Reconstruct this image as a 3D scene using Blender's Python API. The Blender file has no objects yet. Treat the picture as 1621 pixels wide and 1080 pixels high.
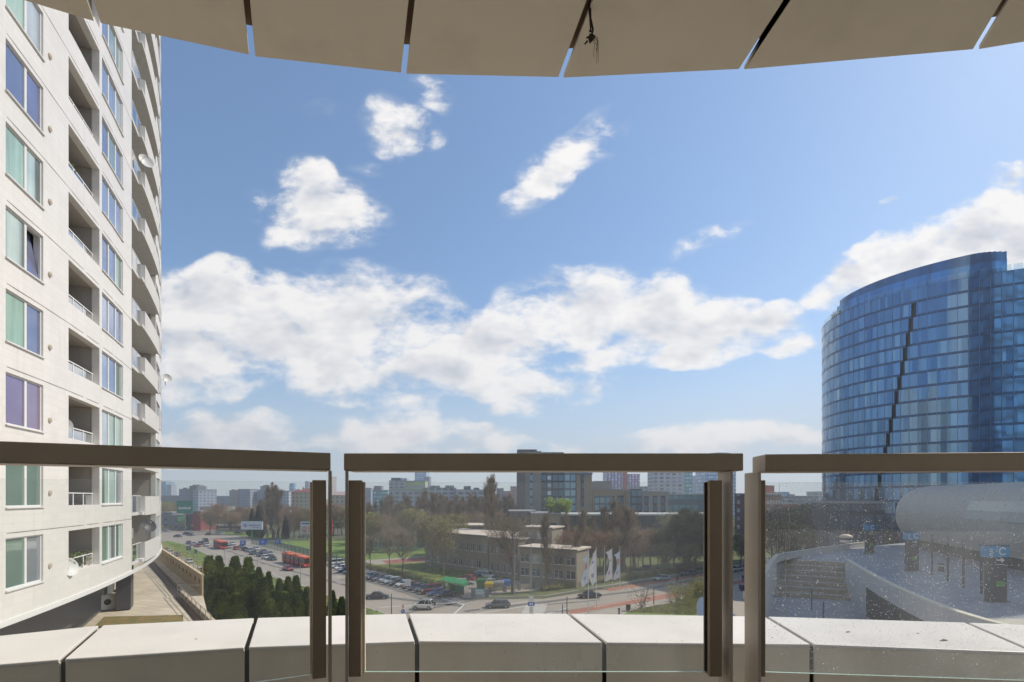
import bpy, bmesh, math, random
from mathutils import Vector, Matrix
random.seed(7)
R = math.radians
SC = bpy.context.scene
COL = SC.collection
F = 800.0          # focal length in photo pixels
CX = 810.5
HY = 788.0         # horizon row
EYE = 20.0         # eye height over the street

# ---------------------------------------------------------------- camera
cd = bpy.data.cameras.new('camera'); cam = bpy.data.objects.new('camera', cd); COL.objects.link(cam)
cam.location = (0, 0, EYE); cam.rotation_euler = (R(90), 0, 0)
cd.sensor_width = 36; cd.lens = 36 * F / 1621; cd.shift_y = (HY - 540) / 1621
cd.clip_start = 0.05; cd.clip_end = 9000
SC.camera = cam

# ---------------------------------------------------------------- light
SUN_AZ = 70.0
SUN_EL = 46.0
sd = Vector((math.sin(R(SUN_AZ)) * math.cos(R(SUN_EL)), math.cos(R(SUN_AZ)) * math.cos(R(SUN_EL)), math.sin(R(SUN_EL))))
sl = bpy.data.lights.new('sun', 'SUN'); so = bpy.data.objects.new('sun', sl); COL.objects.link(so)
sl.energy = 3.7; sl.angle = R(0.5); sl.color = (1.0, 0.91, 0.78)
so.rotation_euler = (-sd).to_track_quat('-Z', 'Y').to_euler(); so.location = (60, 60, 120)
SC.view_settings.view_transform = 'Standard'; SC.view_settings.look = 'None'
SC.view_settings.exposure = 0.22; SC.view_settings.gamma = 1.0; SC.view_settings.use_curve_mapping = False

# ---------------------------------------------------------------- node helpers
class NT:
    def __init__(s, tree): s.t = tree; s.n = tree.nodes; s.l = tree.links
    def new(s, typ, **kw):
        n = s.n.new(typ)
        for k, v in kw.items(): setattr(n, k, v)
        return n
    def put(s, sock, v):
        if isinstance(v, bpy.types.NodeSocket): s.l.new(v, sock)
        elif v is not None:
            try: sock.default_value = v
            except Exception:
                sock.default_value = tuple(v) + (1.0,)
    def math(s, op, a, b=None, c=None, clamp=False):
        n = s.new('ShaderNodeMath', operation=op, use_clamp=clamp)
        s.put(n.inputs[0], a)
        if b is not None: s.put(n.inputs[1], b)
        if c is not None: s.put(n.inputs[2], c)
        return n.outputs[0]
    def vmath(s, op, a, b=None, scale=None):
        n = s.new('ShaderNodeVectorMath', operation=op)
        s.put(n.inputs[0], a)
        if b is not None: s.put(n.inputs[1], b)
        if scale is not None: s.put(n.inputs['Scale'], scale)
        return n.outputs['Value'] if op in ('DOT_PRODUCT', 'LENGTH', 'DISTANCE') else n.outputs[0]
    def mixc(s, f, a, b, mode='MIX'):
        n = s.new('ShaderNodeMix', data_type='RGBA', blend_type=mode)
        s.put(n.inputs[0], f); s.put(n.inputs[6], a if isinstance(a, bpy.types.NodeSocket) else tuple(a)[:3] + (1,))
        s.put(n.inputs[7], b if isinstance(b, bpy.types.NodeSocket) else tuple(b)[:3] + (1,))
        return n.outputs[2]
    def ss(s, x, a, b):
        n = s.new('ShaderNodeMapRange', interpolation_type='SMOOTHSTEP')
        s.put(n.inputs[0], x); n.inputs[1].default_value = a; n.inputs[2].default_value = b
        return n.outputs[0]
    def noise(s, vec, scale, detail=4, rough=.5, dim='3D', dist=0):
        n = s.new('ShaderNodeTexNoise', noise_dimensions=dim)
        if vec is not None: s.put(n.inputs['Vector'], vec)
        n.inputs['Scale'].default_value = scale; n.inputs['Detail'].default_value = detail
        n.inputs['Roughness'].default_value = rough; n.inputs['Distortion'].default_value = dist
        return n.outputs['Fac']
    def xyz(s, v):
        n = s.new('ShaderNodeSeparateXYZ'); s.put(n.inputs[0], v); return n.outputs
    def comb(s, x, y, z):
        n = s.new('ShaderNodeCombineXYZ'); s.put(n.inputs[0], x); s.put(n.inputs[1], y); s.put(n.inputs[2], z); return n.outputs[0]

# ---------------------------------------------------------------- world: Nishita sky with clouds
W = bpy.data.worlds.new('World'); SC.world = W; W.use_nodes = True
w = NT(W.node_tree); w.n.clear()
q = w
tc = w.new('ShaderNodeTexCoord'); dirv = tc.outputs['Generated']
dx, dy, dz = w.xyz(dirv)[:3]
ay = w.math('MAXIMUM', w.math('ABSOLUTE', dy), .02)
uv0 = w.comb(w.math('DIVIDE', dx, ay), w.math('DIVIDE', dz, ay), 0)     # slopes x/y, z/y of the view direction in world space
wn = q.new('ShaderNodeTexNoise', noise_dimensions='2D'); q.put(wn.inputs['Vector'], uv0); wn.inputs['Scale'].default_value = 6; wn.inputs['Detail'].default_value = 3
uvw = q.vmath('ADD', uv0, q.vmath('SCALE', q.vmath('SUBTRACT', wn.outputs['Color'], (.5, .5, .5)), scale=.075))
# (px, py, rx, ry, angle deg (up-right positive), weight)
BL = [(622, 200, 44, 40, 0, .75), (683, 150, 22, 34, 60, .45), (680, 210, 22, 18, 0, .35), (492, 285, 48, 32, -20, .62), (520, 340, 78, 48, -12, 1.0), (470, 372, 50, 28, 0, .5),
      (404, 325, 22, 28, 0, .35), (575, 262, 26, 14, 0, .25), (905, 245, 84, 30, 38, .95), (850, 285, 60, 26, 35, .95), (1125, 378, 60, 15, 22, .5), (1070, 410, 30, 12, 20, .22), (510, 178, 40, 18, 0, .16),
      (345, 480, 150, 54, 0, 1.0), (300, 560, 120, 60, 0, 1.0), (450, 545, 180, 50, 0, 1.0), (560, 505, 140, 62, 0, 1.0), (420, 470, 110, 40, 0, .9),
      (700, 585, 130, 40, 0, .95), (600, 600, 120, 45, 0, .8), (790, 540, 110, 52, 12, 1.0), (930, 495, 110, 60, 0, 1.1), (1030, 500, 110, 52, -8, 1.1), (1130, 510, 100, 40, -6, 1.0), (1200, 505, 70, 26, 8, .8),
      (1255, 545, 44, 18, 12, .7), (1110, 560, 80, 22, 5, .7), (960, 560, 110, 30, 10, .8), (850, 615, 110, 26, 0, .8), (640, 640, 60, 22, 0, .5), (830, 645, 50, 20, 0, .5),
      (330, 690, 160, 34, 0, .9), (470, 700, 120, 24, 0, .6), (640, 694, 160, 26, 0, .8), (850, 700, 120, 16, 0, .6), (1090, 702, 160, 20, 6, .75), (1230, 694, 100, 16, 0, .6), (660, 662, 60, 10, 0, .35),
      (1350, 445, 70, 26, 20, 1.0), (1440, 405, 90, 36, 18, 1.1), (1540, 385, 90, 42, 10, 1.0), (1600, 330, 70, 34, 30, .9), (1470, 345, 60, 14, 25, .35), (1600, 280, 34, 22, 30, .6), (1400, 326, 18, 9, 0, .3), (1620, 400, 160, 70, 0, .9)]
acc = None
for (px, py, rx, ry, an, wt) in BL:
    m = q.new('ShaderNodeMapping', vector_type='TEXTURE')
    m.inputs['Location'].default_value = ((px - CX) / F, (HY - py) / F, 0)
    m.inputs['Rotation'].default_value = (0, 0, R(an)); m.inputs['Scale'].default_value = (rx * 1.55 / F, ry * 1.5 / F, 1)
    q.put(m.inputs[0], uvw)
    gr = q.new('ShaderNodeTexGradient', gradient_type='SPHERICAL'); q.put(gr.inputs[0], m.outputs[0])
    v = q.math('MULTIPLY', gr.outputs['Fac'], wt)
    acc = v if acc is None else q.math('SMOOTH_MAX', acc, v, .05)
acc = q.math('POWER', q.math('MAXIMUM', q.math('SUBTRACT', acc, .035), 0.0), .62)
def fbm(vec, det):
    return q.noise(q.vmath('MULTIPLY', vec, (.85, 1.5, 1)), 8.0, det, .62, dim='2D')
uvn = q.vmath('ADD', uv0, q.vmath('SCALE', q.vmath('SUBTRACT', wn.outputs['Color'], (.5, .5, .5)), scale=.03))
n1 = fbm(uvn, 8); n1b = fbm(q.vmath('ADD', uvn, (.020, .040, 0)), 3); n1c = fbm(uvn, 3)
n2 = q.noise(uv0, 2.6, 1, .5, dim='2D')
gate = q.ss(acc, .10, .34)
dd = q.math('ADD', acc, q.math('MULTIPLY', q.math('SUBTRACT', n1, .5), q.math('MULTIPLY_ADD', gate, 1.75, .25)))
dd = q.math('ADD', dd, q.math('MULTIPLY', q.math('SUBTRACT', n2, .5), q.math('MULTIPLY', gate, .3)))
alpha = w.math('MULTIPLY', w.ss(dd, .20, .78), w.ss(dz, -.02, .02))
veil = w.math('MULTIPLY', w.ss(acc, .08, .55), w.math('MULTIPLY', w.ss(n1c, .36, .62), .42))
alpha = w.math('MAXIMUM', w.math('POWER', alpha, .8), veil)
relief = w.math('ADD', w.math('MULTIPLY', w.math('SUBTRACT', n1c, n1b), 2.2), w.math('MULTIPLY', w.math('SUBTRACT', n1, n1c), .7))
thick = w.ss(dd, .55, 1.2)
lit = w.math('ADD', w.math('MULTIPLY_ADD', thick, -.42, .94), relief, clamp=True)
ccol = w.mixc(lit, (3.7, 3.95, 4.4), (6.9, 6.7, 6.5))
sky = w.new('ShaderNodeTexSky', sky_type='NISHITA', sun_disc=False)
sky.sun_elevation = R(SUN_EL); sky.sun_rotation = R(SUN_AZ); sky.altitude = 150
sky.air_density = 1.0; sky.dust_density = .8; sky.ozone_density = 3.0
# soft shoulder so that the glare round the sun stays in range, then thin pale haze low over the horizon
sk = sky.outputs[0]
lum = w.vmath('DOT_PRODUCT', sk, (.3, .5, .2))
sk = w.vmath('SCALE', sk, scale=w.math('DIVIDE', 1.16, w.math('ADD', 1.0, w.math('MULTIPLY', lum, .045))))
sk = w.vmath('MULTIPLY', sk, (.88, 1.01, 1.05))
sk = w.mixc(w.math('MULTIPLY', w.ss(lum, 2.6, 9.0), .62), sk, (5.0, 5.35, 6.0))
sk = w.mixc(w.math('MULTIPLY_ADD', w.ss(w.math('ABSOLUTE', dz), .30, -.02), .70, .04), sk, (4.6, 4.95, 5.3))
final = w.mixc(w.math('MULTIPLY', alpha, .96), sk, ccol)
bg = w.new('ShaderNodeBackground'); w.put(bg.inputs[0], final); bg.inputs[1].default_value = 0.128
wo = w.new('ShaderNodeOutputWorld'); w.put(wo.inputs[0], bg.outputs[0])

# ---------------------------------------------------------------- placing helpers
def G(px, py, z=0.0):
    """Point at height z that the photo shows at pixel (px, py)."""
    Y = F * (EYE - z) / (py - HY)
    return Vector(((px - CX) / F * Y, Y, z))
def X_at(px, Y): return (px - CX) / F * Y
def Z_at(py, Y): return EYE - (py - HY) / F * Y

# ---------------------------------------------------------------- materials
MATS = {}
def mat(name, col, rough=.7, metal=0.0, var=.12, scale=1.5, col2=None, bump=0.0, bscale=None, attr=False, objcol=False, spec=.5, streak=0.0, trans=0.0, detail=5):
    if name in MATS: return MATS[name]
    m = bpy.data.materials.new(name); m.use_nodes = True; t = NT(m.node_tree)
    b = t.n['Principled BSDF']
    geo = t.new('ShaderNodeNewGeometry'); pos = geo.outputs['Position']
    n = t.noise(pos, scale, detail, .6)
    if attr: base = t.new('ShaderNodeAttribute', attribute_name='Col').outputs['Color']
    elif objcol: base = t.new('ShaderNodeObjectInfo').outputs['Color']
    else: base = None
    if col2 is not None: c = t.mixc(t.ss(n, .35, .65), col, col2)
    else:
        f = t.math('MULTIPLY_ADD', n, 2 * var, 1 - var)
        c = t.vmath('SCALE', base if base is not None else tuple(col), scale=f)
    if streak:
        sv = t.vmath('MULTIPLY', pos, (3.5, 3.5, .25))
        sn = t.noise(sv, 1.0, 4, .6)
        c = t.vmath('SCALE', c, scale=t.math('MULTIPLY_ADD', t.ss(sn, .45, .75), -streak, 1.0))
    t.put(b.inputs['Base Color'], c)
    t.put(b.inputs['Roughness'], t.math('MULTIPLY_ADD', n, .2, rough - .1, clamp=True))
    b.inputs['Metallic'].default_value = metal; b.inputs['Specular IOR Level'].default_value = spec
    if trans: b.inputs['Transmission Weight'].default_value = trans
    if bump:
        bp = t.new('ShaderNodeBump'); bp.inputs['Strength'].default_value = bump; bp.inputs['Distance'].default_value = .05
        t.put(bp.inputs['Height'], t.noise(pos, bscale or scale * 6, 3, .6)); t.put(b.inputs['Normal'], bp.outputs[0])
    MATS[name] = m; return m

def winmat(name, wall, win, bw, bh, wf=.6, hf=.5, zoff=0.0, rough=.7, win2=None, band=None, glass_rough=.12):
    """Rendered wall with a regular grid of small far-off windows (surface pattern of distant blocks)."""
    if name in MATS: return MATS[name]
    m = bpy.data.materials.new(name); m.use_nodes = True; t = NT(m.node_tree); b = t.n['Principled BSDF']
    geo = t.new('ShaderNodeNewGeometry'); P = t.xyz(geo.outputs['Position']); N = t.xyz(geo.outputs['True Normal'])
    u = t.math('SUBTRACT', t.math('MULTIPLY', P[1], N[0]), t.math('MULTIPLY', P[0], N[1]))
    us = t.math('DIVIDE', u, bw); zs = t.math('DIVIDE', t.math('SUBTRACT', P[2], zoff), bh)
    fu = t.math('FRACT', us); fz = t.math('FRACT', zs)
    a = t.math('LESS_THAN', t.math('ABSOLUTE', t.math('SUBTRACT', fu, .5)), wf / 2)
    c = t.math('LESS_THAN', t.math('ABSOLUTE', t.math('SUBTRACT', fz, .5)), hf / 2)
    side = t.math('LESS_THAN', t.math('ABSOLUTE', N[2]), .5)
    mask = t.math('MULTIPLY', t.math('MULTIPLY', a, c), side)
    cell = t.comb(t.math('FLOOR', us), t.math('FLOOR', zs), 3.3)
    wnz = t.new('ShaderNodeTexWhiteNoise'); t.put(wnz.inputs['Vector'], cell)
    wc = t.mixc(wnz.outputs['Value'], win, win2 or tuple(min(1, x * 2.2) for x in win))
    nz = t.noise(geo.outputs['Position'], .25, 4, .6)
    wl = t.vmath('SCALE', tuple(wall), scale=t.math('MULTIPLY_ADD', nz, .35, .82))
    if band is not None:
        wl = t.mixc(t.math('LESS_THAN', fz, .16), wl, band)
    t.put(b.inputs['Base Color'], t.mixc(mask, wl, wc))
    t.put(b.inputs['Roughness'], t.math('MULTIPLY_ADD', mask, glass_rough - rough, rough))
    MATS[name] = m; return m

# ---------------------------------------------------------------- mesh builder
class MB:
    def __init__(s): s.v = []; s.f = []; s.mi = []; s.c = []; s.cur = 0; s.col = None; s.sm = False; s.smf = []
    def face(s, idx, col=None):
        s.f.append(tuple(idx)); s.mi.append(s.cur); s.c.append(col or s.col); s.smf.append(s.sm)
    def quad(s, a, b, c, d, col=None):
        k = len(s.v); s.v += [Vector(a), Vector(b), Vector(c), Vector(d)]; s.face((k, k+1, k+2, k+3), col); return s
    def tri(s, a, b, c, col=None):
        k = len(s.v); s.v += [Vector(a), Vector(b), Vector(c)]; s.face((k, k+1, k+2), col); return s
    def hexa(s, p, col=None):
        """p: 4 bottom corners ccw then 4 top corners"""
        k = len(s.v); s.v += [Vector(x) for x in p]
        for a in ((0, 3, 2, 1), (4, 5, 6, 7), (0, 1, 5, 4), (1, 2, 6, 5), (2, 3, 7, 6), (3, 0, 4, 7)): s.face([k + i for i in a], col)
        return s
    def box(s, x0, y0, z0, x1, y1, z1, col=None):
        return s.hexa([(x0, y0, z0), (x1, y0, z0), (x1, y1, z0), (x0, y1, z0), (x0, y0, z1), (x1, y0, z1), (x1, y1, z1), (x0, y1, z1)], col)
    def obox(s, c, u, hw, hd, z0, z1, col=None):
        """box centred at c (xy), long axis along u, half width hw along u, half depth hd across"""
        u = Vector((u[0], u[1], 0)).normalized(); n = Vector((-u.y, u.x, 0)); c = Vector((c[0], c[1], 0))
        a = [c - u*hw - n*hd, c + u*hw - n*hd, c + u*hw + n*hd, c - u*hw + n*hd]
        return s.hexa([(p.x, p.y, z0) for p in a] + [(p.x, p.y, z1) for p in a], col)
    def prism(s, poly, z0, z1, col=None):
        """vertical prism on a plan polygon (z0/z1 may be lists)"""
        n = len(poly); k = len(s.v)
        A = sum(poly[i][0]*poly[(i+1) % n][1] - poly[(i+1) % n][0]*poly[i][1] for i in range(n))
        if A < 0: poly = poly[::-1]; z0 = z0[::-1] if isinstance(z0, list) else z0; z1 = z1[::-1] if isinstance(z1, list) else z1
        Z0 = z0 if isinstance(z0, list) else [z0]*n; Z1 = z1 if isinstance(z1, list) else [z1]*n
        s.v += [Vector((p[0], p[1], Z0[i])) for i, p in enumerate(poly)] + [Vector((p[0], p[1], Z1[i])) for i, p in enumerate(poly)]
        s.face([k + i for i in range(n)][::-1], col); s.face([k + n + i for i in range(n)], col)
        for i in range(n):
            j = (i + 1) % n; s.face((k + i, k + j, k + n + j, k + n + i), col)
        return s
    def tube(s, p0, p1, r0, r1=None, n=6, col=None, cap=True):
        r1 = r0 if r1 is None else r1
        p0, p1 = Vector(p0), Vector(p1); d = (p1 - p0).normalized()
        a = d.orthogonal().normalized(); b = d.cross(a); k = len(s.v)
        for p, r in ((p0, r0), (p1, r1)):
            for i in range(n):
                t = 2*math.pi*i/n; s.v.append(p + a*(r*math.cos(t)) + b*(r*math.sin(t)))
        for i in range(n):
            j = (i + 1) % n; s.face((k + i, k + j, k + n + j, k + n + i), col)
        if cap: s.face([k + i for i in range(n)][::-1], col); s.face([k + n + i for i in range(n)], col)
        return s
    def lathe(s, c, prof, n=12, axis='z', col=None):
        """prof: list of (r, h)"""
        k = len(s.v); c = Vector(c)
        for r, h in prof:
            for i in range(n):
                t = 2*math.pi*i/n; x, y = r*math.cos(t), r*math.sin(t)
                s.v.append(c + (Vector((x, y, h)) if axis == 'z' else Vector((x, h, y)) if axis == 'y' else Vector((h, x, y))))
        for a in range(len(prof) - 1):
            for i in range(n):
                j = (i + 1) % n; s.face((k + a*n + i, k + a*n + j, k + (a+1)*n + j, k + (a+1)*n + i), col)
        return s
    def build(s, name, m, parent=None, org=None, smooth=False, bevel=0):
        me = bpy.data.meshes.new(name)
        o = Vector(org) if org is not None else (parent.location if parent is not None else Vector((0, 0, 0)))
        me.from_pydata([tuple(v - o) for v in s.v], [], s.f)
        ms = m if isinstance(m, (list, tuple)) else [m]
        for x in ms: me.materials.append(x)
        if any(s.mi): me.polygons.foreach_set('material_index', s.mi)
        if any(c is not None for c in s.c):
            ca = me.color_attributes.new('Col', 'FLOAT_COLOR', 'CORNER'); buf = []
            for p, c in zip(s.f, s.c): buf += (list((c or (.5, .5, .5))[:3]) + [1.0]) * len(p)
            ca.data.foreach_set('color', buf)
        if smooth: me.polygons.foreach_set('use_smooth', [True]*len(s.f))
        elif any(s.smf): me.polygons.foreach_set('use_smooth', s.smf)
        me.update()
        ob = bpy.data.objects.new(name, me); COL.objects.link(ob)
        if parent is not None: ob.parent = parent
        else: ob.location = o
        if bevel:
            bv = ob.modifiers.new('bevel', 'BEVEL'); bv.width = bevel; bv.segments = 2; bv.limit_method = 'ANGLE'
        return ob
def tag(o, label=None, cat=None, group=None, kind=None):
    if label: o['label'] = label
    if cat: o['category'] = cat
    if group: o['group'] = group
    if kind: o['kind'] = kind
    return o
def thing(name, label, cat, loc=(0, 0, 0), group=None, rz=0):
    o = bpy.data.objects.new(name, None); COL.objects.link(o); o.location = loc; o.rotation_euler = (0, 0, rz); o.empty_display_size = .3
    return tag(o, label, cat, group)
def struct(name, mb, m, label=None, **k):
    o = mb.build(name, m, **k); o['kind'] = 'structure'
    if label: o['label'] = label
    return o
def kids(o): return [c for c in KID.get(o.name, ())]
KID = {}
def proto_done(root):
    """remember the tree of a prototype once, so that copies need no scene scan"""
    for o in [root] + list(root.children_recursive): KID[o.name] = list(o.children)
def dup(o, parent=None, color=None):
    c = o.copy(); COL.objects.link(c)
    if parent is not None: c.parent = parent
    if color is not None: c.color = color
    for k in KID.get(o.name, ()): dup(k, c, color)
    return c
_used = set()
def place(proto, loc, rz, label, cat=None, group=None, scale=1.0, color=None):
    """first call uses the prototype itself, later calls copy it"""
    if proto.name not in _used:
        _used.add(proto.name); o = proto
        if color is not None:
            for k in [o] + list(o.children_recursive): k.color = color
    else: o = dup(proto, None, color)
    o.location = loc; o.rotation_euler = (0, 0, rz)
    o.scale = scale if isinstance(scale, (tuple, list)) else (scale,)*3
    o['label'] = label
    if cat: o['category'] = cat
    if group: o['group'] = group
    return o
# ================================================================ OUR BALCONY
M_brown = mat('brown_powder_coat', (.31, .235, .16), .45, .25, .12, 6, streak=.15)
M_rail = mat('rail_powder_coat', (.37, .30, .215), .42, .2, .16, 5, streak=.12)
M_post = mat('post_powder_coat', (.44, .39, .32), .4, .2, .10, 5)
M_coping = mat('white_coping_sheet', (.75, .71, .675), .42, 0, .11, 2.2, spec=.4, streak=.10)
M_cladin = mat('parapet_inner_sheet', (.86, .77, .62), .24, .10, .09, 2.5, streak=.10)
M_soffit = mat('soffit_panel', (.46, .425, .355), .6, 0, .14, .7, streak=.10)
M_dark = mat('dark_gap', (.035, .028, .022), .8)
M_rust = mat('rusty_joist', (.12, .07, .04), .75, 0, .4, 9)
M_screw = mat('brass_screw', (.50, .36, .20), .3, .9)
M_rub = mat('rubber_seal', (.03, .03, .028), .8)
def glassmat(name, dust, speck, tint=(.96, .985, .975)):
    m = bpy.data.materials.new(name); m.use_nodes = True; t = NT(m.node_tree); t.n.clear()
    geo = t.new('ShaderNodeNewGeometry'); pos = geo.outputs['Position']
    tr = t.new('ShaderNodeBsdfTransparent'); tr.inputs[0].default_value = tint + (1,)
    gl = t.new('ShaderNodeBsdfGlossy'); gl.inputs['Roughness'].default_value = .02; gl.inputs[0].default_value = (1, 1, 1, 1)
    fr = t.new('ShaderNodeFresnel'); fr.inputs[0].default_value = 1.42
    mx = t.new('ShaderNodeMixShader'); t.put(mx.inputs[0], t.math('MULTIPLY', fr.outputs[0], .75)); t.put(mx.inputs[1], tr.outputs[0]); t.put(mx.inputs[2], gl.outputs[0])
    df = t.new('ShaderNodeBsdfDiffuse'); df.inputs[0].default_value = (.86, .86, .83, 1)
    tl = t.new('ShaderNodeBsdfTranslucent'); tl.inputs[0].default_value = (.90, .89, .86, 1)
    ad = t.new('ShaderNodeMixShader'); ad.inputs[0].default_value = .6; t.put(ad.inputs[1], df.outputs[0]); t.put(ad.inputs[2], tl.outputs[0])
    sm = t.ss(t.noise(t.vmath('MULTIPLY', pos, (1, 1, .4)), 3.0, 6, .65), .3, .75)
    f = t.math('MULTIPLY_ADD', sm, dust, dust * .35)
    if speck:
        vo = t.new('ShaderNodeTexVoronoi', feature='F1'); t.put(vo.inputs['Vector'], pos); vo.inputs['Scale'].default_value = 190
        wn = t.new('ShaderNodeTexWhiteNoise'); t.put(wn.inputs['Vector'], vo.outputs['Position'])
        dot = t.math('MULTIPLY', t.math('LESS_THAN', vo.outputs['Distance'], .24), t.math('GREATER_THAN', wn.outputs['Value'], .60))
        f = t.math('ADD', f, t.math('MULTIPLY', dot, speck))
        vo = t.new('ShaderNodeTexVoronoi', feature='F1'); t.put(vo.inputs['Vector'], pos); vo.inputs['Scale'].default_value = 60
        wn = t.new('ShaderNodeTexWhiteNoise'); t.put(wn.inputs['Vector'], vo.outputs['Position'])
        dot = t.math('MULTIPLY', t.math('LESS_THAN', vo.outputs['Distance'], t.math('MULTIPLY', wn.outputs['Value'], .14)), t.math('GREATER_THAN', wn.outputs['Value'], .55))
        f = t.math('ADD', f, t.math('MULTIPLY', dot, speck * 2.2), clamp=True)
    m2 = t.new('ShaderNodeMixShader'); t.put(m2.inputs[0], f); t.put(m2.inputs[1], mx.outputs[0]); t.put(m2.inputs[2], ad.outputs[0])
    o = t.new('ShaderNodeOutputMaterial'); t.put(o.inputs[0], m2.outputs[0]); MATS[name] = m; return m
M_glassL = glassmat('dusty_glass', .09, .03)
M_glassC = glassmat('hazy_glass', .10, .08)
M_glassR = glassmat('spotted_glass', .20, .6, (.93, .97, .98))
M_drip = mat('dried_drip', (.55, .54, .48), .8)
M_gedge = mat('glass_edge', (.30, .42, .34), .25)
FLOOR = EYE - 1.15
def bal(px, py, h):     # point at height h below (+) / above (-) the eye
    Y = h * F / (py - HY); return Vector(((px - CX) / F * Y, Y, EYE - h))
# --- railing panels: rail p0 -> p1
def railing(name_label, p0, p1, t0, t1, pl_in, gm, zr, dirL, dirR, glass_dy=.03):
    """p0,p1: rail ends (front face, xy); zr: rail top above eye; pl_in: insets of post and clamp at both ends"""
    p0 = Vector((p0[0], p0[1], 0)); p1 = Vector((p1[0], p1[1], 0)); u = (p1 - p0).normalized(); n = Vector((-u.y, u.x, 0))
    root = thing('balcony_railing', name_label, 'railing', (p0.x, p0.y, FLOOR), 'railing panels of the balcony')
    m = MB(); a, b = p0, p1
    c = [a, b, b + n*.105, a + n*.105]
    z1 = EYE + zr; z0 = z1 - .052
    m.hexa([(v.x, v.y, z0) for v in c] + [(v.x, v.y, z1) for v in c]); m.build('top_rail', M_rail, root, bevel=.003)
    for end, (pp, sgn, dr) in enumerate(((p0, 1, dirL), (p1, -1, dirR))):
        ins, cl0, cl1 = pl_in[end]
        if ins is None: continue
        dr = Vector((dr[0], dr[1], 0)).normalized(); e = Vector((dr.y, -dr.x, 0))
        q0 = pp + u*sgn*ins
        m = MB(); w_ = .009
        c = [q0, q0 + e*w_, q0 + e*w_ + dr*.085, q0 + dr*.085]
        m.hexa([(v.x, v.y, FLOOR) for v in c] + [(v.x, v.y, z0 - .0005) for v in c]); m.build('post', M_post, root, bevel=.0015)
        m = MB(); c0 = pp + u*sgn*cl0 + n*.008; c1 = pp + u*sgn*cl1 + n*.008
        if sgn < 0: c0, c1 = c1, c0
        c = [c0, c1, c1 + n*.02, c0 + n*.02]; zt = EYE + .052; zb = EYE - .535
        m.hexa([(v.x, v.y, zb) for v in c] + [(v.x, v.y, zt) for v in c]); cp = m.build('clamp_plate', M_brown, root, bevel=.002)
        m = MB(); c = [v + n*.032 for v in (c0, c1, c1, c0)]; c[2] += n*.018; c[3] += n*.018
        m.hexa([(v.x, v.y, zb) for v in c] + [(v.x, v.y, zt - .004) for v in c]); m.build('clamp_plate', M_brown, root, bevel=.002)
        for zz in (EYE + .015, EYE - .235, EYE - .49):
            cc = (c0 + c1) / 2; s_ = MB(); s_.cur = 0
            d = -n
            s_.tube(cc + Vector((0, 0, zz)), cc + d*.004 + Vector((0, 0, zz)), .0065, .0055, 12)
            s_.tube(cc + d*.0041 + Vector((0, 0, zz)), cc + d*.0046 + Vector((0, 0, zz)), .0025, .0025, 8)
            s_.build('screw', M_screw, cp)
        m = MB(); gx = (c1 if sgn > 0 else c0); gy = gx + u*sgn*.006
        c = sorted([gx, gy], key=lambda v: v.x); c = [c[0] + n*.021, c[1] + n*.021, c[1] + n*.029, c[0] + n*.029]
        m.hexa([(v.x, v.y, zb + .01) for v in c] + [(v.x, v.y, zt - .006) for v in c]); m.build('gasket', M_rub if (sgn < 0 and gm is M_glassC) else M_cladin, root)
    g0 = p0 + u*((pl_in[0][1] or 0) + .012) + n*.0305; g1 = p1 - u*((pl_in[1][1] or 0) + .012) + n*.0305
    zt, zb = EYE + .046, EYE - .528
    m = MB(); m.cur = 0
    c = [g0, g1, g1 + n*.0085, g0 + n*.0085]
    B = [Vector((v.x, v.y, zb)) for v in c]; T = [Vector((v.x, v.y, zt)) for v in c]
    m.quad(B[0], B[1], T[1], T[0])                         # inner face
    m.cur = 1; m.quad(T[0], T[1], T[2], T[3]); m.quad(B[3], B[2], B[1], B[0])
    m.build('glass_pane', [gm, M_gedge], root)
    if gm is M_glassR:
        for xx, za, zb_, sd_ in ((1244, 838, 976, 1), (1231, 818, 880, 2), (1250, 812, 870, 3)):
            rr = random.Random(sd_); m = MB(); pv = None; Yg = 1.52
            for k in range(16):
                py = za + (zb_ - za)*k/15; p = Vector(((xx - CX)/F*Yg + rr.uniform(-.0016, .0016), Yg, EYE - (py - HY)/F*Yg))
                if pv is not None: m.tube(pv, p, .0009, .0009, 4, cap=False)
                pv = p
            m.build('drip_mark', M_drip, root)
    return root
railing('clear glass balcony railing with brown top rail in front of the white apartment tower', (-1.62, .99), (-.538, 1.5), 0, 0,
        [(None, .0, .0), (.006, .012, .050)], M_glassL, .133, (-.45, .9), (-.36, .933))
railing('middle glass balcony railing with brown top rail before the school and car park', (-.500, 1.5), (.6875, 1.5), 0, 0,
        [(.005, .012, .049), (.040, .060, .098)], M_glassC, .132, (-.30, .95), (-.03, 1.0))
railing('water spotted glass balcony railing in front of the plaza and the blue glass tower', (.752, 1.5), (1.95, 1.38), 0, 0,
        [(-.020, -.018, .004), (None, .0, .0)], M_glassR, .129, (-.03, 1), (.3, .95))
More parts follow.
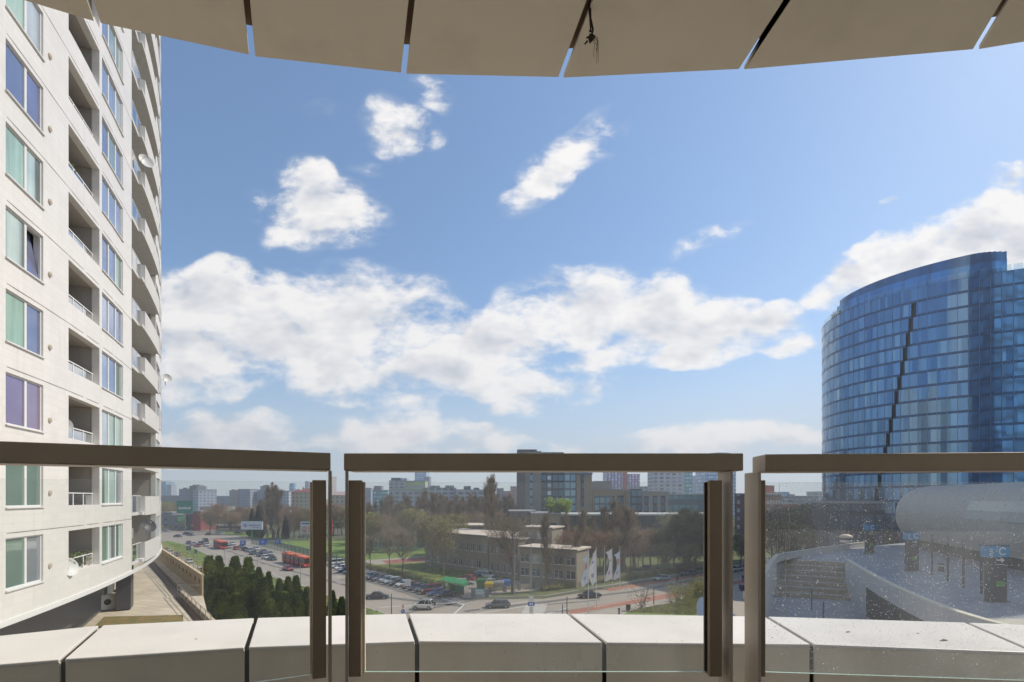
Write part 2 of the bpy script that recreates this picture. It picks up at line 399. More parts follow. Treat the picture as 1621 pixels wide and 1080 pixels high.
# --- parapet with white coping panels
cin = [bal(-330, 1078, .55), bal(98, 1043.5, .55), bal(390, 1024.5, .55), bal(660, 1015, .55), bal(957, 1017, .55), bal(1286, 1020, .55), bal(1640, 1033, .55), bal(2100, 1063, .55)]
cout = [bal(-180, 1025, .55), bal(160, 990, .55), bal(405, 978.3, .55), bal(645, 971.5, .55), bal(900, 971.5, .55), bal(1213, 976, .55), bal(1530, 985.5, .55), bal(1900, 1001, .55)]
root = thing('balcony_parapet', 'white curved parapet of wide metal coping panels just beyond the balcony glass', 'parapet', (0, 1.94, FLOOR))
for i in range(7):
    a, b, c, d = cin[i].copy(), cin[i+1].copy(), cout[i+1].copy(), cout[i].copy()
    gp = .0085
    ua = (b - a).normalized(); uc = (c - d).normalized()
    a += ua*gp; b -= ua*gp; d += uc*gp; c -= uc*gp
    m = MB(); zt = EYE - .55; zb = zt - .012
    m.hexa([(v.x, v.y, zb) for v in (a, b, c, d)] + [(v.x, v.y, zt) for v in (a, b, c, d)])
    m.build('coping', M_coping, root, bevel=.003)
    nn = Vector((-ua.y, ua.x, 0))
    m = MB(); aa, bb = a + nn*.004, b + nn*.004
    m.hexa([(v.x, v.y, FLOOR - .05) for v in (aa, bb, bb + nn*.01, aa + nn*.01)] + [(v.x, v.y, zb - .0005) for v in (aa, bb, bb + nn*.01, aa + nn*.01)])
    m.build('inner_cladding', M_cladin, root)
    m = MB(); cc, dd = c - nn*.004, d - nn*.004
    m.hexa([(v.x, v.y, FLOOR - .75) for v in (dd - nn*.01, cc - nn*.01, cc, dd)] + [(v.x, v.y, zb - .0005) for v in (dd - nn*.01, cc - nn*.01, cc, dd)])
    m.build('outer_cladding', M_coping, root)
m = MB()
for i in range(7):
    a, b, c, d = cin[i], cin[i+1], cout[i+1], cout[i]
    def mixv(p, q_, t): return p*(1-t) + q_*t
    pts = [mixv(a, d, .06), mixv(b, c, .06), mixv(b, c, .94), mixv(a, d, .94)]
    m.hexa([(v.x, v.y, FLOOR - .05) for v in pts] + [(v.x, v.y, EYE - .55 - .02) for v in pts])
m.build('core', M_dark, root)
# --- soffit panels of the balcony above
H = 2.0
def sof(px, py): return bal(px, py, -H)
lo = [(-60, -30), (153.5, 34.5), (399, 88), (639, 116), (888, 122.5), (1174, 109.5), (1545, 78), (1900, 20)]
hi = [(-60, -90), (142, 0), (390.5, 0), (652, 0), (934, 0), (1246, 0), (1592, 0), (1990, -60)]
root = thing('soffit', 'dull beige soffit of broad panels with open joints overhead', 'soffit', (0, 2.2, EYE + H))
E0 = []; D0 = []
for i in range(8):
    e = sof(*lo[i]); hpt = sof(*hi[i]); E0.append(e); D0.append((e - hpt).normalized())
for i in range(7):
    a, b = E0[i].copy(), E0[i+1].copy(); ua = (b - a).normalized(); gp = .0125
    a += ua*gp; b -= ua*gp
    if i: a += D0[i]*.004
    c = b - D0[i+1]*2.6; d = a - D0[i]*2.6
    m = MB(); m.hexa([(v.x, v.y, EYE + H) for v in (d, c, b, a)] + [(v.x, v.y, EYE + H + .018) for v in (d, c, b, a)])
    m.build('soffit_panel', M_soffit, root, bevel=.002)
m = MB()
for i in range(7):
    a, b = E0[i] - D0[i]*.10, E0[i+1] - D0[i+1]*.10; c = E0[i+1] - D0[i+1]*2.6; d = E0[i] - D0[i]*2.6
    m.hexa([(v.x, v.y, EYE + H + .05) for v in (d, c, b, a)] + [(v.x, v.y, EYE + H + .30) for v in (d, c, b, a)])
m.build('slab', M_rust, root)
# knotted cord hanging out of the joint
cp = sof(934, 14); m = MB(); rnd = random.Random(3)
pts = [cp + Vector((0, 0, .03)), cp + Vector((.002, 0, -.04)), cp + Vector((.012, 0, -.085)), cp + Vector((.006, 0, -.11)), cp + Vector((0, 0, -.135))]
for k in range(4):
    m.tube(pts[k], pts[k+1], .0045, .0042, 6)
m.tube(cp + Vector((-.006, 0, .02)), cp + Vector((.004, .004, -.09)), .003, .003, 6)
for k in range(9):
    a = cp + Vector((.003, 0, -.115)) + Vector((rnd.uniform(-.012, .012), rnd.uniform(-.01, .01), rnd.uniform(-.02, .02)))
    m.tube(a, a + Vector((rnd.uniform(-.02, .02), rnd.uniform(-.01, .01), rnd.uniform(-.02, .01))), .0045, .003, 5)
for k in range(5):
    a = cp + Vector((.006, 0, -.1)); b = a + Vector((rnd.uniform(0, .03), 0, rnd.uniform(-.05, -.02))); m.tube(a, b, .0011, .001, 4)
    m.tube(b, b + Vector((rnd.uniform(-.008, .004), 0, rnd.uniform(-.10, -.04))), .001, .0007, 4)
for px_, py_, s_ in ((1493, 1014.5, .016), (1342, 1001, .010), (1452, 1003, .006), (310, 1012, .005)):
    pl = bal(px_, py_, .55); md = MB(); md.hexa([pl + Vector(v)*s_ for v in ((-1, -.2, .02), (-.1, -.5, .02), (1.3, .1, .02), (.2, .45, .02), (-.9, -.1, .12), (-.1, -.3, .5), (1.1, .1, .2), (.2, .3, .35))]); tag(md.build('dry_leaf', M_rust, org=pl), 'small dry leaf scrap lying on the white coping', 'leaf', 'leaf scraps on the coping')
tag(m.build('cord', mat('dark_cord', (.03, .022, .018), .9), org=cp), 'frayed dark cord knotted and hanging from a soffit joint', 'cord')
# --- the building we stand in (behind and beside the balcony)
M_tile = None
m = MB(); m.box(-5, -14, 11.5, 6, -1.9, 75); m.box(-5, -1.9, EYE + H + .02, 6, .2, EYE + 5)
m.box(-2.6, -1.9, FLOOR - .25, 2.6, 1.7, FLOOR - .002)
# our own block: carries the balcony, seen only mirrored in the glass tower
M_tilefac = winmat('own_facade', (.66, .64, .60), (.10, .16, .15), 3.6, 3.0, .62, .55, 1.2, win2=(.30, .42, .36))
own = thing('apartment_building', 'white apartment block that carries this balcony', 'building', (0, -8, 11.5))
m.build('wall', M_tilefac, own)
m = MB(); m.box(-4.9, -1.895, FLOOR, 5.9, -1.85, EYE + H - .01); m.build('balcony_wall', mat('white_balcony_wall', (.80, .78, .74), .8), own)
m = MB(); m.box(-2.6, -1.9, FLOOR - .25, 2.6, 1.75, FLOOR - .002); m.build('balcony_floor', mat('floor_tile', (.66, .60, .50), .6), own)

# ================================================================ WHITE APARTMENT TOWER (curved plan)
TC = Vector((-115.4405, -12.5597)); TR = 102.0
def th_at(px, rr=TR):
    u = Vector(((px - CX) / F, 1)); a = u.dot(u); b = -2*u.dot(TC); c = TC.dot(TC) - rr*rr
    s = (-b - math.sqrt(max(0, b*b - 4*a*c))) / (2*a); p = u*s - TC; return math.atan2(p.y, p.x)
def TP(th, off, z): return Vector((TC.x + (TR + off)*math.cos(th), TC.y + (TR + off)*math.sin(th), z))
def arcslab(m, t0, t1, o0, o1, z0, z1, step=.012, caps=True):
    n = max(1, int(abs(t1 - t0) / step)); T = [t0 + (t1 - t0)*i/n for i in range(n + 1)]; k = len(m.v)
    for t in T: m.v += [TP(t, o0, z0), TP(t, o1, z0), TP(t, o1, z1), TP(t, o0, z1)]
    for i in range(n):
        for a in range(4):
            b = (a + 1) % 4; m.face((k + 4*i + a, k + 4*i + b, k + 4*i + 4 + b, k + 4*i + 4 + a))
    if caps: m.face((k, k + 3, k + 2, k + 1)); m.face([k + 4*n + j for j in range(4)])
def tilemat():
    mm = bpy.data.materials.new('white_facade_tiles'); mm.use_nodes = True; t = NT(mm.node_tree); b = t.n['Principled BSDF']
    geo = t.new('ShaderNodeNewGeometry'); P = t.xyz(geo.outputs['Position'])
    ang = t.math('ARCTAN2', t.math('SUBTRACT', P[1], TC.y), t.math('SUBTRACT', P[0], TC.x))
    u = t.math('DIVIDE', t.math('MULTIPLY', ang, TR), .62); v = t.math('DIVIDE', t.math('SUBTRACT', P[2], .15), .30)
    fu, fv = t.math('FRACT', u), t.math('FRACT', v)
    joint = t.math('MAXIMUM', t.math('LESS_THAN', fu, .035), t.math('LESS_THAN', fv, .07))
    wn = t.new('ShaderNodeTexWhiteNoise'); t.put(wn.inputs['Vector'], t.comb(t.math('FLOOR', u), t.math('FLOOR', v), 0))
    nz = t.noise(geo.outputs['Position'], .35, 5, .6)
    st = t.ss(t.noise(t.vmath('MULTIPLY', geo.outputs['Position'], (2.2, 2.2, .12)), 1, 5, .65), .5, .8)
    f = t.math('MULTIPLY', t.math('MULTIPLY_ADD', wn.outputs['Value'], .05, .93), t.math('MULTIPLY_ADD', nz, .14, .93))
    f = t.math('MULTIPLY', f, t.math('MULTIPLY_ADD', st, -.09, 1.0))
    c = t.vmath('SCALE', (.765, .735, .69), scale=f)
    c = t.mixc(t.math('MULTIPLY', joint, .18), c, (.42, .38, .34))
    t.put(b.inputs['Base Color'], c); b.inputs['Roughness'].default_value = .32
    bp = t.new('ShaderNodeBump'); bp.inputs['Strength'].default_value = .25; bp.inputs['Distance'].default_value = .01; bp.invert = True
    t.put(bp.inputs['Height'], joint); t.put(b.inputs['Normal'], bp.outputs[0]); return mm
M_tiles = tilemat()
M_white = mat('white_frame', (.72, .71, .69), .4, 0, .04)
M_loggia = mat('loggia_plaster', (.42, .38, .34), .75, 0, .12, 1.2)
M_grey = mat('grey_metal', (.34, .34, .34), .45, .3, .1)
M_bslab = mat('balcony_render', (.62, .60, .57), .6, 0, .10, 2, streak=.12)
def panemat(name, metal=.55, rough=.04, folds=0.0):
    mm = bpy.data.materials.new(name); mm.use_nodes = True; t = NT(mm.node_tree); b = t.n['Principled BSDF']
    oi = t.new('ShaderNodeObjectInfo'); geo = t.new('ShaderNodeNewGeometry')
    nz = t.noise(geo.outputs['Position'], .8, 2, .5)
    pz = t.math('MULTIPLY_ADD', nz, .5, .75)
    if folds:   # curtain folds and the gap between two drapes
        P_ = t.xyz(geo.outputs['Position']); hz = t.math('ADD', P_[0], t.math('MULTIPLY', P_[1], 1.0))
        fo = t.noise(t.comb(t.math('MULTIPLY', hz, 7.0), t.math('MULTIPLY', P_[2], .25), t.math('MULTIPLY', oi.outputs['Random'], 30.0)), 1.0, 2, .5)
        gp = t.ss(t.noise(t.comb(t.math('MULTIPLY', hz, 1.1), 0.0, t.math('MULTIPLY', oi.outputs['Random'], 77.0)), 1.0, 0, .5), .60, .66)
        pz = t.math('MULTIPLY', t.math('MULTIPLY', pz, t.math('MULTIPLY_ADD', fo, .7, .65)), t.math('MULTIPLY_ADD', gp, -.65, 1.0))
    t.put(b.inputs['Base Color'], t.vmath('SCALE', oi.outputs['Color'], scale=pz))
    b.inputs['Metallic'].default_value = metal; b.inputs['Roughness'].default_value = rough
    bp = t.new('ShaderNodeBump'); bp.inputs['Strength'].default_value = .02; bp.inputs['Distance'].default_value = .05
    t.put(bp.inputs['Height'], t.noise(geo.outputs['Position'], .6, 1, .5)); t.put(b.inputs['Normal'], bp.outputs[0])
    return mm
M_pane = panemat('coated_window_pane')
M_curt = panemat('curtained_window_pane', .12, .12, 1.0)
def railglass():
    mm = bpy.data.materials.new('rail_glass'); mm.use_nodes = True; t = NT(mm.node_tree); t.n.clear()
    a = t.new('ShaderNodeBsdfTransparent'); a.inputs[0].default_value = (.80, .88, .86, 1)
    b = t.new('ShaderNodeBsdfGlossy'); b.inputs['Roughness'].default_value = .03
    c = t.new('ShaderNodeMixShader'); fr = t.new('ShaderNodeFresnel'); fr.inputs[0].default_value = 1.5
    t.put(c.inputs[0], t.math('ADD', fr.outputs[0], .08, clamp=True)); t.put(c.inputs[1], a.outputs[0]); t.put(c.inputs[2], b.outputs[0])
    o = t.new('ShaderNodeOutputMaterial'); t.put(o.inputs[0], c.outputs[0]); return mm
M_rglass = railglass()
tower = thing('apartment_tower', 'tall curved white tiled apartment tower with loggias and a stack of balconies', 'building', (TP(th_at(100), 0, 11.5)))
FL = list(range(-1, 17))
ZB = lambda k: EYE - .35 + 3*k           # window sill height of row k
ZT = lambda k: EYE + 1.53 + 3*k
ZBOT = EYE - 4.5; ZTOP = ZT(16) + 2.2
tA0, tA1 = th_at(9), th_at(68.5); tB0, tB1 = th_at(108.5), th_at(157.5); tC0, tC1 = th_at(161.5), th_at(194.5)
tD0, tD1 = th_at(208.5), th_at(246.5); tE0, tE1 = tD1, th_at(254.5) + .10
tS = -.10
m = MB()
WT = -.32
for (a, b) in ((tS, tA0), (tA1, tB0), (tB1, tC0), (tC1, tD0), (tE0, tE0 + .004), (tE0 + .040, tE0 + .052), (tE0 + .09, tE1 + .3)):
    arcslab(m, a, b, WT, 0, ZBOT, ZTOP)
for (a, b) in ((tA0, tA1), (tB0, tB1), (tC0, tC1), (tE0 + .004, tE0 + .040), (tE0 + .052, tE0 + .09)):
    arcslab(m, a, b, WT, 0, ZBOT, ZB(-1))
    for k in FL[:-1]: arcslab(m, a, b, WT, 0, ZT(k), ZB(k + 1))
    arcslab(m, a, b, WT, 0, ZT(16), ZTOP)
m.build('facade_wall', M_tiles, tower)
m = MB(); arcslab(m, tS, tE1 + .3, -22, -2.0, ZBOT - .2, ZTOP - .5, .03); m.build('core_wall', mat('core_plaster', (.50, .47, .44), .8), tower)
m = MB(); arcslab(m, tS, tD0, -1.99, -.001, ZBOT - .14, ZBOT - .002, .02); arcslab(m, tS, tE1 + .3, -.05, .06, ZBOT - .10, ZBOT + .10, .02)
m.build('base_trim', M_white, tower)
# dark joints between the storeys
m = MB()
for k in FL:
    for (a, b) in ((tS, tD0),): arcslab(m, a, b, -.01, .004, ZT(k) + .17, ZT(k) + .20, .02)
m.build('storey_joint', mat('joint_shadow_gap', (.20, .18, .16), .8), tower)
# round vents beside the big windows
for k in FL:
    t = th_at(78.5); c = TP(t, 0, ZB(k) + .45 + .1); r_ = Vector((math.cos(t), math.sin(t), 0))
    m = MB(); m.tube(c, c + r_*.05, .12, .11, 12); m.tube(c + r_*.051, c + r_*.07, .055, .05, 10); m.build('vent_cap', mat('vent_plastic', (.50, .44, .36), .6), tower)
PAL_HI = [(.31, .26, .40), (.28, .30, .45), (.37, .30, .42), (.26, .30, .44), (.42, .40, .50)]  # violet-blue sky reflection put into the upper panes' coating tint
PAL_LO = [(.20, .34, .27), (.34, .50, .40), (.16, .26, .22), (.42, .46, .50), (.30, .42, .36)]
rnd = random.Random(11)
def window(t0, t1, k, splits, set_back=.10, open_pane=None):
    """framed window between two facade angles; splits = pane fractions"""
    z0, z1 = ZB(k) + .002, ZT(k) - .002
    a, b = TP(t0, -set_back, 0), TP(t1, -set_back, 0); u = (b - a).normalized(); L = (b - a).length; nrm = Vector((u.y, -u.x, 0))
    if nrm.dot(Vector((1, 0, 0))) < 0: nrm = -nrm
    def bx(m, s0, s1, za, zb, d0, d1):
        p = [a + u*s0 + nrm*d0, a + u*s1 + nrm*d0, a + u*s1 + nrm*d1, a + u*s0 + nrm*d1]
        m.hexa([(v.x, v.y, za) for v in p] + [(v.x, v.y, zb) for v in p])
    m = MB(); fw = .06
    bx(m, .004, L - .004, z0, z0 + fw, -.04, .03); bx(m, .004, L - .004, z1 - fw, z1, -.04, .03)
    bx(m, .004, fw, z0 + fw, z1 - fw, -.04, .03); bx(m, L - fw, L - .004, z0 + fw, z1 - fw, -.04, .03)
    for f in splits[1:-1]: bx(m, L*f - .07, L*f + .07, z0 + fw, z1 - fw, -.04, .032)
    fr = m.build('window', M_white, tower)
    m = MB(); bx(m, -.04, L + .04, z0 - .05, z0 - .004, .08, .17); m.build('sill', M_white, fr, org=tower.location)
    for i in range(len(splits) - 1):
        s0 = L*splits[i] + (fw if i == 0 else .071) - .002; s1 = L*splits[i+1] - (fw if i == len(splits) - 2 else .071) + .002
        m = MB()
        if open_pane == i:
            p = [a + u*s0 - nrm*.01, a + u*s1 - nrm*.01]; zt = z1 - fw; zb = z0 + fw; iv = -nrm*.30
            m.hexa([p[0] + Vector((0, 0, zb)), p[1] + Vector((0, 0, zb)), p[1] - nrm*.02 + Vector((0, 0, zb)), p[0] - nrm*.02 + Vector((0, 0, zb)),
                    p[0] + iv + Vector((0, 0, zt)), p[1] + iv + Vector((0, 0, zt)), p[1] + iv - nrm*.02 + Vector((0, 0, zt)), p[0] + iv - nrm*.02 + Vector((0, 0, zt))])
        else: bx(m, s0, s1, z0 + fw, z1 - fw, -.02, -.006)
        curt = rnd.random() < (.42 if k < 2 else .22)
        c = rnd.choice(PAL_LO if k < 1 else PAL_HI)
        if len(splits) == 4: c = rnd.choice([(.34, .42, .60), (.42, .50, .66), (.30, .36, .52), (.40, .52, .52)]) if k > 0 else rnd.choice(PAL_LO)  # bluer sky reflection put into these pane colours too
        if curt: c = rnd.choice([(.36, .50, .44), (.44, .54, .52), (.40, .46, .52), (.30, .44, .36)])
        pn = m.build('pane', M_curt if curt else M_pane, fr, org=tower.location); pn.color = (*c, 1)
for k in FL[:13]:
    if k < 9: window(tA0, tA1, k, [0, .56, 1], open_pane=1 if k == 3 else None)
    window(tC0, tC1, k, [0, .36, .70, 1])
    window(tE0 + .004, tE0 + .040, k, [0, .5, 1])
# loggias
for k in FL[:14]:
    z0, z1 = ZB(k) - .02, ZT(k)
    m = MB()
    arcslab(m, tB0 - .0005, tB1 + .0005, -1.9, -.33, z1 + .003, z1 + .10); arcslab(m, tB0 - .0005, tB1 + .0005, -1.9, -.33, z0 - .5, z0 - .38)
    arcslab(m, tB0 - .004, tB0 - .0006, -1.9, -.33, z0 - .5, z1); arcslab(m, tB1 + .0006, tB1 + .004, -1.9, -.33, z0 - .5, z1)
    arcslab(m, tB0, tB0 + (tB1 - tB0)*.42, -1.88, -1.80, z0 - .4, z1)
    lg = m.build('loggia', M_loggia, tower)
    m = MB(); arcslab(m, tB0 + (tB1 - tB0)*.42, tB1, -1.86, -1.82, z0 - .36, z1 - .12); o = m.build('glazed_door', M_curt, lg, org=tower.location)
    o.color = (*rnd.choice([(.16, .26, .20), (.22, .32, .26), (.30, .36, .32), (.12, .18, .16)]), 1)
    m = MB(); arcslab(m, tB0 + (tB1 - tB0)*.60, tB0 + (tB1 - tB0)*.63, -1.82, -1.77, z0 - .36, z1 - .12); m.build('door_frame', M_white, lg, org=tower.location)
    m = MB(); arcslab(m, tB0, tB1, -.30, -.27, z0 + .56, z0 + .61)
    for f in (.02, .34, .66, .97): arcslab(m, tB0 + (tB1 - tB0)*f, tB0 + (tB1 - tB0)*f + .0006, -.30, -.27, z0, z0 + .56)
    m.build('handrail', M_white, lg, org=tower.location)
    m = MB(); arcslab(m, tB0 + .001, tB1 - .001, -.29, -.28, z0 + .02, z0 + .50, caps=False); m.build('rail_glass', M_rglass, lg, org=tower.location)
# projecting balconies with a solid and a glazed stretch
tP = th_at(222.5)
m = MB(); arcslab(m, tD0 - .0008, tD0 - .0002, -2.4, -.33, ZBOT, ZTOP); arcslab(m, tD1 + .0002, tD1 + .001, -2.4, -.33, ZBOT, ZTOP)
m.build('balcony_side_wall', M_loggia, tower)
for k in FL:
    zf = ZB(k) - .55
    m = MB(); arcslab(m, tD0, tD1, -2.0, .02, zf - .20, zf); arcslab(m, tD0 + .016, tD1 - .002, .02, .22, zf - .20, zf)
    bal_ = m.build('balcony_slab', M_bslab, tower)
    m = MB(); arcslab(m, tP, tD1 - .002, .14, .24, zf - .24, zf + 1.0); arcslab(m, tP, tP + .0016, .02, .14, zf - .24, zf + 1.0); m.build('parapet', M_bslab, bal_, org=tower.location)
    m = MB(); arcslab(m, tD0 + .001, tP - .0005, .0, .012, zf + .02, zf + 1.0, caps=False); m.build('rail_glass', M_rglass, bal_, org=tower.location)
    m = MB(); arcslab(m, tD0 + .0005, tP - .0005, -.01, .025, zf + 1.0, zf + 1.04)
    for f in (.0, .5, .97): arcslab(m, tD0 + .0006 + (tP - tD0)*f, tD0 + .0010 + (tP - tD0)*f, -.01, .02, zf, zf + 1.0)
    m.build('handrail', M_white, bal_, org=tower.location)
    m = MB(); arcslab(m, tD0 + .01, tD0 + .030, -1.99, -1.93, zf + .1, zf + 2.4); arcslab(m, tD0 + .034, tD1 - .01, -1.99, -1.93, zf + .1, zf + 2.4)
    o = m.build('glazed_door', M_curt, bal_, org=tower.location); o.color = (*rnd.choice([(.16, .22, .20), (.24, .30, .28), (.34, .36, .34)]), 1)
# ground floor: dark recessed wall, columns, storefront
M_dkstone = mat('dark_stone_cladding', (.085, .085, .09), .5, 0, .25, 2)
m = MB(); arcslab(m, tS, th_at(165, TR - 3.4), -20, -3.4, 11.6, ZBOT - .2, .02); m.build('recessed_wall', M_dkstone, tower)
for px, dp in ((207, -1.6), (231, -2.2)):
    t = th_at(px, TR + dp); m = MB(); arcslab(m, t, t + .016, dp - .9, dp, 11.6, ZBOT - .2); m.build('column', M_dkstone, tower)
t0, t1 = th_at(170, TR - 3.6), th_at(199, TR - 3.6)
m = MB(); arcslab(m, t0, t1, -3.7, -3.6, 11.6, ZBOT - .2); o = m.build('storefront', M_curt, tower); o.color = (.10, .15, .14, 1)
m = MB()
for i in range(8): t = t0 + (t1 - t0)*i/7; arcslab(m, t, t + .0008, -3.62, -3.50, 11.6, ZBOT - .2)
arcslab(m, t0, t1, -3.61, -3.52, 14.0, 14.1); m.build('storefront_frame', M_white, tower)
# satellite dishes, air conditioners, plants on the tower
M_dish = mat('dish_paint', (.60, .60, .58), .5); M_leaf = mat('pot_plant_leaves', (.10, .17, .04), .7, 0, .4, 8, col2=(.22, .22, .06))
def dish(c, aim, r, label, m_=None):
    root = thing('satellite_dish', label, 'satellite dish', c, 'satellite dishes on the white tower')
    aim = Vector(aim).normalized(); qd = aim.to_track_quat('Z', 'Y')
    m = MB(); prof = [(r*f, .28*r*f*f) for f in (.02, .25, .5, .75, 1.0)]; m.lathe((0, 0, 0), prof, 20); m.lathe((0, 0, -.012), prof[::-1], 20)
    for i, v in enumerate(m.v): m.v[i] = c + qd @ v
    m.build('reflector', m_ or M_dish, root, smooth=True)
    m = MB(); m.tube(c + qd @ Vector((0, r*.9, .2*r)), c + qd @ Vector((0, .1, r*.95)), .015); m.tube(c + qd @ Vector((0, .14, r*.95)), c + qd @ Vector((0, .04, r*1.0)), .04); m.build('feed_arm', M_grey, root)
    m = MB(); m.tube(c, c - aim*.22, .03); m.tube(c - aim*.22, c - aim*.22 - Vector((0, 0, .45)), .025); m.build('bracket', M_grey, root)
aimS = (.62, -.55, .45)
dish(TP(th_at(116), -.45, ZB(0) + 3*0 + 3.55), aimS, .42, 'pale satellite dish inside the loggia just above the balcony rail')
dish(TP(th_at(111), -.1, ZB(-1) + .25), (.9, -.1, .3), .42, 'pale satellite dish at the edge of the loggia full of plants')
dish(TP(th_at(225), .30, ZB(-1) + 1.45), (.7, -.4, .4), .46, 'dark satellite dish on the lowest balcony of the white tower', mat('dark_dish', (.06, .06, .07), .5))
dish(TP(th_at(218.5), .40, ZB(7) + .75), (.7, -.5, .2), .42, 'high greenish satellite dish on the balcony column of the white tower')
dish(TP(th_at(244.5), .75, ZB(3) + .35), (.75, -.5, .2), .34, 'satellite dish sticking out from the tower edge against the clouds')
def acunit(c, t, label, w_=.85, h_=.6):
    root = thing('air_conditioner', label, 'air conditioner', c, 'outdoor air conditioning units')
    rr = Vector((math.cos(t), math.sin(t), 0)); u = Vector((-rr.y, rr.x, 0)); m = MB()
    m.obox(c, u, w_/2, .16, c.z, c.z + h_); m.build('housing', M_dish, root, bevel=.01)
    m = MB(); m.tube(c + rr*.161 + Vector((0, 0, h_*.5)) - u*.12, c + rr*.17 + Vector((0, 0, h_*.5)) - u*.12, .23, .23, 16); m.build('fan_grille', M_dark, root)
tt = th_at(216)
acunit(TP(tt, -1.0, ZB(2) - .54 + .9), -.9, 'air conditioner on a balcony two storeys above the rail')
acunit(TP(th_at(222), -1.2, ZB(1) - .5 + .6), -.9, 'air conditioner on the balcony just above the rail')
acunit(TP(th_at(213), -.5, ZB(-1) + .85), -.9, 'small air conditioner hung at the lowest balcony')
pc = G(172, 964, 11.62); acunit(pc, -.6, 'white air conditioner standing on the paved terrace by the storefront', 1.0, 1.1)
rp = random.Random(5)
def potplant(c, r, h, label, box=True, n=160):
    root = thing('potted_plant', label, 'plant', c, None)
    m = MB(); m.box(c.x - r*.6, c.y - r*.4, c.z, c.x + r*.6, c.y + r*.4, c.z + .22); m.build('planter', mat('planter_clay', (.30, .20, .12), .8), root)
    m = MB()
    for _ in range(n):
        p = c + Vector((rp.gauss(0, r*.45), rp.gauss(0, r*.45), .2 + rp.random()*h)); a = Vector((rp.uniform(-1, 1), rp.uniform(-1, 1), rp.uniform(-.4, 1))).normalized()*.10; b = a.orthogonal().normalized()*.035
        m.quad(p, p + a*.5 + b, p + a, p + a*.5 - b)
    m.build('leaves', M_leaf, root)
for i, (px, kk, lb) in enumerate(((127, -1, 'leafy pot plant in the lowest loggia beside the pale dish'), (140, -1, 'wide leafy pot plant in the middle of the lowest loggia'), (151, -1, 'pot plant at the far end of the lowest loggia'),
                                  (125, 5, 'dark pot plant in a loggia five storeys above the rail'))):
    potplant(TP(th_at(px), -.55, ZB(kk) - .05), .42, .55, lb)
m = MB(); cl = TP(th_at(118), -.7, ZB(6) - .3); m.box(cl.x - .15, cl.y - .5, cl.z, cl.x + .15, cl.y + .5, cl.z + .9)
tag(m.build('storage_box', mat('white_plastic', (.7, .7, .7), .5), org=cl, bevel=.04), 'white storage box standing in a loggia below the ceiling edge', 'box')

nb_ = thing('shade_tower', 'unseen blue glass tower added outside the view to shade the plaza', 'office tower', (115, 97, 0))  # unseen block added outside the view to cast shade over the plaza
m = MB(); m.prism([(107, 62), (96, 92), (112, 104), (132, 74)], 0, 105); m.build('glazed_wall', winmat('shade_tower_glass', (.10, .16, .24), (.16, .30, .44), 3.0, 3.7, .9, .75, rough=.3), nb_)
m = MB(); m.prism([(109, 65), (99, 91), (111, 101), (129, 75)], 105.01, 107.5); m.build('roof_plant', M_grey, nb_)
# ================================================================ BLUE GLASS OFFICE TOWER
GC = Vector((142.3, 149.3)); GA, GB = 45.3, 34.0; FH = 3.7; GTOP = EYE + 54.4
def GP(t, sc, z):
    a, b, c, s = GA*sc*math.cos(t), GB*sc*math.sin(t), math.cos(-.084), math.sin(-.084); return Vector((GC.x + c*a - s*b, GC.y + s*a + c*b, z))
NG = 130
gt = [2*math.pi*i/NG for i in range(NG + 1)]
def gcol(i, k, rg):
    b = rg.random()
    v = .88 + rg.random()*.24
    c = (.155*v, .275*v, .42*v)
    if b < .16: c = (.19, .33, .49)
    elif b < .20: c = (.28, .40, .50)
    elif b < .30: c = (.10, .20, .35)
    return c
def curtain():
    mm = bpy.data.materials.new('blue_curtain_glass'); mm.use_nodes = True; t = NT(mm.node_tree); b = t.n['Principled BSDF']
    a = t.new('ShaderNodeAttribute', attribute_name='Col').outputs['Color']
    t.put(b.inputs['Base Color'], a); b.inputs['Metallic'].default_value = .82; b.inputs['Roughness'].default_value = .09; return mm
M_curtain = curtain()
M_span = mat('dark_blue_spandrel', (.06, .11, .20), .25, .5, .1)
M_mull = mat('pale_mullion', (.20, .26, .34), .35, .6, .05)
gtow = thing('office_tower', 'tall curved blue glass office tower with a slanting dark slit', 'building', (GC.x, GC.y, 0))
nfl = int((GTOP) / FH); z00 = GTOP - nfl*FH
rg = random.Random(4); m = MB(); msp = MB(); mm_ = MB(); mdk = MB()
def ang_px(px, sc=1.0):
    """facade angle (of the half facing us) seen at this photo column"""
    k = (px - CX) / F; u = Vector((k, 1)); best = None
    for i in range(2000):
        t = math.pi + (i / 2000)*math.pi*.75; p = GP(t, sc, 0); d = abs(p.x - k*p.y)
        if best is None or d < best[0]: best = (d, t)
    return best[1]
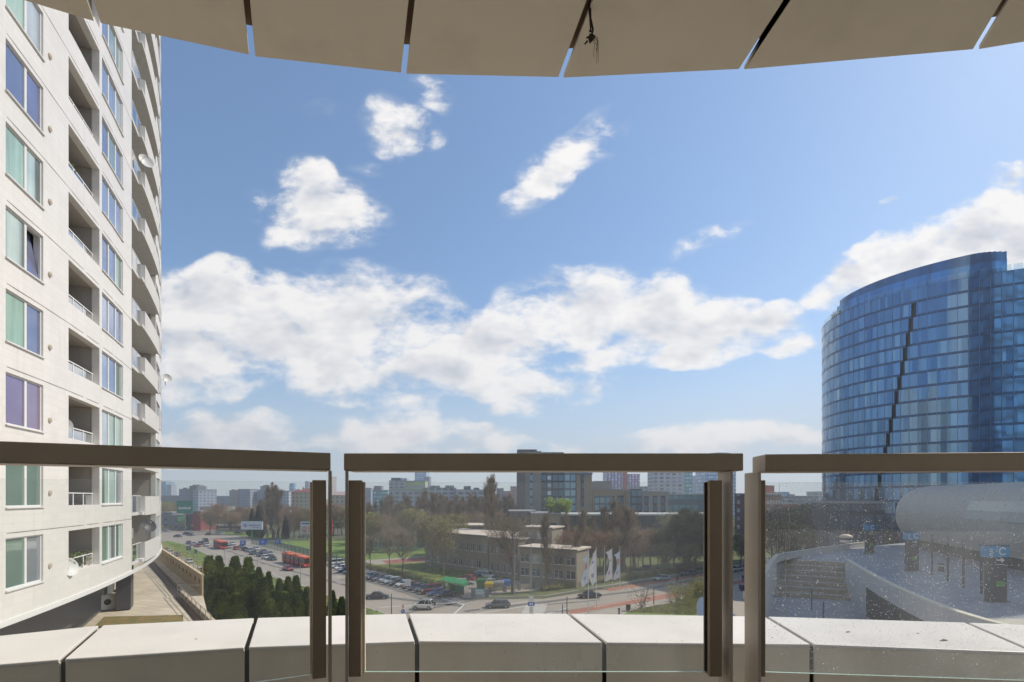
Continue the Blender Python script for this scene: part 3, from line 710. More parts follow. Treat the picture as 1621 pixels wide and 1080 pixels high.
for k in range(nfl):
    za = z00 + k*FH; zb = za + FH
    zc = (za + zb)/2
    # slit column: interpolated in elevation between its two ends in the photo
    f = (zc - EYE - 5) / (46.0); pxs = 1393 + (1449 - 1393)*max(-.5, min(1.05, f)); ts = ang_px(pxs); s0, s1 = ts - .013, ts + .013
    slit = f < 1.03
    if slit:
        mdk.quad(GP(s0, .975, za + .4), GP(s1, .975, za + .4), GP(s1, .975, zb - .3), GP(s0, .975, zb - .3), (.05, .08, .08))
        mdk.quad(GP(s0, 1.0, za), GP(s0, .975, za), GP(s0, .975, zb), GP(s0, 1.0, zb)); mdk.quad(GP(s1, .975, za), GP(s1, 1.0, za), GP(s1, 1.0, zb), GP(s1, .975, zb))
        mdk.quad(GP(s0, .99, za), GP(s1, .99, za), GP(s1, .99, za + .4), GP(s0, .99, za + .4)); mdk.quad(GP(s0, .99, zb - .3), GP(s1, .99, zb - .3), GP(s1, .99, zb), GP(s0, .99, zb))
    def clip(a, b):
        if not slit or b <= s0 or a >= s1: return [(a, b)]
        return [(x, y) for x, y in ((a, min(b, s0)), (max(a, s1), b)) if y - x > 1e-5]
    for i in range(NG):
        t0, t1 = gt[i], gt[i+1]
        jt = rg.uniform(-.0010, .0010)
        c0 = gcol(i, k, rg)
        for (a, b) in ((t0, t0 + (t1 - t0)*.33), (t0 + (t1 - t0)*.33, t1)):
            c = gcol(i, k, rg) if b < t1 else c0
            jt2 = jt + rg.uniform(-.0004, .0004)
            for x, y in clip(a, b):
                m.quad(GP(x, 1 + jt2, za + .58), GP(y, 1 + jt2, za + .58), GP(y, 1 - jt2, zb - .02), GP(x, 1 - jt2, zb - .02), c)
        for x, y in clip(t0, t1):
            msp.quad(GP(x, 1.001, za), GP(y, 1.001, za), GP(y, 1.001, za + .59), GP(x, 1.001, za + .59))
        if not slit or not (s0 - .003 < t0 < s1 + .003):
            mm_.quad(GP(t0 - .0012, 1.0035, za), GP(t0 + .0012, 1.0035, za), GP(t0 + .0012, 1.0035, zb), GP(t0 - .0012, 1.0035, zb))
    ring = 0
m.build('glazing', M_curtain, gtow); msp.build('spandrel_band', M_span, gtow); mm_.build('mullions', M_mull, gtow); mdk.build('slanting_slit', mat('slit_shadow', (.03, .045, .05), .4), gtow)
m = MB(); m.prism([GP(t, .96, 0).xy for t in gt[:-1:2]], 0, GTOP - .05); m.build('core', mat('core_dark', (.05, .06, .07), .8), gtow)
m = MB()
for i in range(NG): m.quad(GP(gt[i], 1.002, GTOP), GP(gt[i+1], 1.002, GTOP), GP(gt[i+1], .95, GTOP + .01), GP(gt[i], .95, GTOP + .01))
m.build('roof_edge', M_span, gtow)
# set-back crown: glass storey with a dark screen, lower glass balustrade round the terrace
tl, tr_ = ang_px(1322, .97), ang_px(1594, .97); m = MB(); m2 = MB(); m3 = MB()
n = 46
for i in range(n):
    a = tl + (tr_ - tl)*i/n; b = tl + (tr_ - tl)*(i + 1)/n
    h1 = 3.3; f_ = (i + 1)/n; h2 = 5.0 + 1.2*f_**.5 - (max(0, f_ - .86)/.14)**2*.9
    v = rg.uniform(.8, 1.25)
    m.quad(GP(a, .972, GTOP), GP(b, .972, GTOP), GP(b, .972, GTOP + h1), GP(a, .972, GTOP + h1), (.12*v, .26*v, .46*v))
    m2.quad(GP(a, .955, GTOP + h1), GP(b, .955, GTOP + h1), GP(b, .955, GTOP + h2), GP(a, .955, GTOP + h2), (.09*v, .16*v, .27*v))
cr = m.build('crown_glazing', M_curtain, gtow); m2.build('roof_screen', M_curtain, gtow)
m = MB(); pts = [GP(tl + (tr_ - tl)*i/20, .95, 0).xy for i in range(21)] + [GP(tr_, .5, 0).xy, GP(tl, .5, 0).xy]
m.prism(pts, GTOP, GTOP + 3.2); m.build('penthouse', MATS['core_dark'], gtow)
for i in range(NG):
    if i % 1 == 0: m3.quad(GP(gt[i], .996, GTOP), GP(gt[i+1] - .008, .996, GTOP), GP(gt[i+1] - .008, .996, GTOP + 1.5), GP(gt[i], .996, GTOP + 1.5))
m3.build('balustrade_glass', M_rglass, gtow)
m = MB()
for j, px in enumerate((1304, 1307, 1311, 1315, 1319)):
    t = ang_px(px, .985); p = GP(t, .985, GTOP)
    for _ in range(60):
        a = p + Vector((rp.gauss(0, .5), rp.gauss(0, .5), abs(rp.gauss(.8, .6)))); d = Vector((rp.uniform(-1, 1), rp.uniform(-1, 1), rp.uniform(-1, 1))).normalized()*.35; m.quad(a, a + d*.5 + d.orthogonal()*.3, a + d, a + d*.5 - d.orthogonal()*.3)
tag(m.build('roof_shrubs', M_leaf, org=GP(ang_px(1311), .985, GTOP)), 'row of green shrubs on the roof terrace edge of the glass tower', 'shrub')
# ================================================================ GROUND, ROADS, LAWNS, TERRACES
def P2(*pts, z=0.0): return [G(x, y, z).xy for x, y in pts]
M_earth = mat('ground_earth', (.115, .105, .07), .95, 0, .3, .03, col2=(.07, .085, .035))
M_asph = mat('road_asphalt', (.32, .275, .225), .88, 0, .16, .12, bump=.15, bscale=8)  # one even base tone for the main road surface
M_asph2 = mat('yard_asphalt', (.23, .20, .165), .88, 0, .18, .2)
M_grass = mat('mown_grass', (.12, .19, .03), .9, 0, .3, .25, col2=(.18, .24, .045))
M_grass2 = mat('rough_grass', (.075, .105, .025), .9, 0, .3, .3, col2=(.13, .14, .045))
M_pitch = mat('sports_pitch', (.035, .14, .055), .85, 0, .12, .15)
M_track = mat('red_running_track', (.30, .10, .065), .85, 0, .15, .4)
M_redlane = mat('red_cycle_lane', (.34, .145, .09), .85, 0, .2, .4)
M_pave = mat('concrete_paving', (.36, .31, .25), .85, 0, .14, .5)
M_kerb = mat('kerb_stone', (.42, .40, .36), .8, 0, .1, 2)
M_line = mat('road_paint', (.62, .60, .56), .7, 0, .25, 3)
M_conc = mat('pale_concrete', (.48, .43, .35), .8, 0, .14, .6, streak=.15)
m = MB(); m.quad((-4000, -900, 0), (4000, -900, 0), (4000, 6000, 0), (-4000, 6000, 0)); struct('ground', m, M_earth)
m = MB()
def sheet(m, pts, z): k = len(m.v); m.v += [Vector((p[0], p[1], z)) for p in pts]; A = sum(pts[i][0]*pts[(i+1) % len(pts)][1] - pts[(i+1) % len(pts)][0]*pts[i][1] for i in range(len(pts))); idx = [k + i for i in range(len(pts))]; m.face(idx if A > 0 else idx[::-1])
asph = P2((150, 842), (330, 837), (430, 862), (500, 884), (560, 902), (640, 925), (735, 950), (860, 948), (1000, 926), (1180, 897), (1330, 880)) + [(110, 60), (60, 40), (-60, 40), (-180, 120)]
sheet(m, asph, .004); struct('road', m, M_asph)
def raised(name, pts, mt, h=.13, kerb=True, lab=None):
    m = MB(); pts = [Vector(p) for p in pts]
    c = sum(pts, Vector((0, 0)))/len(pts); inner = []
    if kerb:
        n = len(pts); k = len(m.v)
        A = sum(pts[i][0]*pts[(i+1) % n][1] - pts[(i+1) % n][0]*pts[i][1] for i in range(n))
        if A < 0: pts = pts[::-1]
        for i in range(n):
            e0 = (pts[i] - pts[i-1]).normalized(); e1 = (pts[(i+1) % n] - pts[i]).normalized()
            nn = (Vector((-e0.y, e0.x)) + Vector((-e1.y, e1.x))).normalized(); inner.append(pts[i] + nn*.22)
        m.v += [Vector((p.x, p.y, -.2)) for p in pts] + [Vector((p.x, p.y, h)) for p in pts] + [Vector((p.x, p.y, h)) for p in inner]
        for i in range(n):
            j = (i+1) % n; m.cur = 1; m.face((k+i, k+j, k+n+j, k+n+i)); m.face((k+n+i, k+n+j, k+2*n+j, k+2*n+i))
        m.cur = 0; m.face([k + 2*n + i for i in range(n)])
    else: m.prism(pts, -.2, h)
    return struct(name, m, [mt, M_kerb], lab)
median = P2((256, 857), (273.6, 857), (293, 862.6), (311, 869.7), (331.6, 880), (352, 893), (366, 905), (372, 915), (357, 915), (330, 903), (305, 891), (291, 883.5), (276.7, 876), (256, 864))
raised('lawn', median, M_grass)
verge = P2((405, 906), (425, 911.5), (476, 927), (530, 947), (575, 960), (612, 972.5), (600, 985), (560, 1010), (480, 985), (420, 950), (380, 925))
raised('lawn', verge, M_grass)
yard = P2((430, 857), (545, 884), (600, 897), (640, 911), (672, 922), (722, 936), (735, 947), (862, 944), (1000, 921), (1180, 893), (1250, 882)) + [(200, 200), (60, 230)] + P2((760, 852), (560, 850))
raised('lawn', yard, M_grass2, .12)
isl = P2((985, 973), (1012, 964), (1060, 956), (1112, 938.5), (1122, 939), (1128, 950), (1100, 990), (1010, 995))
raised('lawn', isl, M_grass, .14)
farl = P2((345, 841), (470, 850), (470, 853), (420, 852), (345, 846)); raised('lawn', farl, M_grass, .12)
def flat(name, pts, z, mt, lab=None): m = MB(); sheet(m, pts, z); return struct(name, m, mt, lab)
flat('lawn', P2((440, 858), (497, 857), (570, 857), (572, 889), (548, 886), (500, 872)), .126, M_grass)
flat('lawn', P2((572, 874), (676, 868), (676, 881), (572, 889)), .126, M_grass)
flat('lawn', P2((575, 896), (690, 889), (745, 902), (790, 926), (738, 930), (650, 914)), .126, M_grass)
flat('field', P2((575, 856), (674, 853), (674, 868), (640, 874), (575, 866)), .130, M_pitch)
flat('path', P2((560, 889), (700, 879), (706, 886), (690, 889), (575, 896), (562, 898)), .130, M_pave)
flat('path', P2((605, 888.5), (686, 881.5), (688, 888.5), (612, 893.5)), .135, M_track)
flat('path', P2((722, 925), (800, 926), (800, 921), (1000, 909), (1130, 892), (1130, 896), (1000, 914), (862, 934), (795, 940), (770, 946), (735, 946)), .131, M_pave)
flat('path', P2((722, 936), (738, 947), (790, 942), (770, 926), (745, 918), (728, 916), (716, 924)), .136, M_asph2)
# red cycle lanes and paint on the road
flat('path', P2((955, 932.5), (1000, 926), (1065, 915.5), (1130, 906.5), (1130, 910), (1060, 921), (965, 936)), .010, M_redlane)
flat('path', P2((895, 967), (960, 956), (1060, 938), (1130, 924), (1180, 917), (1180, 923), (1130, 930.5), (1060, 947), (960, 963), (905, 973)), .010, M_redlane)
flat('pavement', P2((930, 975), (960, 963.5), (1060, 947.3), (1130, 931), (1180, 923.5), (1180, 1000), (930, 1000)), .009, M_pave)
M_park = mat('parking_asphalt', (.17, .155, .135), .88, 0, .16, .2)
flat('road', P2((573, 899), (640, 917), (722, 943), (700, 962), (640, 940), (560, 915)), .010, M_park)
m = MB()
def stripe(m, a, b, wd, z=.014):
    a, b = Vector(a), Vector(b); u = (b - a).normalized(); n = Vector((-u.y, u.x))*wd/2; k = len(m.v)
    m.v += [Vector((p.x, p.y, z)) for p in (a - n, b - n, b + n, a + n)]; m.face((k, k+1, k+2, k+3))
def dashes(m, a, b, dl, gp, wd=.15):
    a, b = Vector(a), Vector(b); L = (b - a).length; u = (b - a).normalized(); s = 0
    while s < L: stripe(m, a + u*s, a + u*min(L, s + dl), wd); s += dl + gp
bd = (G(560, 930).xy - G(330, 856).xy).normalized(); bn = Vector((-bd.y, bd.x)); base = G(480, 905).xy
for off, dl in ((0, 3), (3.5, 3), (-3.5, 3), (7, 999), (-7.5, 999), (10.3, 3)):
    dashes(m, base + bn*off - bd*130, base + bn*off + bd*(28 if dl == 3 else 30), dl, 6, .15)
sdv = Vector((.80, .61)); sn = Vector((-.61, .80)); b2 = G(940, 943).xy
dashes(m, b2 + sn*1.2 - sdv*6, b2 + sn*1.2 + sdv*60, 3, 5, .14)
for off in (-7.6, 6.2): stripe(m, b2 + sn*off - sdv*8, b2 + sn*off + sdv*70, .16)
for a, b in (((735, 953), (600, 962)), ((590, 920), (735, 957)), ((735, 957), (700, 990)), ((760, 965), (835, 952)), ((735, 975), (850, 957)), ((855, 975), (900, 962))): stripe(m, G(*a).xy, G(*b).xy, .28)
for i in range(9):
    p = G(842, 974).xy + Vector((-.2, 1))*i*1.0 + Vector((i*.35, 0)); stripe(m, p - Vector((2.0, .4)), p + Vector((2.0, .4)), .45)
ru = (G(705, 947).xy - G(587, 916).xy).normalized(); rn_ = Vector((ru.y, -ru.x)); rn_ = -rn_ if rn_.dot(Vector((-1, -1))) < 0 else rn_
for i in range(14):
    p = G(587, 916).xy + ru*(i*2.72 - 1.36); stripe(m, p + rn_*2.2, p - rn_*2.4, .12, .016)
struct('road_marking', m, M_line)
# tyre-darkened bands and patches on the junction
m = MB(); rq = random.Random(9)
def smear(a, b, wd, z):
    a, b = G(*a).xy, G(*b).xy; u = (b - a).normalized(); n = Vector((-u.y, u.x)); N = 14; k = len(m.v)
    for i in range(N + 1):
        p = a + (b - a)*i/N; h = wd*(.5 + rq.uniform(-.12, .12)); q_ = n*(rq.uniform(-.15, .15)); m.v += [Vector((*(p - n*h + q_), z)), Vector((*(p + n*h + q_), z))]
    for i in range(N): m.face((k+2*i, k+2*i+2, k+2*i+3, k+2*i+1))
for a, b, wd in (((560, 940), (735, 960), 1.6), ((735, 968), (1000, 937), 1.5), ((1000, 937), (1170, 905), 1.3), ((620, 975), (760, 948), 1.0), ((420, 893), (560, 930), 1.0), ((330, 862), (420, 893), 1.0), ((860, 958), (950, 950), .8)):
    smear(a, b, wd, .0075)
struct('road_patch', m, mat('worn_asphalt', (.135, .125, .115), .8, 0, .2, .5))

# ---------------- podium terrace along the white tower
ZP = 11.5
def slabmat(name, col, wd=1.2, ang=.9):
    mm = bpy.data.materials.new(name); mm.use_nodes = True; t = NT(mm.node_tree); b = t.n['Principled BSDF']; geo = t.new('ShaderNodeNewGeometry')
    mp = t.new('ShaderNodeMapping'); mp.inputs['Rotation'].default_value = (0, 0, ang); t.put(mp.inputs[0], geo.outputs['Position'])
    br = t.new('ShaderNodeTexBrick'); t.put(br.inputs['Vector'], mp.outputs[0]); br.inputs['Scale'].default_value = 1; br.inputs['Brick Width'].default_value = wd; br.inputs['Row Height'].default_value = wd*.5
    br.inputs['Mortar Size'].default_value = .025; br.inputs['Color1'].default_value = tuple(c*1.08 for c in col) + (1,); br.inputs['Color2'].default_value = tuple(c*.9 for c in col) + (1,); br.inputs['Mortar'].default_value = tuple(c*.6 for c in col) + (1,)
    n1_ = t.noise(geo.outputs['Position'], .22, 5, .65); c = t.vmath('SCALE', br.outputs[0], scale=t.math('MULTIPLY_ADD', n1_, .6, .70)); t.put(b.inputs['Base Color'], c); b.inputs['Roughness'].default_value = .72; MATS[name] = mm; return mm
M_terr = slabmat('terrace_paving', (.58, .50, .39), 1.6, .4)
M_brownpave = mat('brown_paving', (.30, .19, .12), .85, 0, .15, .6)
pod = [(-140, 110), (-140, -30), (8, -30), (8, 24), (-17, 30)] + [G(333, 990, ZP).xy, G(322, 944, ZP).xy, G(250, 884.5, ZP).xy, (-62, 86), (-90, 100)]
m = MB(); m.prism([tuple(p) for p in pod], 0, ZP); struct('terrace', m, [M_terr], 'pale paved terrace beside the white apartment tower')
flat('paving', [G(*p, ZP).xy for p in ((236, 890), (243, 889), (292, 937), (345, 1000), (325, 1000), (268, 938))], ZP + .006, M_brownpave)
m = MB()
for a, b, c in (((236, 893), (322, 1000), .20), ((244, 891), (338, 1000), .2)):
    stripe(m, G(*a, ZP).xy, G(*b, ZP).xy, c, ZP + .012)
struct('drain_channel', m, mat('drain_grate', (.10, .09, .08), .6, .4))
# parapet wall with rounded openings and a rail
M_wall = mat('beige_wall_render', (.50, .40, .27), .85, 0, .12, .8, streak=.2)
wa, wb = G(247, 883, ZP).xy, G(321, 943, ZP).xy
wl = thing('terrace_wall', 'beige terrace wall with a row of dark square openings beside the road', 'wall', (wa.x, wa.y, ZP))
u = (wb - wa).normalized(); n_ = Vector((-u.y, u.x)); L = (wb - wa).length
m = MB(); nb = 15; st = L/nb; hw = .06
m.obox((wa + wb)/2, u, L/2, hw, ZP, ZP + .85); m.obox((wa + wb)/2, u, L/2, hw, ZP + 1.3, ZP + 1.75)
for i in range(nb + 1):
    s0 = max(0, i*st - (st - .9)/2); s1 = min(L, i*st + (st - .9)/2); m.obox(wa + u*(s0 + s1)/2, u, (s1 - s0)/2, hw, ZP + .8502, ZP + 1.2998)
m.build('wall', M_wall, wl)
m = MB(); m.obox((wa + wb)/2 + n_*.075, u, L/2 - .1, .012, ZP + .8, ZP + 1.35); m.build('shade_backing', M_dark, wl)  # dark sheet behind the openings paints in their shade
m = MB(); m.obox((wa + wb)/2, u, L/2, .12, ZP + 1.752, ZP + 1.84); m.build('coping', mat('wall_coping', (.56, .46, .32), .8), wl)
m = MB()
for i in range(nb + 1):
    p = wa + u*i*st; m.tube((p.x, p.y, ZP + 1.84), (p.x, p.y, ZP + 2.75), .03)
for h in (2.75, 2.45, 2.15): m.tube((wa.x, wa.y, ZP + h), (wb.x, wb.y, ZP + h), .025)
m.build('handrail', mat('ochre_rail', (.50, .36, .16), .5, .3), wl)
m = MB()
p0, p1 = G(281, 945, ZP).xy, G(334, 1000, ZP).xy
sw = thing('stair_railing', 'metal railing round the stair down from the terrace', 'railing', (p0.x, p0.y, ZP))
for h in (.35, .7, 1.05): m.tube((p0.x, p0.y, ZP + h), (p1.x, p1.y, ZP + h), .025)
for i in range(9): p = p0 + (p1 - p0)*i/8; m.tube((p.x, p.y, ZP), (p.x, p.y, ZP + 1.05), .025)
pc_ = G(314, 946, ZP).xy; m.tube((p0.x, p0.y, ZP + 1.05), (pc_.x, pc_.y, ZP + 1.05), .03); m.tube((p0.x, p0.y, ZP + .6), (pc_.x, pc_.y, ZP + .6), .02)
m.build('handrail', M_grey, sw)
m = MB(); m.obox((p0 + p1)/2 + Vector((.35, 0)), p1 - p0, (p1 - p0).length/2, .12, ZP, ZP + .55); m.build('kerb_wall', M_wall, sw)
# dried planter strip near the tower
m = MB(); m.prism([G(*p, ZP).xy for p in ((165, 979), (290, 976), (290, 990), (150, 995))], ZP, ZP + .12); struct('planting_bed', m, mat('dry_bed', (.26, .17, .07), .95, 0, .3, 2, col2=(.14, .14, .04)))

# ---------------- plaza on the right: deck, sunken court with terraced steps, ramp wall
M_slate = slabmat('blue_grey_paving', (.31, .315, .325))
M_step = mat('step_tread', (.30, .27, .215), .8, 0, .15, .6)
M_rampw = mat('ramp_wall_concrete', (.50, .50, .50), .7, 0, .08, .5, streak=.12)
st_t0, st_t1 = G(1248, 884, ZP).xy, G(1346, 890, ZP).xy          # top of the steps
ZC = 8.0
st_b0, st_b1 = G(1225, 944, ZC).xy, G(1380, 953, ZC).xy          # bottom of the steps
Lw = [G(1192, 985, 12.4).xy, G(1198, 935, 12.4).xy, G(1215, 898, 12.4).xy, G(1224, 884, 12.4).xy, G(1237, 876.5, 12.4).xy, G(1285, 869, 12.4).xy, G(1333, 862, 12.4).xy, G(1376, 857, 12.4).xy]
far = [(95, 108), (150, 118), (150, -30), (40, -30)]
Wl = [G(1341, 885, 12.5).xy, G(1375, 905, 12.5).xy, G(1420, 928, 12.5).xy, G(1471, 950, 12.5).xy, G(1530, 971, 12.5).xy, G(1605, 991, 12.5).xy, G(1720, 1015, 12.5).xy]
# deck polygons (butted edge to edge)
m = MB()
m.prism([tuple(p) for p in (Wl[::-1] + [st_t1] + [Lw[-1]] + far)], 0, ZP)                       # plaza right of the ramp wall
m.prism([tuple(p) for p in ([st_t0, st_t1, Lw[-1]] + Lw[:-1][::-1][:4])], 0, ZP)                        # behind the steps
m.prism([tuple(p) for p in ([st_t0] + [Lw[3], Lw[2], Lw[1], Lw[0]] + [G(1215, 1010, ZC).xy, st_b0])], 0, ZC + .0)
struct('plaza', m, M_slate, 'blue-grey paved plaza in the shade of the added tower')
m = MB(); m.prism([tuple(p) for p in ([st_b0, st_b1] + [(36, 30), (16, 22), G(1215, 1010, ZC).xy])], 0, ZC - .01); struct('sunken_court', m, M_slate)
# terraced steps
NS = 7; m = MB(); m2 = MB()
for i in range(NS):
    f0, f1 = i/NS, (i+1)/NS; z = ZC + (ZP - ZC)*(1 - f0)
    a0 = st_t0 + (st_b0 - st_t0)*f0; a1 = st_t1 + (st_b1 - st_t1)*f0; b0 = st_t0 + (st_b0 - st_t0)*f1; b1 = st_t1 + (st_b1 - st_t1)*f1
    z -= .01
    m.prism([tuple(p) for p in (a0, a1, b1, b0)], 0, z)
    u = (b1 - b0).normalized(); nn = Vector((-u.y, u.x))*.28
    m2.prism([tuple(p) for p in (b0 + nn, b1 + nn, b1 - nn*.1, b0 - nn*.1)], z + .002, z + .03)
ts_ = thing('terraced_steps', 'wide terraced steps going down into the sunken court of the plaza', 'steps', (st_t0.x, st_t0.y, ZC))
m.build('tread', M_step, ts_); m2.build('nosing', mat('step_nosing', (.42, .40, .35), .7), ts_)
# sloped left cheek; pale blocks paint sunlight onto the tread ends
m = MB()
for i in range(NS):
    f = (i + .5)/NS; a = st_t0 + (st_b0 - st_t0)*f; z = ZC + (ZP - ZC)*(1 - f); m.obox(a + Vector((-2.0, .1)), (1, -.05), 1.7, .42, ZC - .5, z + .12)
m.build('lit_tread_end', mat('lit_tread_concrete', (.60, .55, .46), .75), ts_)
def wallstrip(name, pts, z0, z1, th, mt, lab, cat, cop=None, w2=None):
    root = thing(name, lab, cat, (pts[0][0], pts[0][1], z1))
    m = MB(); m2 = MB(); n = len(pts); L_ = []; R_ = []
    for i, p in enumerate(pts):
        e = (pts[min(n-1, i+1)] - pts[max(0, i-1)]).normalized(); nn = Vector((-e.y, e.x)); L_.append(p + nn*th/2); R_.append(p - nn*th/2)
    for i in range(n - 1):
        m.hexa([(*R_[i], z0), (*R_[i+1], z0), (*L_[i+1], z0), (*L_[i], z0), (*R_[i], z1), (*R_[i+1], z1), (*L_[i+1], z1), (*L_[i], z1)])
        c = .06/th + 1
        q0, q1, q2, q3 = [pts[j] + (v - pts[j])*c for j, v in ((i, R_[i]), (i+1, R_[i+1]), (i+1, L_[i+1]), (i, L_[i]))]
        m2.hexa([(*q0, z1 + .002), (*q1, z1 + .002), (*q2, z1 + .002), (*q3, z1 + .002), (*q0, z1 + .10), (*q1, z1 + .10), (*q2, z1 + .10), (*q3, z1 + .10)])
    m.build('wall', mt, root); m2.build('coping', cop or M_conc, root); return root
def smoothline(P, k=6):
    out = []
    for i in range(len(P) - 1):
        p0, p1, p2, p3 = P[max(0, i-1)], P[i], P[i+1], P[min(len(P)-1, i+2)]
        for j in range(k):
            t = j/k; out.append(.5*((2*p1) + (p2 - p0)*t + (2*p0 - 5*p1 + 4*p2 - p3)*t*t + (3*p1 - p0 - 3*p2 + p3)*t**3))
    return out + [P[-1]]
M_ivory = mat('ivory_coping', (.62, .56, .44), .6)
wr = wallstrip('ramp_wall', smoothline(Wl), ZC - 4, 12.4, .40, M_rampw, 'curved grey ramp wall with pale coping crossing the plaza', 'wall', M_ivory)
wallstrip('plaza_parapet', smoothline(Lw), 0, 12.3, .45, mat('plaza_wall', (.55, .52, .47), .7), 'low curved parapet round the far edge of the plaza and its steps', 'wall', M_conc)
# near-black sheet proud of the ramp wall's court side stands in for an opening
m = MB(); wp = smoothline(Wl)
gd = []
for i, p in enumerate(wp):
    e = (wp[min(len(wp)-1, i+1)] - wp[max(0, i-1)]).normalized(); nn = Vector((-e.y, e.x)); s_ = p - nn*.21 if (p - nn*.21 - Vector((20, 40))).length < (p + nn*.21 - Vector((20, 40))).length else p + nn*.21
    gd.append(s_)
gd = [p for p in gd if 27 < p.y < 53]
for i in range(len(gd) - 1):
    zt = lambda j: 11.0 - .0*j
    f0 = i/(len(gd)-1); f1 = (i+1)/(len(gd)-1)
    ztop0, ztop1 = 10.9, 10.9; zb0, zb1 = 5, 5
    m.quad((*gd[i], zb0), (*gd[i+1], zb1), (*gd[i+1], ztop1), (*gd[i], ztop0))
m.build('dark_opening_sheet', mat('opening_dark', (.03, .04, .035), .6), wr)
# pale sheet painting the sunlit deck patch near the ramp's end
flat('paving', [G(*p, ZP).xy for p in ((1560, 978), (1720, 985), (1720, 1030), (1640, 1005))], ZP + .01, M_conc)
# concrete block by the grass island
b0 = G(1106, 972, 3).xy
m = MB(); m.prism([tuple(G(*p, 6.0).xy) for p in ((1108, 945.5), (1127, 945.5), (1185, 990), (1103, 990), (1103, 955))], 0, 6.0)
tag(m.build('planter_wall', M_rampw, org=(b0.x, b0.y, 0)), 'pale concrete planter block at the end of the grass island', 'planter')

# curved metal hall
HL = [(1428, 862), (1470, 878), (1530, 899), (1621, 926), (1760, 960)]
hp = [Vector((66.5, 87)), Vector((62.5, 75)), Vector((58.5, 64)), Vector((55.5, 55)), Vector((53.5, 46)), Vector((52, 32)), Vector((51, 10)), Vector((51, -20))]
hp = smoothline(hp, 5)
mh = bpy.data.materials.new('hall_metal_mesh'); mh.use_nodes = True; t = NT(mh.node_tree); b_ = t.n['Principled BSDF']
geo = t.new('ShaderNodeNewGeometry'); Pq = t.xyz(geo.outputs['Position'])
fy = t.math('FRACT', t.math('MULTIPLY', t.math('SUBTRACT', Pq[1], t.math('MULTIPLY', t.math('POWER', t.math('MAXIMUM', t.math('SUBTRACT', Pq[2], 15.0), 0.0), 1.6), .12)), .26))
seam = t.math('LESS_THAN', fy, .045)
fz = t.math('LESS_THAN', t.math('FRACT', t.math('MULTIPLY', Pq[2], .5)), .03)
nz = t.noise(geo.outputs['Position'], 1.6, 6, .7); fine = t.noise(geo.outputs['Position'], 9, 2, .6)
c = t.vmath('SCALE', (.58, .545, .475), scale=t.math('MULTIPLY_ADD', nz, .35, .70)); c = t.vmath('SCALE', c, scale=t.math('MULTIPLY_ADD', fine, .4, .8))
c = t.mixc(t.math('MULTIPLY', t.math('MAXIMUM', seam, fz), .35), c, (.62, .62, .60))
t.put(b_.inputs['Base Color'], c); b_.inputs['Metallic'].default_value = .08; b_.inputs['Roughness'].default_value = .6
hall = thing('metal_hall', 'long bulging hall clad in grey metal mesh beyond the plaza pylons', 'building', (60, 60, ZP))
prof = []                                            # (inset, z): bulging section
for i in range(15):
    a = -.75 + (math.pi/2 + .75)*i/14; prof.append((6.0 - 6.0*max(0, math.cos(a))**.7, 17.0 + 5.0*math.sin(a)))
prof[0] = (1.6, 13.0)
# plan outline: near side line, rounded far end
out = []
for i, p in enumerate(hp):
    e = (hp[min(len(hp)-1, i+1)] - hp[max(0, i-1)]).normalized(); nn = Vector((-e.y, e.x)); out.append((p, nn if nn.x > 0 else -nn))
p0, n0 = out[0]; cc = p0 + n0*7.5; ends = []
e0 = (hp[0] - hp[1]).normalized()
for i in range(1, 13):
    a = math.pi*i/12; d = -n0*math.cos(a) + e0*math.sin(a); ends.append((cc + d*7.5, -d))
ring = ends[::-1] + out
m = MB(); k0 = 0; npf = len(prof)
for p, nn in ring:
    for ins, z in prof: q_ = p + nn*min(ins, 6.6); m.v.append(Vector((q_.x, q_.y, z)))
for i in range(len(ring) - 1):
    for j in range(npf - 1): m.face((i*npf + j, (i+1)*npf + j, (i+1)*npf + j + 1, i*npf + j + 1))
m.build('shell', mh, hall, smooth=True)
m = MB(); inn = [tuple(p + nn*2.4) for p, nn in ring]; m.prism(inn + [(90, -20), (90, 80)], ZP, 13.05); m.build('recessed_base', mat('base_dark', (.05, .05, .05), .6), hall)
m = MB(); inn = [tuple(p + nn*6.4) for p, nn in ring]; m.prism(inn + [(90, -20), (90, 80)], 15, 21.9); m.build('roof', mat('hall_roof', (.35, .37, .40), .6), hall)
m = MB()
for (s0, s1, z0, z1) in ((0, 0, 0, 0),):
    zone = [(p, nn) for p, nn in out if 30 < p.y < 67]
    for i in range(len(zone) - 1):
        (p, nn), (p2, nn2) = zone[i], zone[i+1]; pf = lambda z: 6.0 - 6.0*max(0, math.cos(math.asin((z - 17)/5)))**.7 - .08
        for za, zb in ((17.2, 18.4), (18.4, 19.6)):
            m.quad((*(p + nn*pf(za)), za), (*(p2 + nn2*pf(za)), za), (*(p2 + nn2*pf(zb)), zb), (*(p + nn*pf(zb)), zb))
m.build('window_band', mat('hall_window_band', (.40, .42, .39), .3, .3, .2, 1.0), hall)
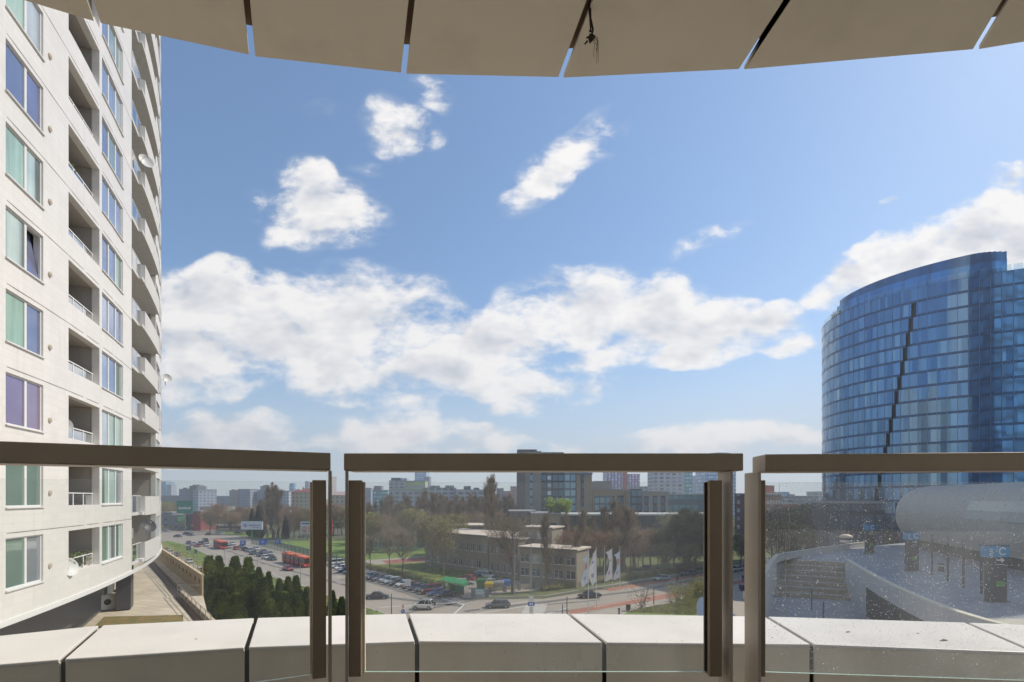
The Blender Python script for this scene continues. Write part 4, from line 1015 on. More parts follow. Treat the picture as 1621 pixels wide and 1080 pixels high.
# ================================================================ BUILDINGS OF THE CITY
def facing(px0, px1, Y, skew=0.0, D=14):
    """plan rectangle whose near face spans photo columns px0..px1 at depth Y (skew adds depth towards px1)"""
    a = Vector((X_at(px0, Y), Y)); b = Vector((X_at(px1, Y + skew), Y + skew)); u = (b - a).normalized(); n = Vector((-u.y, u.x))
    return a, b, u, n
def block(label, px0, px1, ytop, Y, mt, D=16, skew=0.0, roof=None, extras=(), name='apartment_block', cat='building', group='far city buildings', ybase=None, loc0=0):
    a, b, u, n = facing(px0, px1, Y, skew); zt = Z_at(ytop, Y); L = (b - a).length
    root = thing(name, label, cat, ((a.x + b.x)/2, (a.y + b.y)/2, 0), group)
    m = MB(); m.prism([tuple(a), tuple(b), tuple(b + n*D), tuple(a + n*D)], -1, zt); m.build('wall', mt, root)
    m = MB(); o = .3; m.prism([tuple(a - u*o - n*o), tuple(b + u*o - n*o), tuple(b + u*o + n*(D + o)), tuple(a - u*o + n*(D + o))], zt + .003, zt + .5)
    m.build('roof_edge', roof or M_rooft, root)
    for ex in extras:
        f0, f1, h, mt2, nm = ex[:5]; d0, d1 = (ex[5], ex[6]) if len(ex) > 5 else (.25, .75)
        m = MB(); p0 = a + u*L*f0; p1 = a + u*L*f1
        m.prism([tuple(p0 + n*D*d0), tuple(p1 + n*D*d0), tuple(p1 + n*D*d1), tuple(p0 + n*D*d1)], zt + .5, zt + .5 + h); m.build(nm, mt2, root)
    return root, a, b, u, n, zt
M_rooft = mat('flat_roof_edge', (.30, .30, .30), .8, 0, .1, .2)
M_plant = mat('roof_plant_grey', (.22, .23, .25), .7)
W_grey = winmat('panel_grey', (.30, .32, .38), (.10, .12, .16), 3.2, 3.0, .45, .42)
W_pale = winmat('panel_pale', (.44, .46, .52), (.12, .15, .20), 3.4, 3.0, .5, .45)
W_warm = winmat('panel_warm', (.42, .37, .32), (.13, .14, .17), 3.3, 3.0, .45, .42)
W_cream = winmat('cream_house', (.50, .43, .29), (.12, .11, .10), 3.6, 3.1, .36, .45)
W_peach = winmat('peach_house', (.55, .38, .25), (.14, .11, .10), 3.4, 3.1, .4, .45)
W_blue = winmat('blue_glass_far', (.13, .22, .34), (.22, .36, .52), 2.2, 3.4, .8, .7, rough=.3)
W_teal = winmat('teal_glass_far', (.14, .26, .28), (.20, .40, .44), 2.4, 3.2, .75, .65, rough=.3)
W_dark = winmat('dark_office', (.09, .10, .12), (.16, .20, .24), 2.0, 3.4, .62, .55, rough=.4)
W_tan = winmat('tan_stone', (.34, .28, .22), (.07, .08, .09), 7.0, 7.5, .22, .62)
W_terr = winmat('terrace_block', (.42, .44, .46), (.10, .13, .15), 5.0, 3.1, .62, .52, band=(.50, .50, .50))
W_strip = winmat('violet_striped', (.24, .20, .34), (.42, .42, .55), 3.4, 3.1, .45, .75, band=(.36, .18, .30))
W_patt = winmat('chequered_tower', (.52, .52, .55), (.07, .08, .13), 5.2, 3.2, .58, .55, win2=(.40, .40, .46))
W_pink = winmat('pink_block', (.44, .30, .30), (.16, .12, .13), 3.2, 3.0, .4, .4)
W_brick = winmat('dark_brick', (.12, .07, .06), (.20, .22, .26), 3.0, 3.3, .4, .45, win2=(.5, .52, .55))
W_red = winmat('red_facade', (.42, .07, .05), (.16, .07, .07), 5, 3.2, .5, .4)
W_shed = winmat('shed_grey', (.20, .21, .22), (.08, .09, .10), 4.0, 4.0, .4, .35)
# --- far left skyline
block('slim blue glass tower on the far skyline next to the white tower edge', 255.5, 263, 763, 900, W_blue, 22, name='office_block', cat='office tower')
block('slim white slab on the far skyline beside the blue tower', 263.5, 271, 768, 880, W_pale, 14)
block('low long grey hall under the slim far towers', 250, 284, 785, 700, W_shed, 40, name='warehouse')
block('grey panel block, left of the two grey blocks with a dark link', 283.5, 305, 775, 520, W_grey, 16, extras=((.1, .4, 1.5, M_plant, 'roof_plant'),))
block('darker stair tower between the two grey panel blocks', 300, 314, 770, 515, mat('stair_tower', (.22, .22, .25), .7), 14, extras=((.1, .9, 1.2, M_plant, 'roof_plant'),))
block('pale blue-grey panel block with a raised roof box behind the red shop', 314, 343, 775.5, 500, W_pale, 18, skew=12, extras=((.0, .45, 2.6, M_plant, 'roof_plant'),))
block('low pale building in front of the blue-grey panel block', 316, 352, 803, 430, mat('low_pale', (.46, .42, .38), .8), 20, name='warehouse')
block('long low dark-roofed block left of the brown panel blocks', 343, 365, 786, 620, W_grey, 20)
block('panel block with a red stair stripe on the far skyline', 363, 378, 777, 560, W_warm, 16, extras=((.05, .3, 1.0, mat('brick_stripe', (.36, .16, .10), .8), 'stair_head'),))
block('blue and beige panel block beside the red-striped one', 377, 396, 775, 560, W_grey, 16)
block('wide grey panel block behind the white billboard trees', 395.5, 412.5, 776, 590, W_pale, 16)
block('tallest grey panel block above the white billboard trees', 412, 425, 770.5, 570, W_grey, 16, extras=((.1, .9, 1.4, M_plant, 'roof_plant'),))
block('long blue-grey panel block right of the tallest grey one', 425, 448, 777, 600, W_grey, 16)
block('pale narrow house between the panel blocks and the rounded tower', 448, 457, 778.5, 480, W_pale, 12)
# rounded glass tower
def round_tower(label, px, wpx, ytop, Y, mt, dome=True):
    c = Vector((X_at(px, Y), Y)); r = wpx/2/F*Y; zt = Z_at(ytop, Y); root = thing('round_tower', label, 'office tower', (c.x, c.y, 0), 'far city buildings')
    m = MB(); m.lathe((c.x, c.y, 0), [(r, 0), (r, zt - r*.8), (r*.93, zt - r*.3), (r*.6, zt - .5), (0.01, zt)] if dome else [(r, 0), (r, zt), (.01, zt + .2)], 20); m.build('glazed_drum', mt, root)
    m = MB()
    for z in range(8, int(zt - r), 8): m.lathe((c.x, c.y, z), [(r*1.01, 0), (r*1.012, .9)], 20)
    m.build('floor_band', M_mull, root); return root
round_tower('rounded glass tower rising behind the red-roofed yellow houses', 463.5, 10.5, 764.5, 800, W_blue)
round_tower('square-topped pale tower right of the rounded glass one', 487, 8, 762, 900, W_pale, False)
def gable_house(label, px0, px1, yeave, yridge, Y, mt, rm, D=14, skew=0):
    a, b, u, n = facing(px0, px1, Y, skew); ze, zr = Z_at(yeave, Y), Z_at(yridge, Y)
    root = thing('house', label, 'house', ((a.x + b.x)/2, (a.y + b.y)/2, 0), 'yellow houses with red roofs')
    m = MB(); m.prism([tuple(a), tuple(b), tuple(b + n*D), tuple(a + n*D)], -1, ze); m.build('wall', mt, root)
    o = .6; A, B_, C_, D_ = a - u*o - n*o, b + u*o - n*o, b + u*o + n*(D + o), a - u*o + n*(D + o); r0, r1 = a + u*3 + n*D/2, b - u*3 + n*D/2
    m = MB(); v = lambda p, z: (p.x, p.y, z)
    m.quad(v(A, ze), v(B_, ze), v(r1, zr), v(r0, zr)); m.quad(v(C_, ze), v(D_, ze), v(r0, zr), v(r1, zr)); m.tri(v(B_, ze), v(C_, ze), v(r1, zr)); m.tri(v(D_, ze), v(A, ze), v(r0, zr)); m.quad(v(D_, ze), v(C_, ze), v(B_, ze), v(A, ze))
    rf = m.build('roof', rm, root)
    m = MB(); c = (r0 + r1)/2 + u*4; m.obox(c, u, .5, .5, zr - 1, zr + 1.4); m.build('chimney', mat('chimney_brick', (.30, .16, .12), .8), rf, org=root.location)
    return root
M_redroof = mat('red_roof_tiles', (.24, .07, .06), .8, 0, .2, .3)
gable_house('peach coloured house end under a dark red roof', 461, 473, 779.5, 774, 420, W_peach, M_redroof)
gable_house('yellow apartment house with red roof behind the first railing post', 471.5, 497, 779, 773, 410, W_cream, M_redroof)
gable_house('cream house with pinkish roof seen in the gap between the railings', 521, 560, 784, 778, 380, W_cream, mat('pink_roof', (.40, .30, .27), .8))
block('slim brown tower behind the first railing post', 521, 525.5, 755, 700, W_warm, 18, name='office_block')
# --- centre skyline
block('small grey-green block at the start of the centre skyline', 575, 587, 773, 640, W_grey, 14)
block('teal glass block behind the bare trees', 590, 614, 777, 420, W_teal, 14, extras=((.0, .5, 3.6, M_plant, 'roof_plant'),))
rt = block('pale terraced block with a dark glazed top storey', 616, 643, 761.5, 470, W_terr, 18, extras=((.05, .6, 2.6, mat('dark_glazed_top', (.05, .10, .11), .2, .4), 'penthouse'), (.6, .98, 2.2, W_pale, 'penthouse')))
block('tall blue glass tower behind the green terraces', 656.5, 675, 744, 900, W_blue, 34, name='office_block', cat='office tower', extras=((.1, .8, 9, W_blue, 'crown'),))
block('lower dark shoulder of the tall blue glass tower', 671, 679.5, 755, 880, W_dark, 20, name='office_block', cat='office tower')
block('terraced block with lime green balconies below the tall blue tower', 640, 673, 762, 460, winmat('green_terraces', (.42, .42, .40), (.30, .46, .12), 4.2, 6.0, .8, .5, win2=(.42, .58, .20)), 16)
tb = block('long stepped apartment block with glazed top floors behind the poplars', 672, 722, 773, 380, W_terr, 14, skew=6, extras=((.2, .5, 1.6, W_dark, 'penthouse'), (.7, .95, 1.8, W_dark, 'penthouse')))
block('second long stepped apartment block behind the poplars, nearer the dark office', 722, 775, 776, 375, W_terr, 14, skew=4, extras=((.25, .45, 2.6, W_dark, 'penthouse'), (.55, .7, 1.4, W_dark, 'penthouse')))
block('low wing of the long apartment block under its glazed floors', 616, 672, 776, 385, W_terr, 14)
# slender chimney-like tower
c = Vector((X_at(779.5, 600), 600)); root = thing('water_tower', 'slender pale tower with a darker head on the skyline', 'tower', (c.x, c.y, 0)); zt = Z_at(757, 600)
m = MB(); m.lathe((c.x, c.y, 0), [(2.9, 0), (2.8, zt - 5)], 14); m.build('shaft', mat('pale_shaft', (.55, .53, .52), .7), root); m = MB(); m.lathe((c.x, c.y, 0), [(2.8, zt - 5), (3.3, zt - 4.6), (3.3, zt - 1), (2.4, zt), (.01, zt)], 14); m.build('head', M_plant, root)
block('narrow blue-grey block between the slender tower and the pink one', 786, 797, 774, 430, W_grey, 14)
block('pink stepped block, its lower step', 797, 809, 778.5, 420, W_pink, 16, skew=-4)
block('pink block behind the dark office, topmost step', 808, 822, 771, 415, W_pink, 16)
# --- office complex
M_stone = mat('grey_stone_pier', (.30, .28, .26), .7, 0, .12, .3, streak=.15)
M_tanst = mat('tan_stone_wall', (.36, .29, .21), .75, 0, .12, .3, streak=.1)
M_brst = mat('brown_stone_pier', (.20, .18, .17), .7, 0, .15, .3, streak=.2)
M_dglass = winmat('office_dark_glass', (.03, .05, .07), (.06, .12, .16), 2.6, 3.4, .85, .72, rough=.25)
M_bglass = winmat('office_blue_glass', (.10, .16, .20), (.16, .36, .52), 2.6, 3.4, .8, .75, rough=.25, win2=(.40, .58, .62))
M_pglass = winmat('office_pale_ladder', (.10, .14, .16), (.45, .55, .60), 3.6, 3.4, .9, .5, rough=.3)
Yo = 225
off = thing('office_building', 'high grey and dark glass office building with tall piers behind the school', 'office building', (X_at(870, Yo), Yo, 0))
def vslab(nm, px0, px1, ytop, dy, mt, D=20):
    Y = Yo + dy; a, b = X_at(px0, Y), X_at(px1, Y); m = MB(); m.box(a, Y, 0, b, Y + D, Z_at(ytop, Y)); return m.build(nm, mt, off)
vslab('corner_pier', 818.5, 830, 713.5, 0, M_brst); vslab('stone_pier', 830.2, 839, 714, .6, M_stone); vslab('window_slot', 839.2, 843, 715, 1.2, M_bglass); vslab('stone_pier', 843.2, 857, 714.3, .6, M_stone)
vslab('dark_glazing', 857.2, 866.5, 716, 1.5, M_dglass); vslab('lit_window_ladder', 866.7, 872, 716, 1.2, M_pglass); vslab('dark_glazing', 872.2, 892.5, 716, 1.5, M_dglass); vslab('blue_glazing', 892.7, 912.5, 728, .9, M_bglass)
vslab('tan_pier', 912.7, 919, 742, .2, M_tanst); vslab('window_slot', 919.2, 924.5, 742, 1.2, M_dglass); vslab('tan_pier', 924.7, 937, 742, .2, M_tanst)
m = MB(); Y = Yo - .5; m.box(X_at(913.5, Y), Y, Z_at(751.5, Y), X_at(938, Y), Y + 18, Z_at(741, Y)); m.build('blue_canopy', M_bglass, off)
m = MB(); Y = Yo; m.box(X_at(819, Y), Y + .2, Z_at(713.3, Y), X_at(850, Y), Y + 15, Z_at(711.5, Y)); m.build('roof_parapet', M_brst, off)
block('dark low glass building behind the school roof', 806, 848, 811, 185, winmat('low_dark_glass', (.03, .04, .055), (.05, .08, .11), 3, 4.0, .7, .6, rough=.3), 20, name='office_block', group='office complex')
r_, a, b, u, n, zt = block('tan stone block with a column of dark louvres', 843.5, 887.5, 815, 165, M_tanst, 22, name='office_block', group='office complex')
m = MB()
for i in range(9):
    z = zt - 3.2 - i*1.85; p = a + u*(b - a).length*.63; m.obox(p + u*1.0 - n*.06, u, 1.05, .05, z - .5, z + .5)
m.build('louvre_panel', mat('louvre_dark', (.05, .06, .06), .5), r_)
r_, a, b, u, n, zt = block('long dark slatted office wing behind the bare street trees', 888, 1036, 816.5, 172, winmat('slatted_dark', (.085, .09, .085), (.05, .055, .06), 1.1, 3.8, .5, .75, rough=.5), 22, name='office_block', group='office complex', roof=mat('pale_roof_edge', (.45, .45, .42), .6))
block('blue-grey slatted office wing behind the round green tree', 1036, 1150, 816.5, 174, winmat('slatted_blue', (.10, .11, .13), (.045, .055, .08), 1.3, 3.8, .5, .7, rough=.5), 22, name='office_block', group='office complex', roof=mat('pale_roof_edge', (.45, .45, .42), .6))
r_, a, b, u, n, zt = block('tan office with recessed wide windows beside the high office building', 938, 1000, 776, 240, M_tanst, 22, name='office_block', group='office complex', extras=((.1, .55, 4.0, M_stone, 'roof_plant'),))
def panel(r_, a, b, u, n, f0, f1, z0, z1, mt, nm='window', dp=.12):
    m = MB(); L = (b - a).length; p0 = a + u*L*f0; p1 = a + u*L*f1; m.obox((p0 + p1)/2 - n*dp/2, u, (p1 - p0).length/2, dp/2, z0, z1); return m.build(nm, mt, r_)
for f0, f1 in ((.04, .45), (.50, .56), (.62, .80), (.86, .93)):
    panel(r_, a, b, u, n, f0, f1, zt - 12.5, zt - 2.6, M_bglass if f0 < .1 else M_dglass)
r_, a, b, u, n, zt = block('stone office wing with four hourglass-shaped dark windows', 996, 1058, 779.5, 232, mat('pale_stone_wing', (.36, .32, .27), .75, 0, .1, .3), 20, name='office_block', group='office complex')
def hourglass(f, wd, z0, z1):
    L = (b - a).length; c = a + u*L*f - n*.06; zm = (z0 + z1)/2; hs = [(z0, 1), (z0 + (z1 - z0)*.36, 1), (zm, .68), (z0 + (z1 - z0)*.64, 1), (z1, 1)]
    m = MB()
    for (za, wa_), (zb, wb_) in zip(hs[:-1], hs[1:]):
        p = [c - u*wd*wa_, c + u*wd*wa_, c + u*wd*wb_, c - u*wd*wb_]; m.quad((*p[0], za), (*p[1], za), (*p[2], zb), (*p[3], zb))
        q_ = [x - n*.0 + n*.1 for x in p]; m.quad((*q_[0], za), (*p[0], za), (*p[3], zb), (*q_[3], zb)); m.quad((*p[1], za), (*q_[1], za), (*q_[2], zb), (*p[2], zb))
    m.build('window', M_dglass, r_)
for f in (.44, .66, .86): hourglass(f, 1.15, zt - 10.2, zt - 1.6)
panel(r_, a, b, u, n, .02, .32, zt - 9.5, zt + 1.5, M_dglass, 'glazed_bay', .5)
block('teal glazed office hall with pale roof line behind the round green tree', 1055, 1150, 783.5, 236, winmat('teal_hall', (.12, .17, .20), (.10, .20, .24), 3.0, 9, .85, .7, rough=.3), 24, name='office_block', group='office complex', roof=mat('pale_roof_edge', (.45, .45, .42), .6))
# towers behind the complex
block('violet and red striped tower, left part behind the office complex', 961, 986, 742, 520, W_strip, 24, extras=())
block('dark red edge slab of the violet striped tower', 986.2, 993, 743, 519, W_red, 22)
block('smaller grey-violet tower beside the striped one', 993.5, 1013, 751, 560, W_strip, 22)
block('low pale apartment rows in front of the chequered tower', 1000, 1045, 771, 480, W_terr, 16)
block('chequered white and dark high-rise behind the office complex', 1036, 1083, 742, 430, W_patt, 22)
block('teal glass strip attached to the chequered high-rise', 1083.5, 1096.5, 742, 432, W_teal, 20, name='office_block')
block('pale twin-peaked tower between the chequered and the rounded blue tower', 1098, 1117, 757, 640, W_pale, 22, extras=((.2, .75, 3, W_blue, 'crown'),))
rr_, a, b, u, n, zt = block('tall blue glass tower with an arched top behind the railing gap', 1117, 1165, 720.5, 470, W_blue, 26, name='office_block', cat='office tower')
m = MB(); L = (b - a).length; k0 = 0
pts = [(a + u*L*i/12, zt + .5 + 1.9*math.sin(math.pi*min(1, i/12*.8 + .1))) for i in range(13)]
for (p, z), (p2, z2) in zip(pts[:-1], pts[1:]): m.hexa([(*p, zt + .5), (*p2, zt + .5), (*(p2 + n*20), zt + .5), (*(p + n*20), zt + .5), (*p, z), (*p2, z2), (*(p2 + n*20), z2), (*(p + n*20), z)])
m.build('arched_roof', W_blue, rr_)
block('dark brick building seen in the gap between the railings', 1163, 1208, 783, 205, W_brick, 20, skew=-8, name='brick_building', group=None, extras=((.5, .9, 3.2, M_redroof, 'roof_gable'),))
# right gap skyline
block('long dark flat-roofed hall on the horizon behind the spotted glass', 1222, 1296, 786, 420, W_dark, 30, name='warehouse', extras=((.35, .48, 3.4, W_blue, 'roof_tower'), (.42, .6, 1.4, M_plant, 'roof_plant')))
block('red shop front below the dark flat hall', 1228, 1266, 798, 330, W_red, 16, name='shop_building', cat='shop')
block('small grey block against the edge of the glass tower', 1293, 1306, 779, 460, W_terr, 16)
block('dark glass base wing at the foot of the blue glass tower', 1306, 1400, 797, 112, winmat('dark_base_glass', (.03, .04, .05), (.05, .07, .09), 2.2, 4.2, .8, .8, rough=.3), 16, name='office_block', group=None, skew=-4)
# --- left middle distance: shops and shed roofs
block('grey corrugated shed beside the white tower edge', 252, 272, 812, 330, W_shed, 20, name='shed', group='low shops along the main road')
block('grey shop with a green hoarding', 271, 291, 816, 310, W_shed, 18, name='shop_building', cat='shop', group='low shops along the main road')
block('dark grey shop under the green billboard', 291, 304.5, 814, 312, mat('dark_shop', (.11, .12, .13), .7), 16, name='shop_building', cat='shop', group='low shops along the main road')
block('dark red windowless shop block', 304.5, 317.5, 810, 305, mat('dark_red_wall', (.24, .05, .05), .7, 0, .1, .3), 16, name='shop_building', cat='shop', group='low shops along the main road')
block('long low brown pavilion behind the road trees', 317, 400, 833, 330, winmat('brown_pavilion', (.24, .14, .10), (.30, .30, .30), 4, 4, .5, .5), 12, name='pavilion', group='low shops along the main road')
block('long low white building behind the first trees of the pitch', 520, 562, 828, 330, winmat('low_green', (.08, .20, .15), (.40, .45, .45), 6, 4, .5, .5), 10, name='pavilion', group=None)

# ================================================================ SCHOOL
M_scw = mat('school_render', (.285, .245, .19), .85, 0, .14, .5, streak=.1)
M_sroof = mat('school_roof_felt', (.62, .52, .42), .85, 0, .12, .3)
M_winw = mat('white_window_frame', (.68, .66, .64), .5)
M_wing = panemat('school_pane', .25, .12)
M_brwn = mat('reddish_window_pier', (.20, .09, .07), .8)
def school_wing(label, A, B, D, zt, rows, nw, roofdrop=.0, wfrac=.62, name='school_building'):
    A, B = Vector(A), Vector(B); u = (B - A).normalized(); n = Vector((-u.y, u.x)); L = (B - A).length
    root = thing(name, label, 'school', ((A.x + B.x)/2, (A.y + B.y)/2, 0), 'school buildings')
    m = MB(); bays = nw; w_ = L/bays; hw = w_*wfrac/2
    # front wall with real openings
    segs = sorted(rows); z = -1
    def fb(s0, s1, z0, z1, d0=0, d1=.35):
        p0 = A + u*s0; p1 = A + u*s1; m.prism([tuple(p0 + n*d0), tuple(p1 + n*d0), tuple(p1 + n*d1), tuple(p0 + n*d1)], z0, z1)
    for z0, z1 in segs: fb(0, L, z, z0); z = z1
    fb(0, L, z, zt)
    for z0, z1 in segs:
        for i in range(bays + 1):
            s0 = max(0, i*w_ - w_/2 + hw); s1 = min(L, i*w_ + w_/2 - hw); fb(s0, s1, z0 + .0005, z1 - .0005)
    p = [A + n*.36, B + n*.36, B + n*D, A + n*D]; m.prism([tuple(x) for x in p], -1, zt - .02)
    m.build('wall', M_scw, root)
    m = MB(); o = .35; p = [A - u*o - n*o, B + u*o - n*o, B + u*o + n*(D + o), A - u*o + n*(D + o)]; m.prism([tuple(x) for x in p], zt + .003, zt + .35); m.build('roof', M_sroof, root)
    m = MB(); p = [A - u*(o + .03) - n*(o + .03), B + u*(o + .03) - n*(o + .03), B + u*(o + .03) - n*o, A - u*(o + .03) - n*o]; m.prism([tuple(x) for x in p], zt - .1, zt + .25); m.build('fascia', mat('fascia_grey', (.20, .18, .16), .7), root)
    for z0, z1 in segs:
        for i in range(bays):
            c = A + u*(i + .5)*w_ + n*.15; m = MB(); f = .07
            def q2(s0, s1, za, zb, dd=.04): m.obox(c + u*(s0 + s1)/2, u, (s1 - s0)/2, dd, za, zb)
            q2(-hw + .002, hw - .002, z0 + .001, z0 + f); q2(-hw + .002, hw - .002, z1 - f, z1 - .001); q2(-hw + .002, -hw + f, z0 + f, z1 - f); q2(hw - f, hw - .002, z0 + f, z1 - f); q2(-.04, .04, z0 + f, z1 - f); q2(-hw + f, -.04, z0 + (z1 - z0)*.62, z0 + (z1 - z0)*.62 + .06, .038)
            fr = m.build('window', M_winw, root)
            m = MB(); c0 = c + n*.02; m.obox(c0, u, hw - f, .008, z0 + f, z1 - f); o_ = m.build('pane', M_wing, fr, org=root.location); o_.color = rnd.choice([(.05, .05, .06, 1), (.08, .09, .11, 1), (.20, .22, .22, 1), (.12, .14, .14, 1), (.34, .36, .34, 1)])
            m = MB(); m.obox(c - n*.22, u, hw + .06, .10, z0 - .10, z0 - .005); m.build('sill', M_winw, fr, org=root.location)
    return root, A, B, u, n
sA, sB = (-25.5, 148.5), (-6.2, 130.5)
s1_, A_, B_, u_, n_ = school_wing('long two-storey school wing with white windows facing the lawn', sA, sB, 15, 9.9, [(1.5, 3.4), (5.8, 7.8)], 11)
# brownish linking part
e1 = Vector((-6.15, 130.4)); e2 = Vector((1.6, 124.5))
school_wing('recessed middle part of the school with narrow windows and a red door', e1 + (e2 - e1)*0.02, e2, 16, 9.6, [(1.2, 3.2), (5.6, 7.6)], 5, wfrac=.5)
s3_, A3, B3, u3, n3 = school_wing('lower two-storey school wing with pale roof beside the big bare tree', (1.7, 118.5), (14.2, 111.2), 7.5, 8.3, [(1.9, 3.7), (5.0, 6.9)], 5, wfrac=.78)
school_wing('small rooftop classroom block above the lower school wing', (1.8, 131), (10, 127), 8, 12.2, [(9.6, 11.4)], 4, wfrac=.6)
m = MB(); m.box(-3, 168, 0, 17, 180, 15.2)
lowb = thing('pavilion', 'low grey pavilion with a pale roof behind the long school wing', 'building', (-14, 172, 0)); m = MB(); m.box(-24, 168, 0, -9, 182, 10.5); m.build('wall', mat('pav_wall', (.24, .23, .22), .8, 0, .1, .4), lowb); m = MB(); m.box(-24.4, 167.6, 10.503, -8.6, 182.4, 10.9); m.build('roof', M_sroof, lowb)
m = MB(); p = G(820, 912).xy
# ================================================================ TREES
M_bark = mat('bark', (.20, .155, .11), .9, 0, .3, 2); M_barkd = mat('dark_bark', (.11, .085, .065), .9, 0, .3, 2)
def leafmat(name, c1, c2, var=.35):
    mm = bpy.data.materials.new(name); mm.use_nodes = True; t = NT(mm.node_tree); b = t.n['Principled BSDF']
    geo = t.new('ShaderNodeNewGeometry'); n = t.noise(geo.outputs['Position'], .55, 4, .6); oi = t.new('ShaderNodeObjectInfo')
    f = t.math('ADD', t.ss(n, .35, .65), t.math('MULTIPLY', t.math('SUBTRACT', geo.outputs['Random Per Island'], .5), .6), clamp=True)
    c = t.mixc(f, c1, c2); c = t.vmath('SCALE', c, scale=t.math('MULTIPLY_ADD', oi.outputs['Random'], .4, .8))
    t.put(b.inputs['Base Color'], c); b.inputs['Roughness'].default_value = .65; b.inputs['Specular IOR Level'].default_value = .3
    tr = t.new('ShaderNodeBsdfTranslucent'); t.put(tr.inputs[0], c); mx = t.new('ShaderNodeMixShader'); mx.inputs[0].default_value = .35
    t.put(mx.inputs[1], b.outputs[0]); t.put(mx.inputs[2], tr.outputs[0]); t.put(t.n['Material Output'].inputs[0], mx.outputs[0]); return mm
L_twig = leafmat('brown_twigs', (.24, .185, .13), (.36, .28, .19)); L_twigr = leafmat('reddish_twigs', (.30, .18, .12), (.38, .25, .16))
L_bud = leafmat('budding_leaves', (.26, .26, .06), (.40, .36, .10)); L_green = leafmat('spring_leaves', (.19, .20, .075), (.36, .33, .13))
L_dark = leafmat('evergreen_needles', (.018, .035, .012), (.05, .075, .022)); L_lime = leafmat('lime_leaves', (.20, .30, .04), (.32, .40, .07))
L_thuja = leafmat('thuja_sprays', (.05, .095, .018), (.19, .24, .05)); L_yel = leafmat('yellow_green_leaves', (.26, .23, .03), (.36, .32, .05))
L_blos = leafmat('pale_blossom', (.45, .40, .30), (.55, .48, .40))
def rv(r, s=1): return Vector((r.uniform(-s, s), r.uniform(-s, s), r.uniform(-s, s)))
def grow(r, mt, tw, p, d, L, rad, lev, maxl, up, spread, nch, tips, leafy):
    """recursive branching: thick limbs into mt, thin twigs into tw"""
    n = 3 if lev < maxl else 2; q_ = p
    for i in range(n):
        d = (d + rv(r, .16) + Vector((0, 0, up))).normalized(); q2 = q_ + d*L/n; r0 = rad*(1 - .6*i/n); r1 = rad*(1 - .6*(i+1)/n)
        if lev <= 1 or rad > .05: mt.tube(q_, q2, r0, r1, 5 if lev == 0 else 4, cap=False)
        else:
            s = d.orthogonal().normalized()*max(r0, .015); a = r.random()*6.28; s = Matrix.Rotation(a, 3, d) @ s; s2 = s*(.5)
            tw.quad(q_ - s, q_ + s, q2 + s2, q2 - s2)
        if i > 0 or lev > 0:
            for _ in range(nch if lev < maxl else 0):
                ax = (d + rv(r, 1)*spread).normalized()
                grow(r, mt, tw, q2, ax, L*r.uniform(.48, .72), r1*.62, lev + 1, maxl, up, spread, nch, tips, leafy)
        q_ = q2
    if lev >= maxl - 1: tips.append(q_)
def leaves(r, m, tips, n, size, jit):
    for _ in range(n):
        p = r.choice(tips) + rv(r, jit); a = rv(r).normalized()*size*r.uniform(.6, 1.3); b = a.orthogonal().normalized()*size*.45
        m.quad(p, p + a*.5 + b, p + a, p + a*.5 - b)
def mk_tree(name, label, seed, h, trunk, up, spread, nch, maxl, twm, lm=None, nl=0, lsz=.3, jit=.5, narrow=1.0, bark=None, L0=None, wide=1.0):
    r = random.Random(seed); root = thing(name, label, 'tree'); mt, tw, lf, tips = MB(), MB(), MB(), []
    p = Vector((0, 0, 0)); d = Vector((0, 0, 1)); nseg = 9; H0 = h*trunk
    mt.tube((0, 0, -.3), (0, 0, h*.10), h*.020, h*.016, 7, cap=False); z = h*.10; p = Vector((0, 0, z))
    for i in range(nseg):
        q_ = Vector((r.uniform(-.02, .02)*h, r.uniform(-.02, .02)*h, h*.10 + (h*.88)*(i+1)/nseg)); ra = h*.016*(1 - .9*i/nseg); rb = h*.016*(1 - .9*(i+1)/nseg); mt.tube(p, q_, ra, rb, 6, cap=False); p = q_
        f = (i + 1)/nseg
        if f < trunk: continue
        prof = math.sin(math.pi*min(1, max(.12, (f - trunk + .18)/(1.15 - trunk))))
        for k in range(nch + 2):
            a = r.random()*6.28; dd = Vector((math.cos(a)*spread, math.sin(a)*spread, .55 + up*3)).normalized()
            grow(r, mt, tw, q_ + Vector((0, 0, r.uniform(-.4, .2)*h/nseg)), dd, h*(L0 or .22)*prof*wide, rb*.62 + .02, 1, maxl, up, spread, nch, tips, lf)
    mt.build('trunk', bark or M_bark, root)
    if lm is not None:
        leaves(r, lf, tips, nl, lsz, jit); k = len(tw.v)
        ntw = len(tw.f); tw.v += lf.v; tw.f += [tuple(i + k for i in f) for f in lf.f]; tw.mi += [1]*len(lf.f); tw.c += [None]*len(lf.f); tw.smf += [False]*len(lf.f)
        tw.build('crown', [twm, lm], root)
    else: tw.build('crown', twm, root)
    proto_done(root); return root
T_pop = [mk_tree('poplar_tree', 'x', s, 20, .07, .30, .30, 2, 4, L_twig, None, L0=.165) for s in (1, 2)]
T_bare = [mk_tree('bare_tree', 'x', s, 11, .28, .06, .95, 2, 4, L_twigr if s == 3 else L_twig, L_twigr, 700, .20, .5, L0=.26) for s in (3, 4)]
T_bud = [mk_tree('budding_tree', 'x', s, 11, .25, .06, .9, 2, 4, L_twig, L_bud, 1700, .30, .55, L0=.26) for s in (5, 6)]
T_grn = [mk_tree('leafy_tree', 'x', s, 13, .2, .05, .95, 2, 4, L_twig, L_green, 3600, .32, .75, L0=.27) for s in (7, 8)]
T_open = mk_tree('street_tree', 'x', 9, 11, .3, .10, .8, 2, 4, L_twig, None, bark=M_barkd, L0=.30)
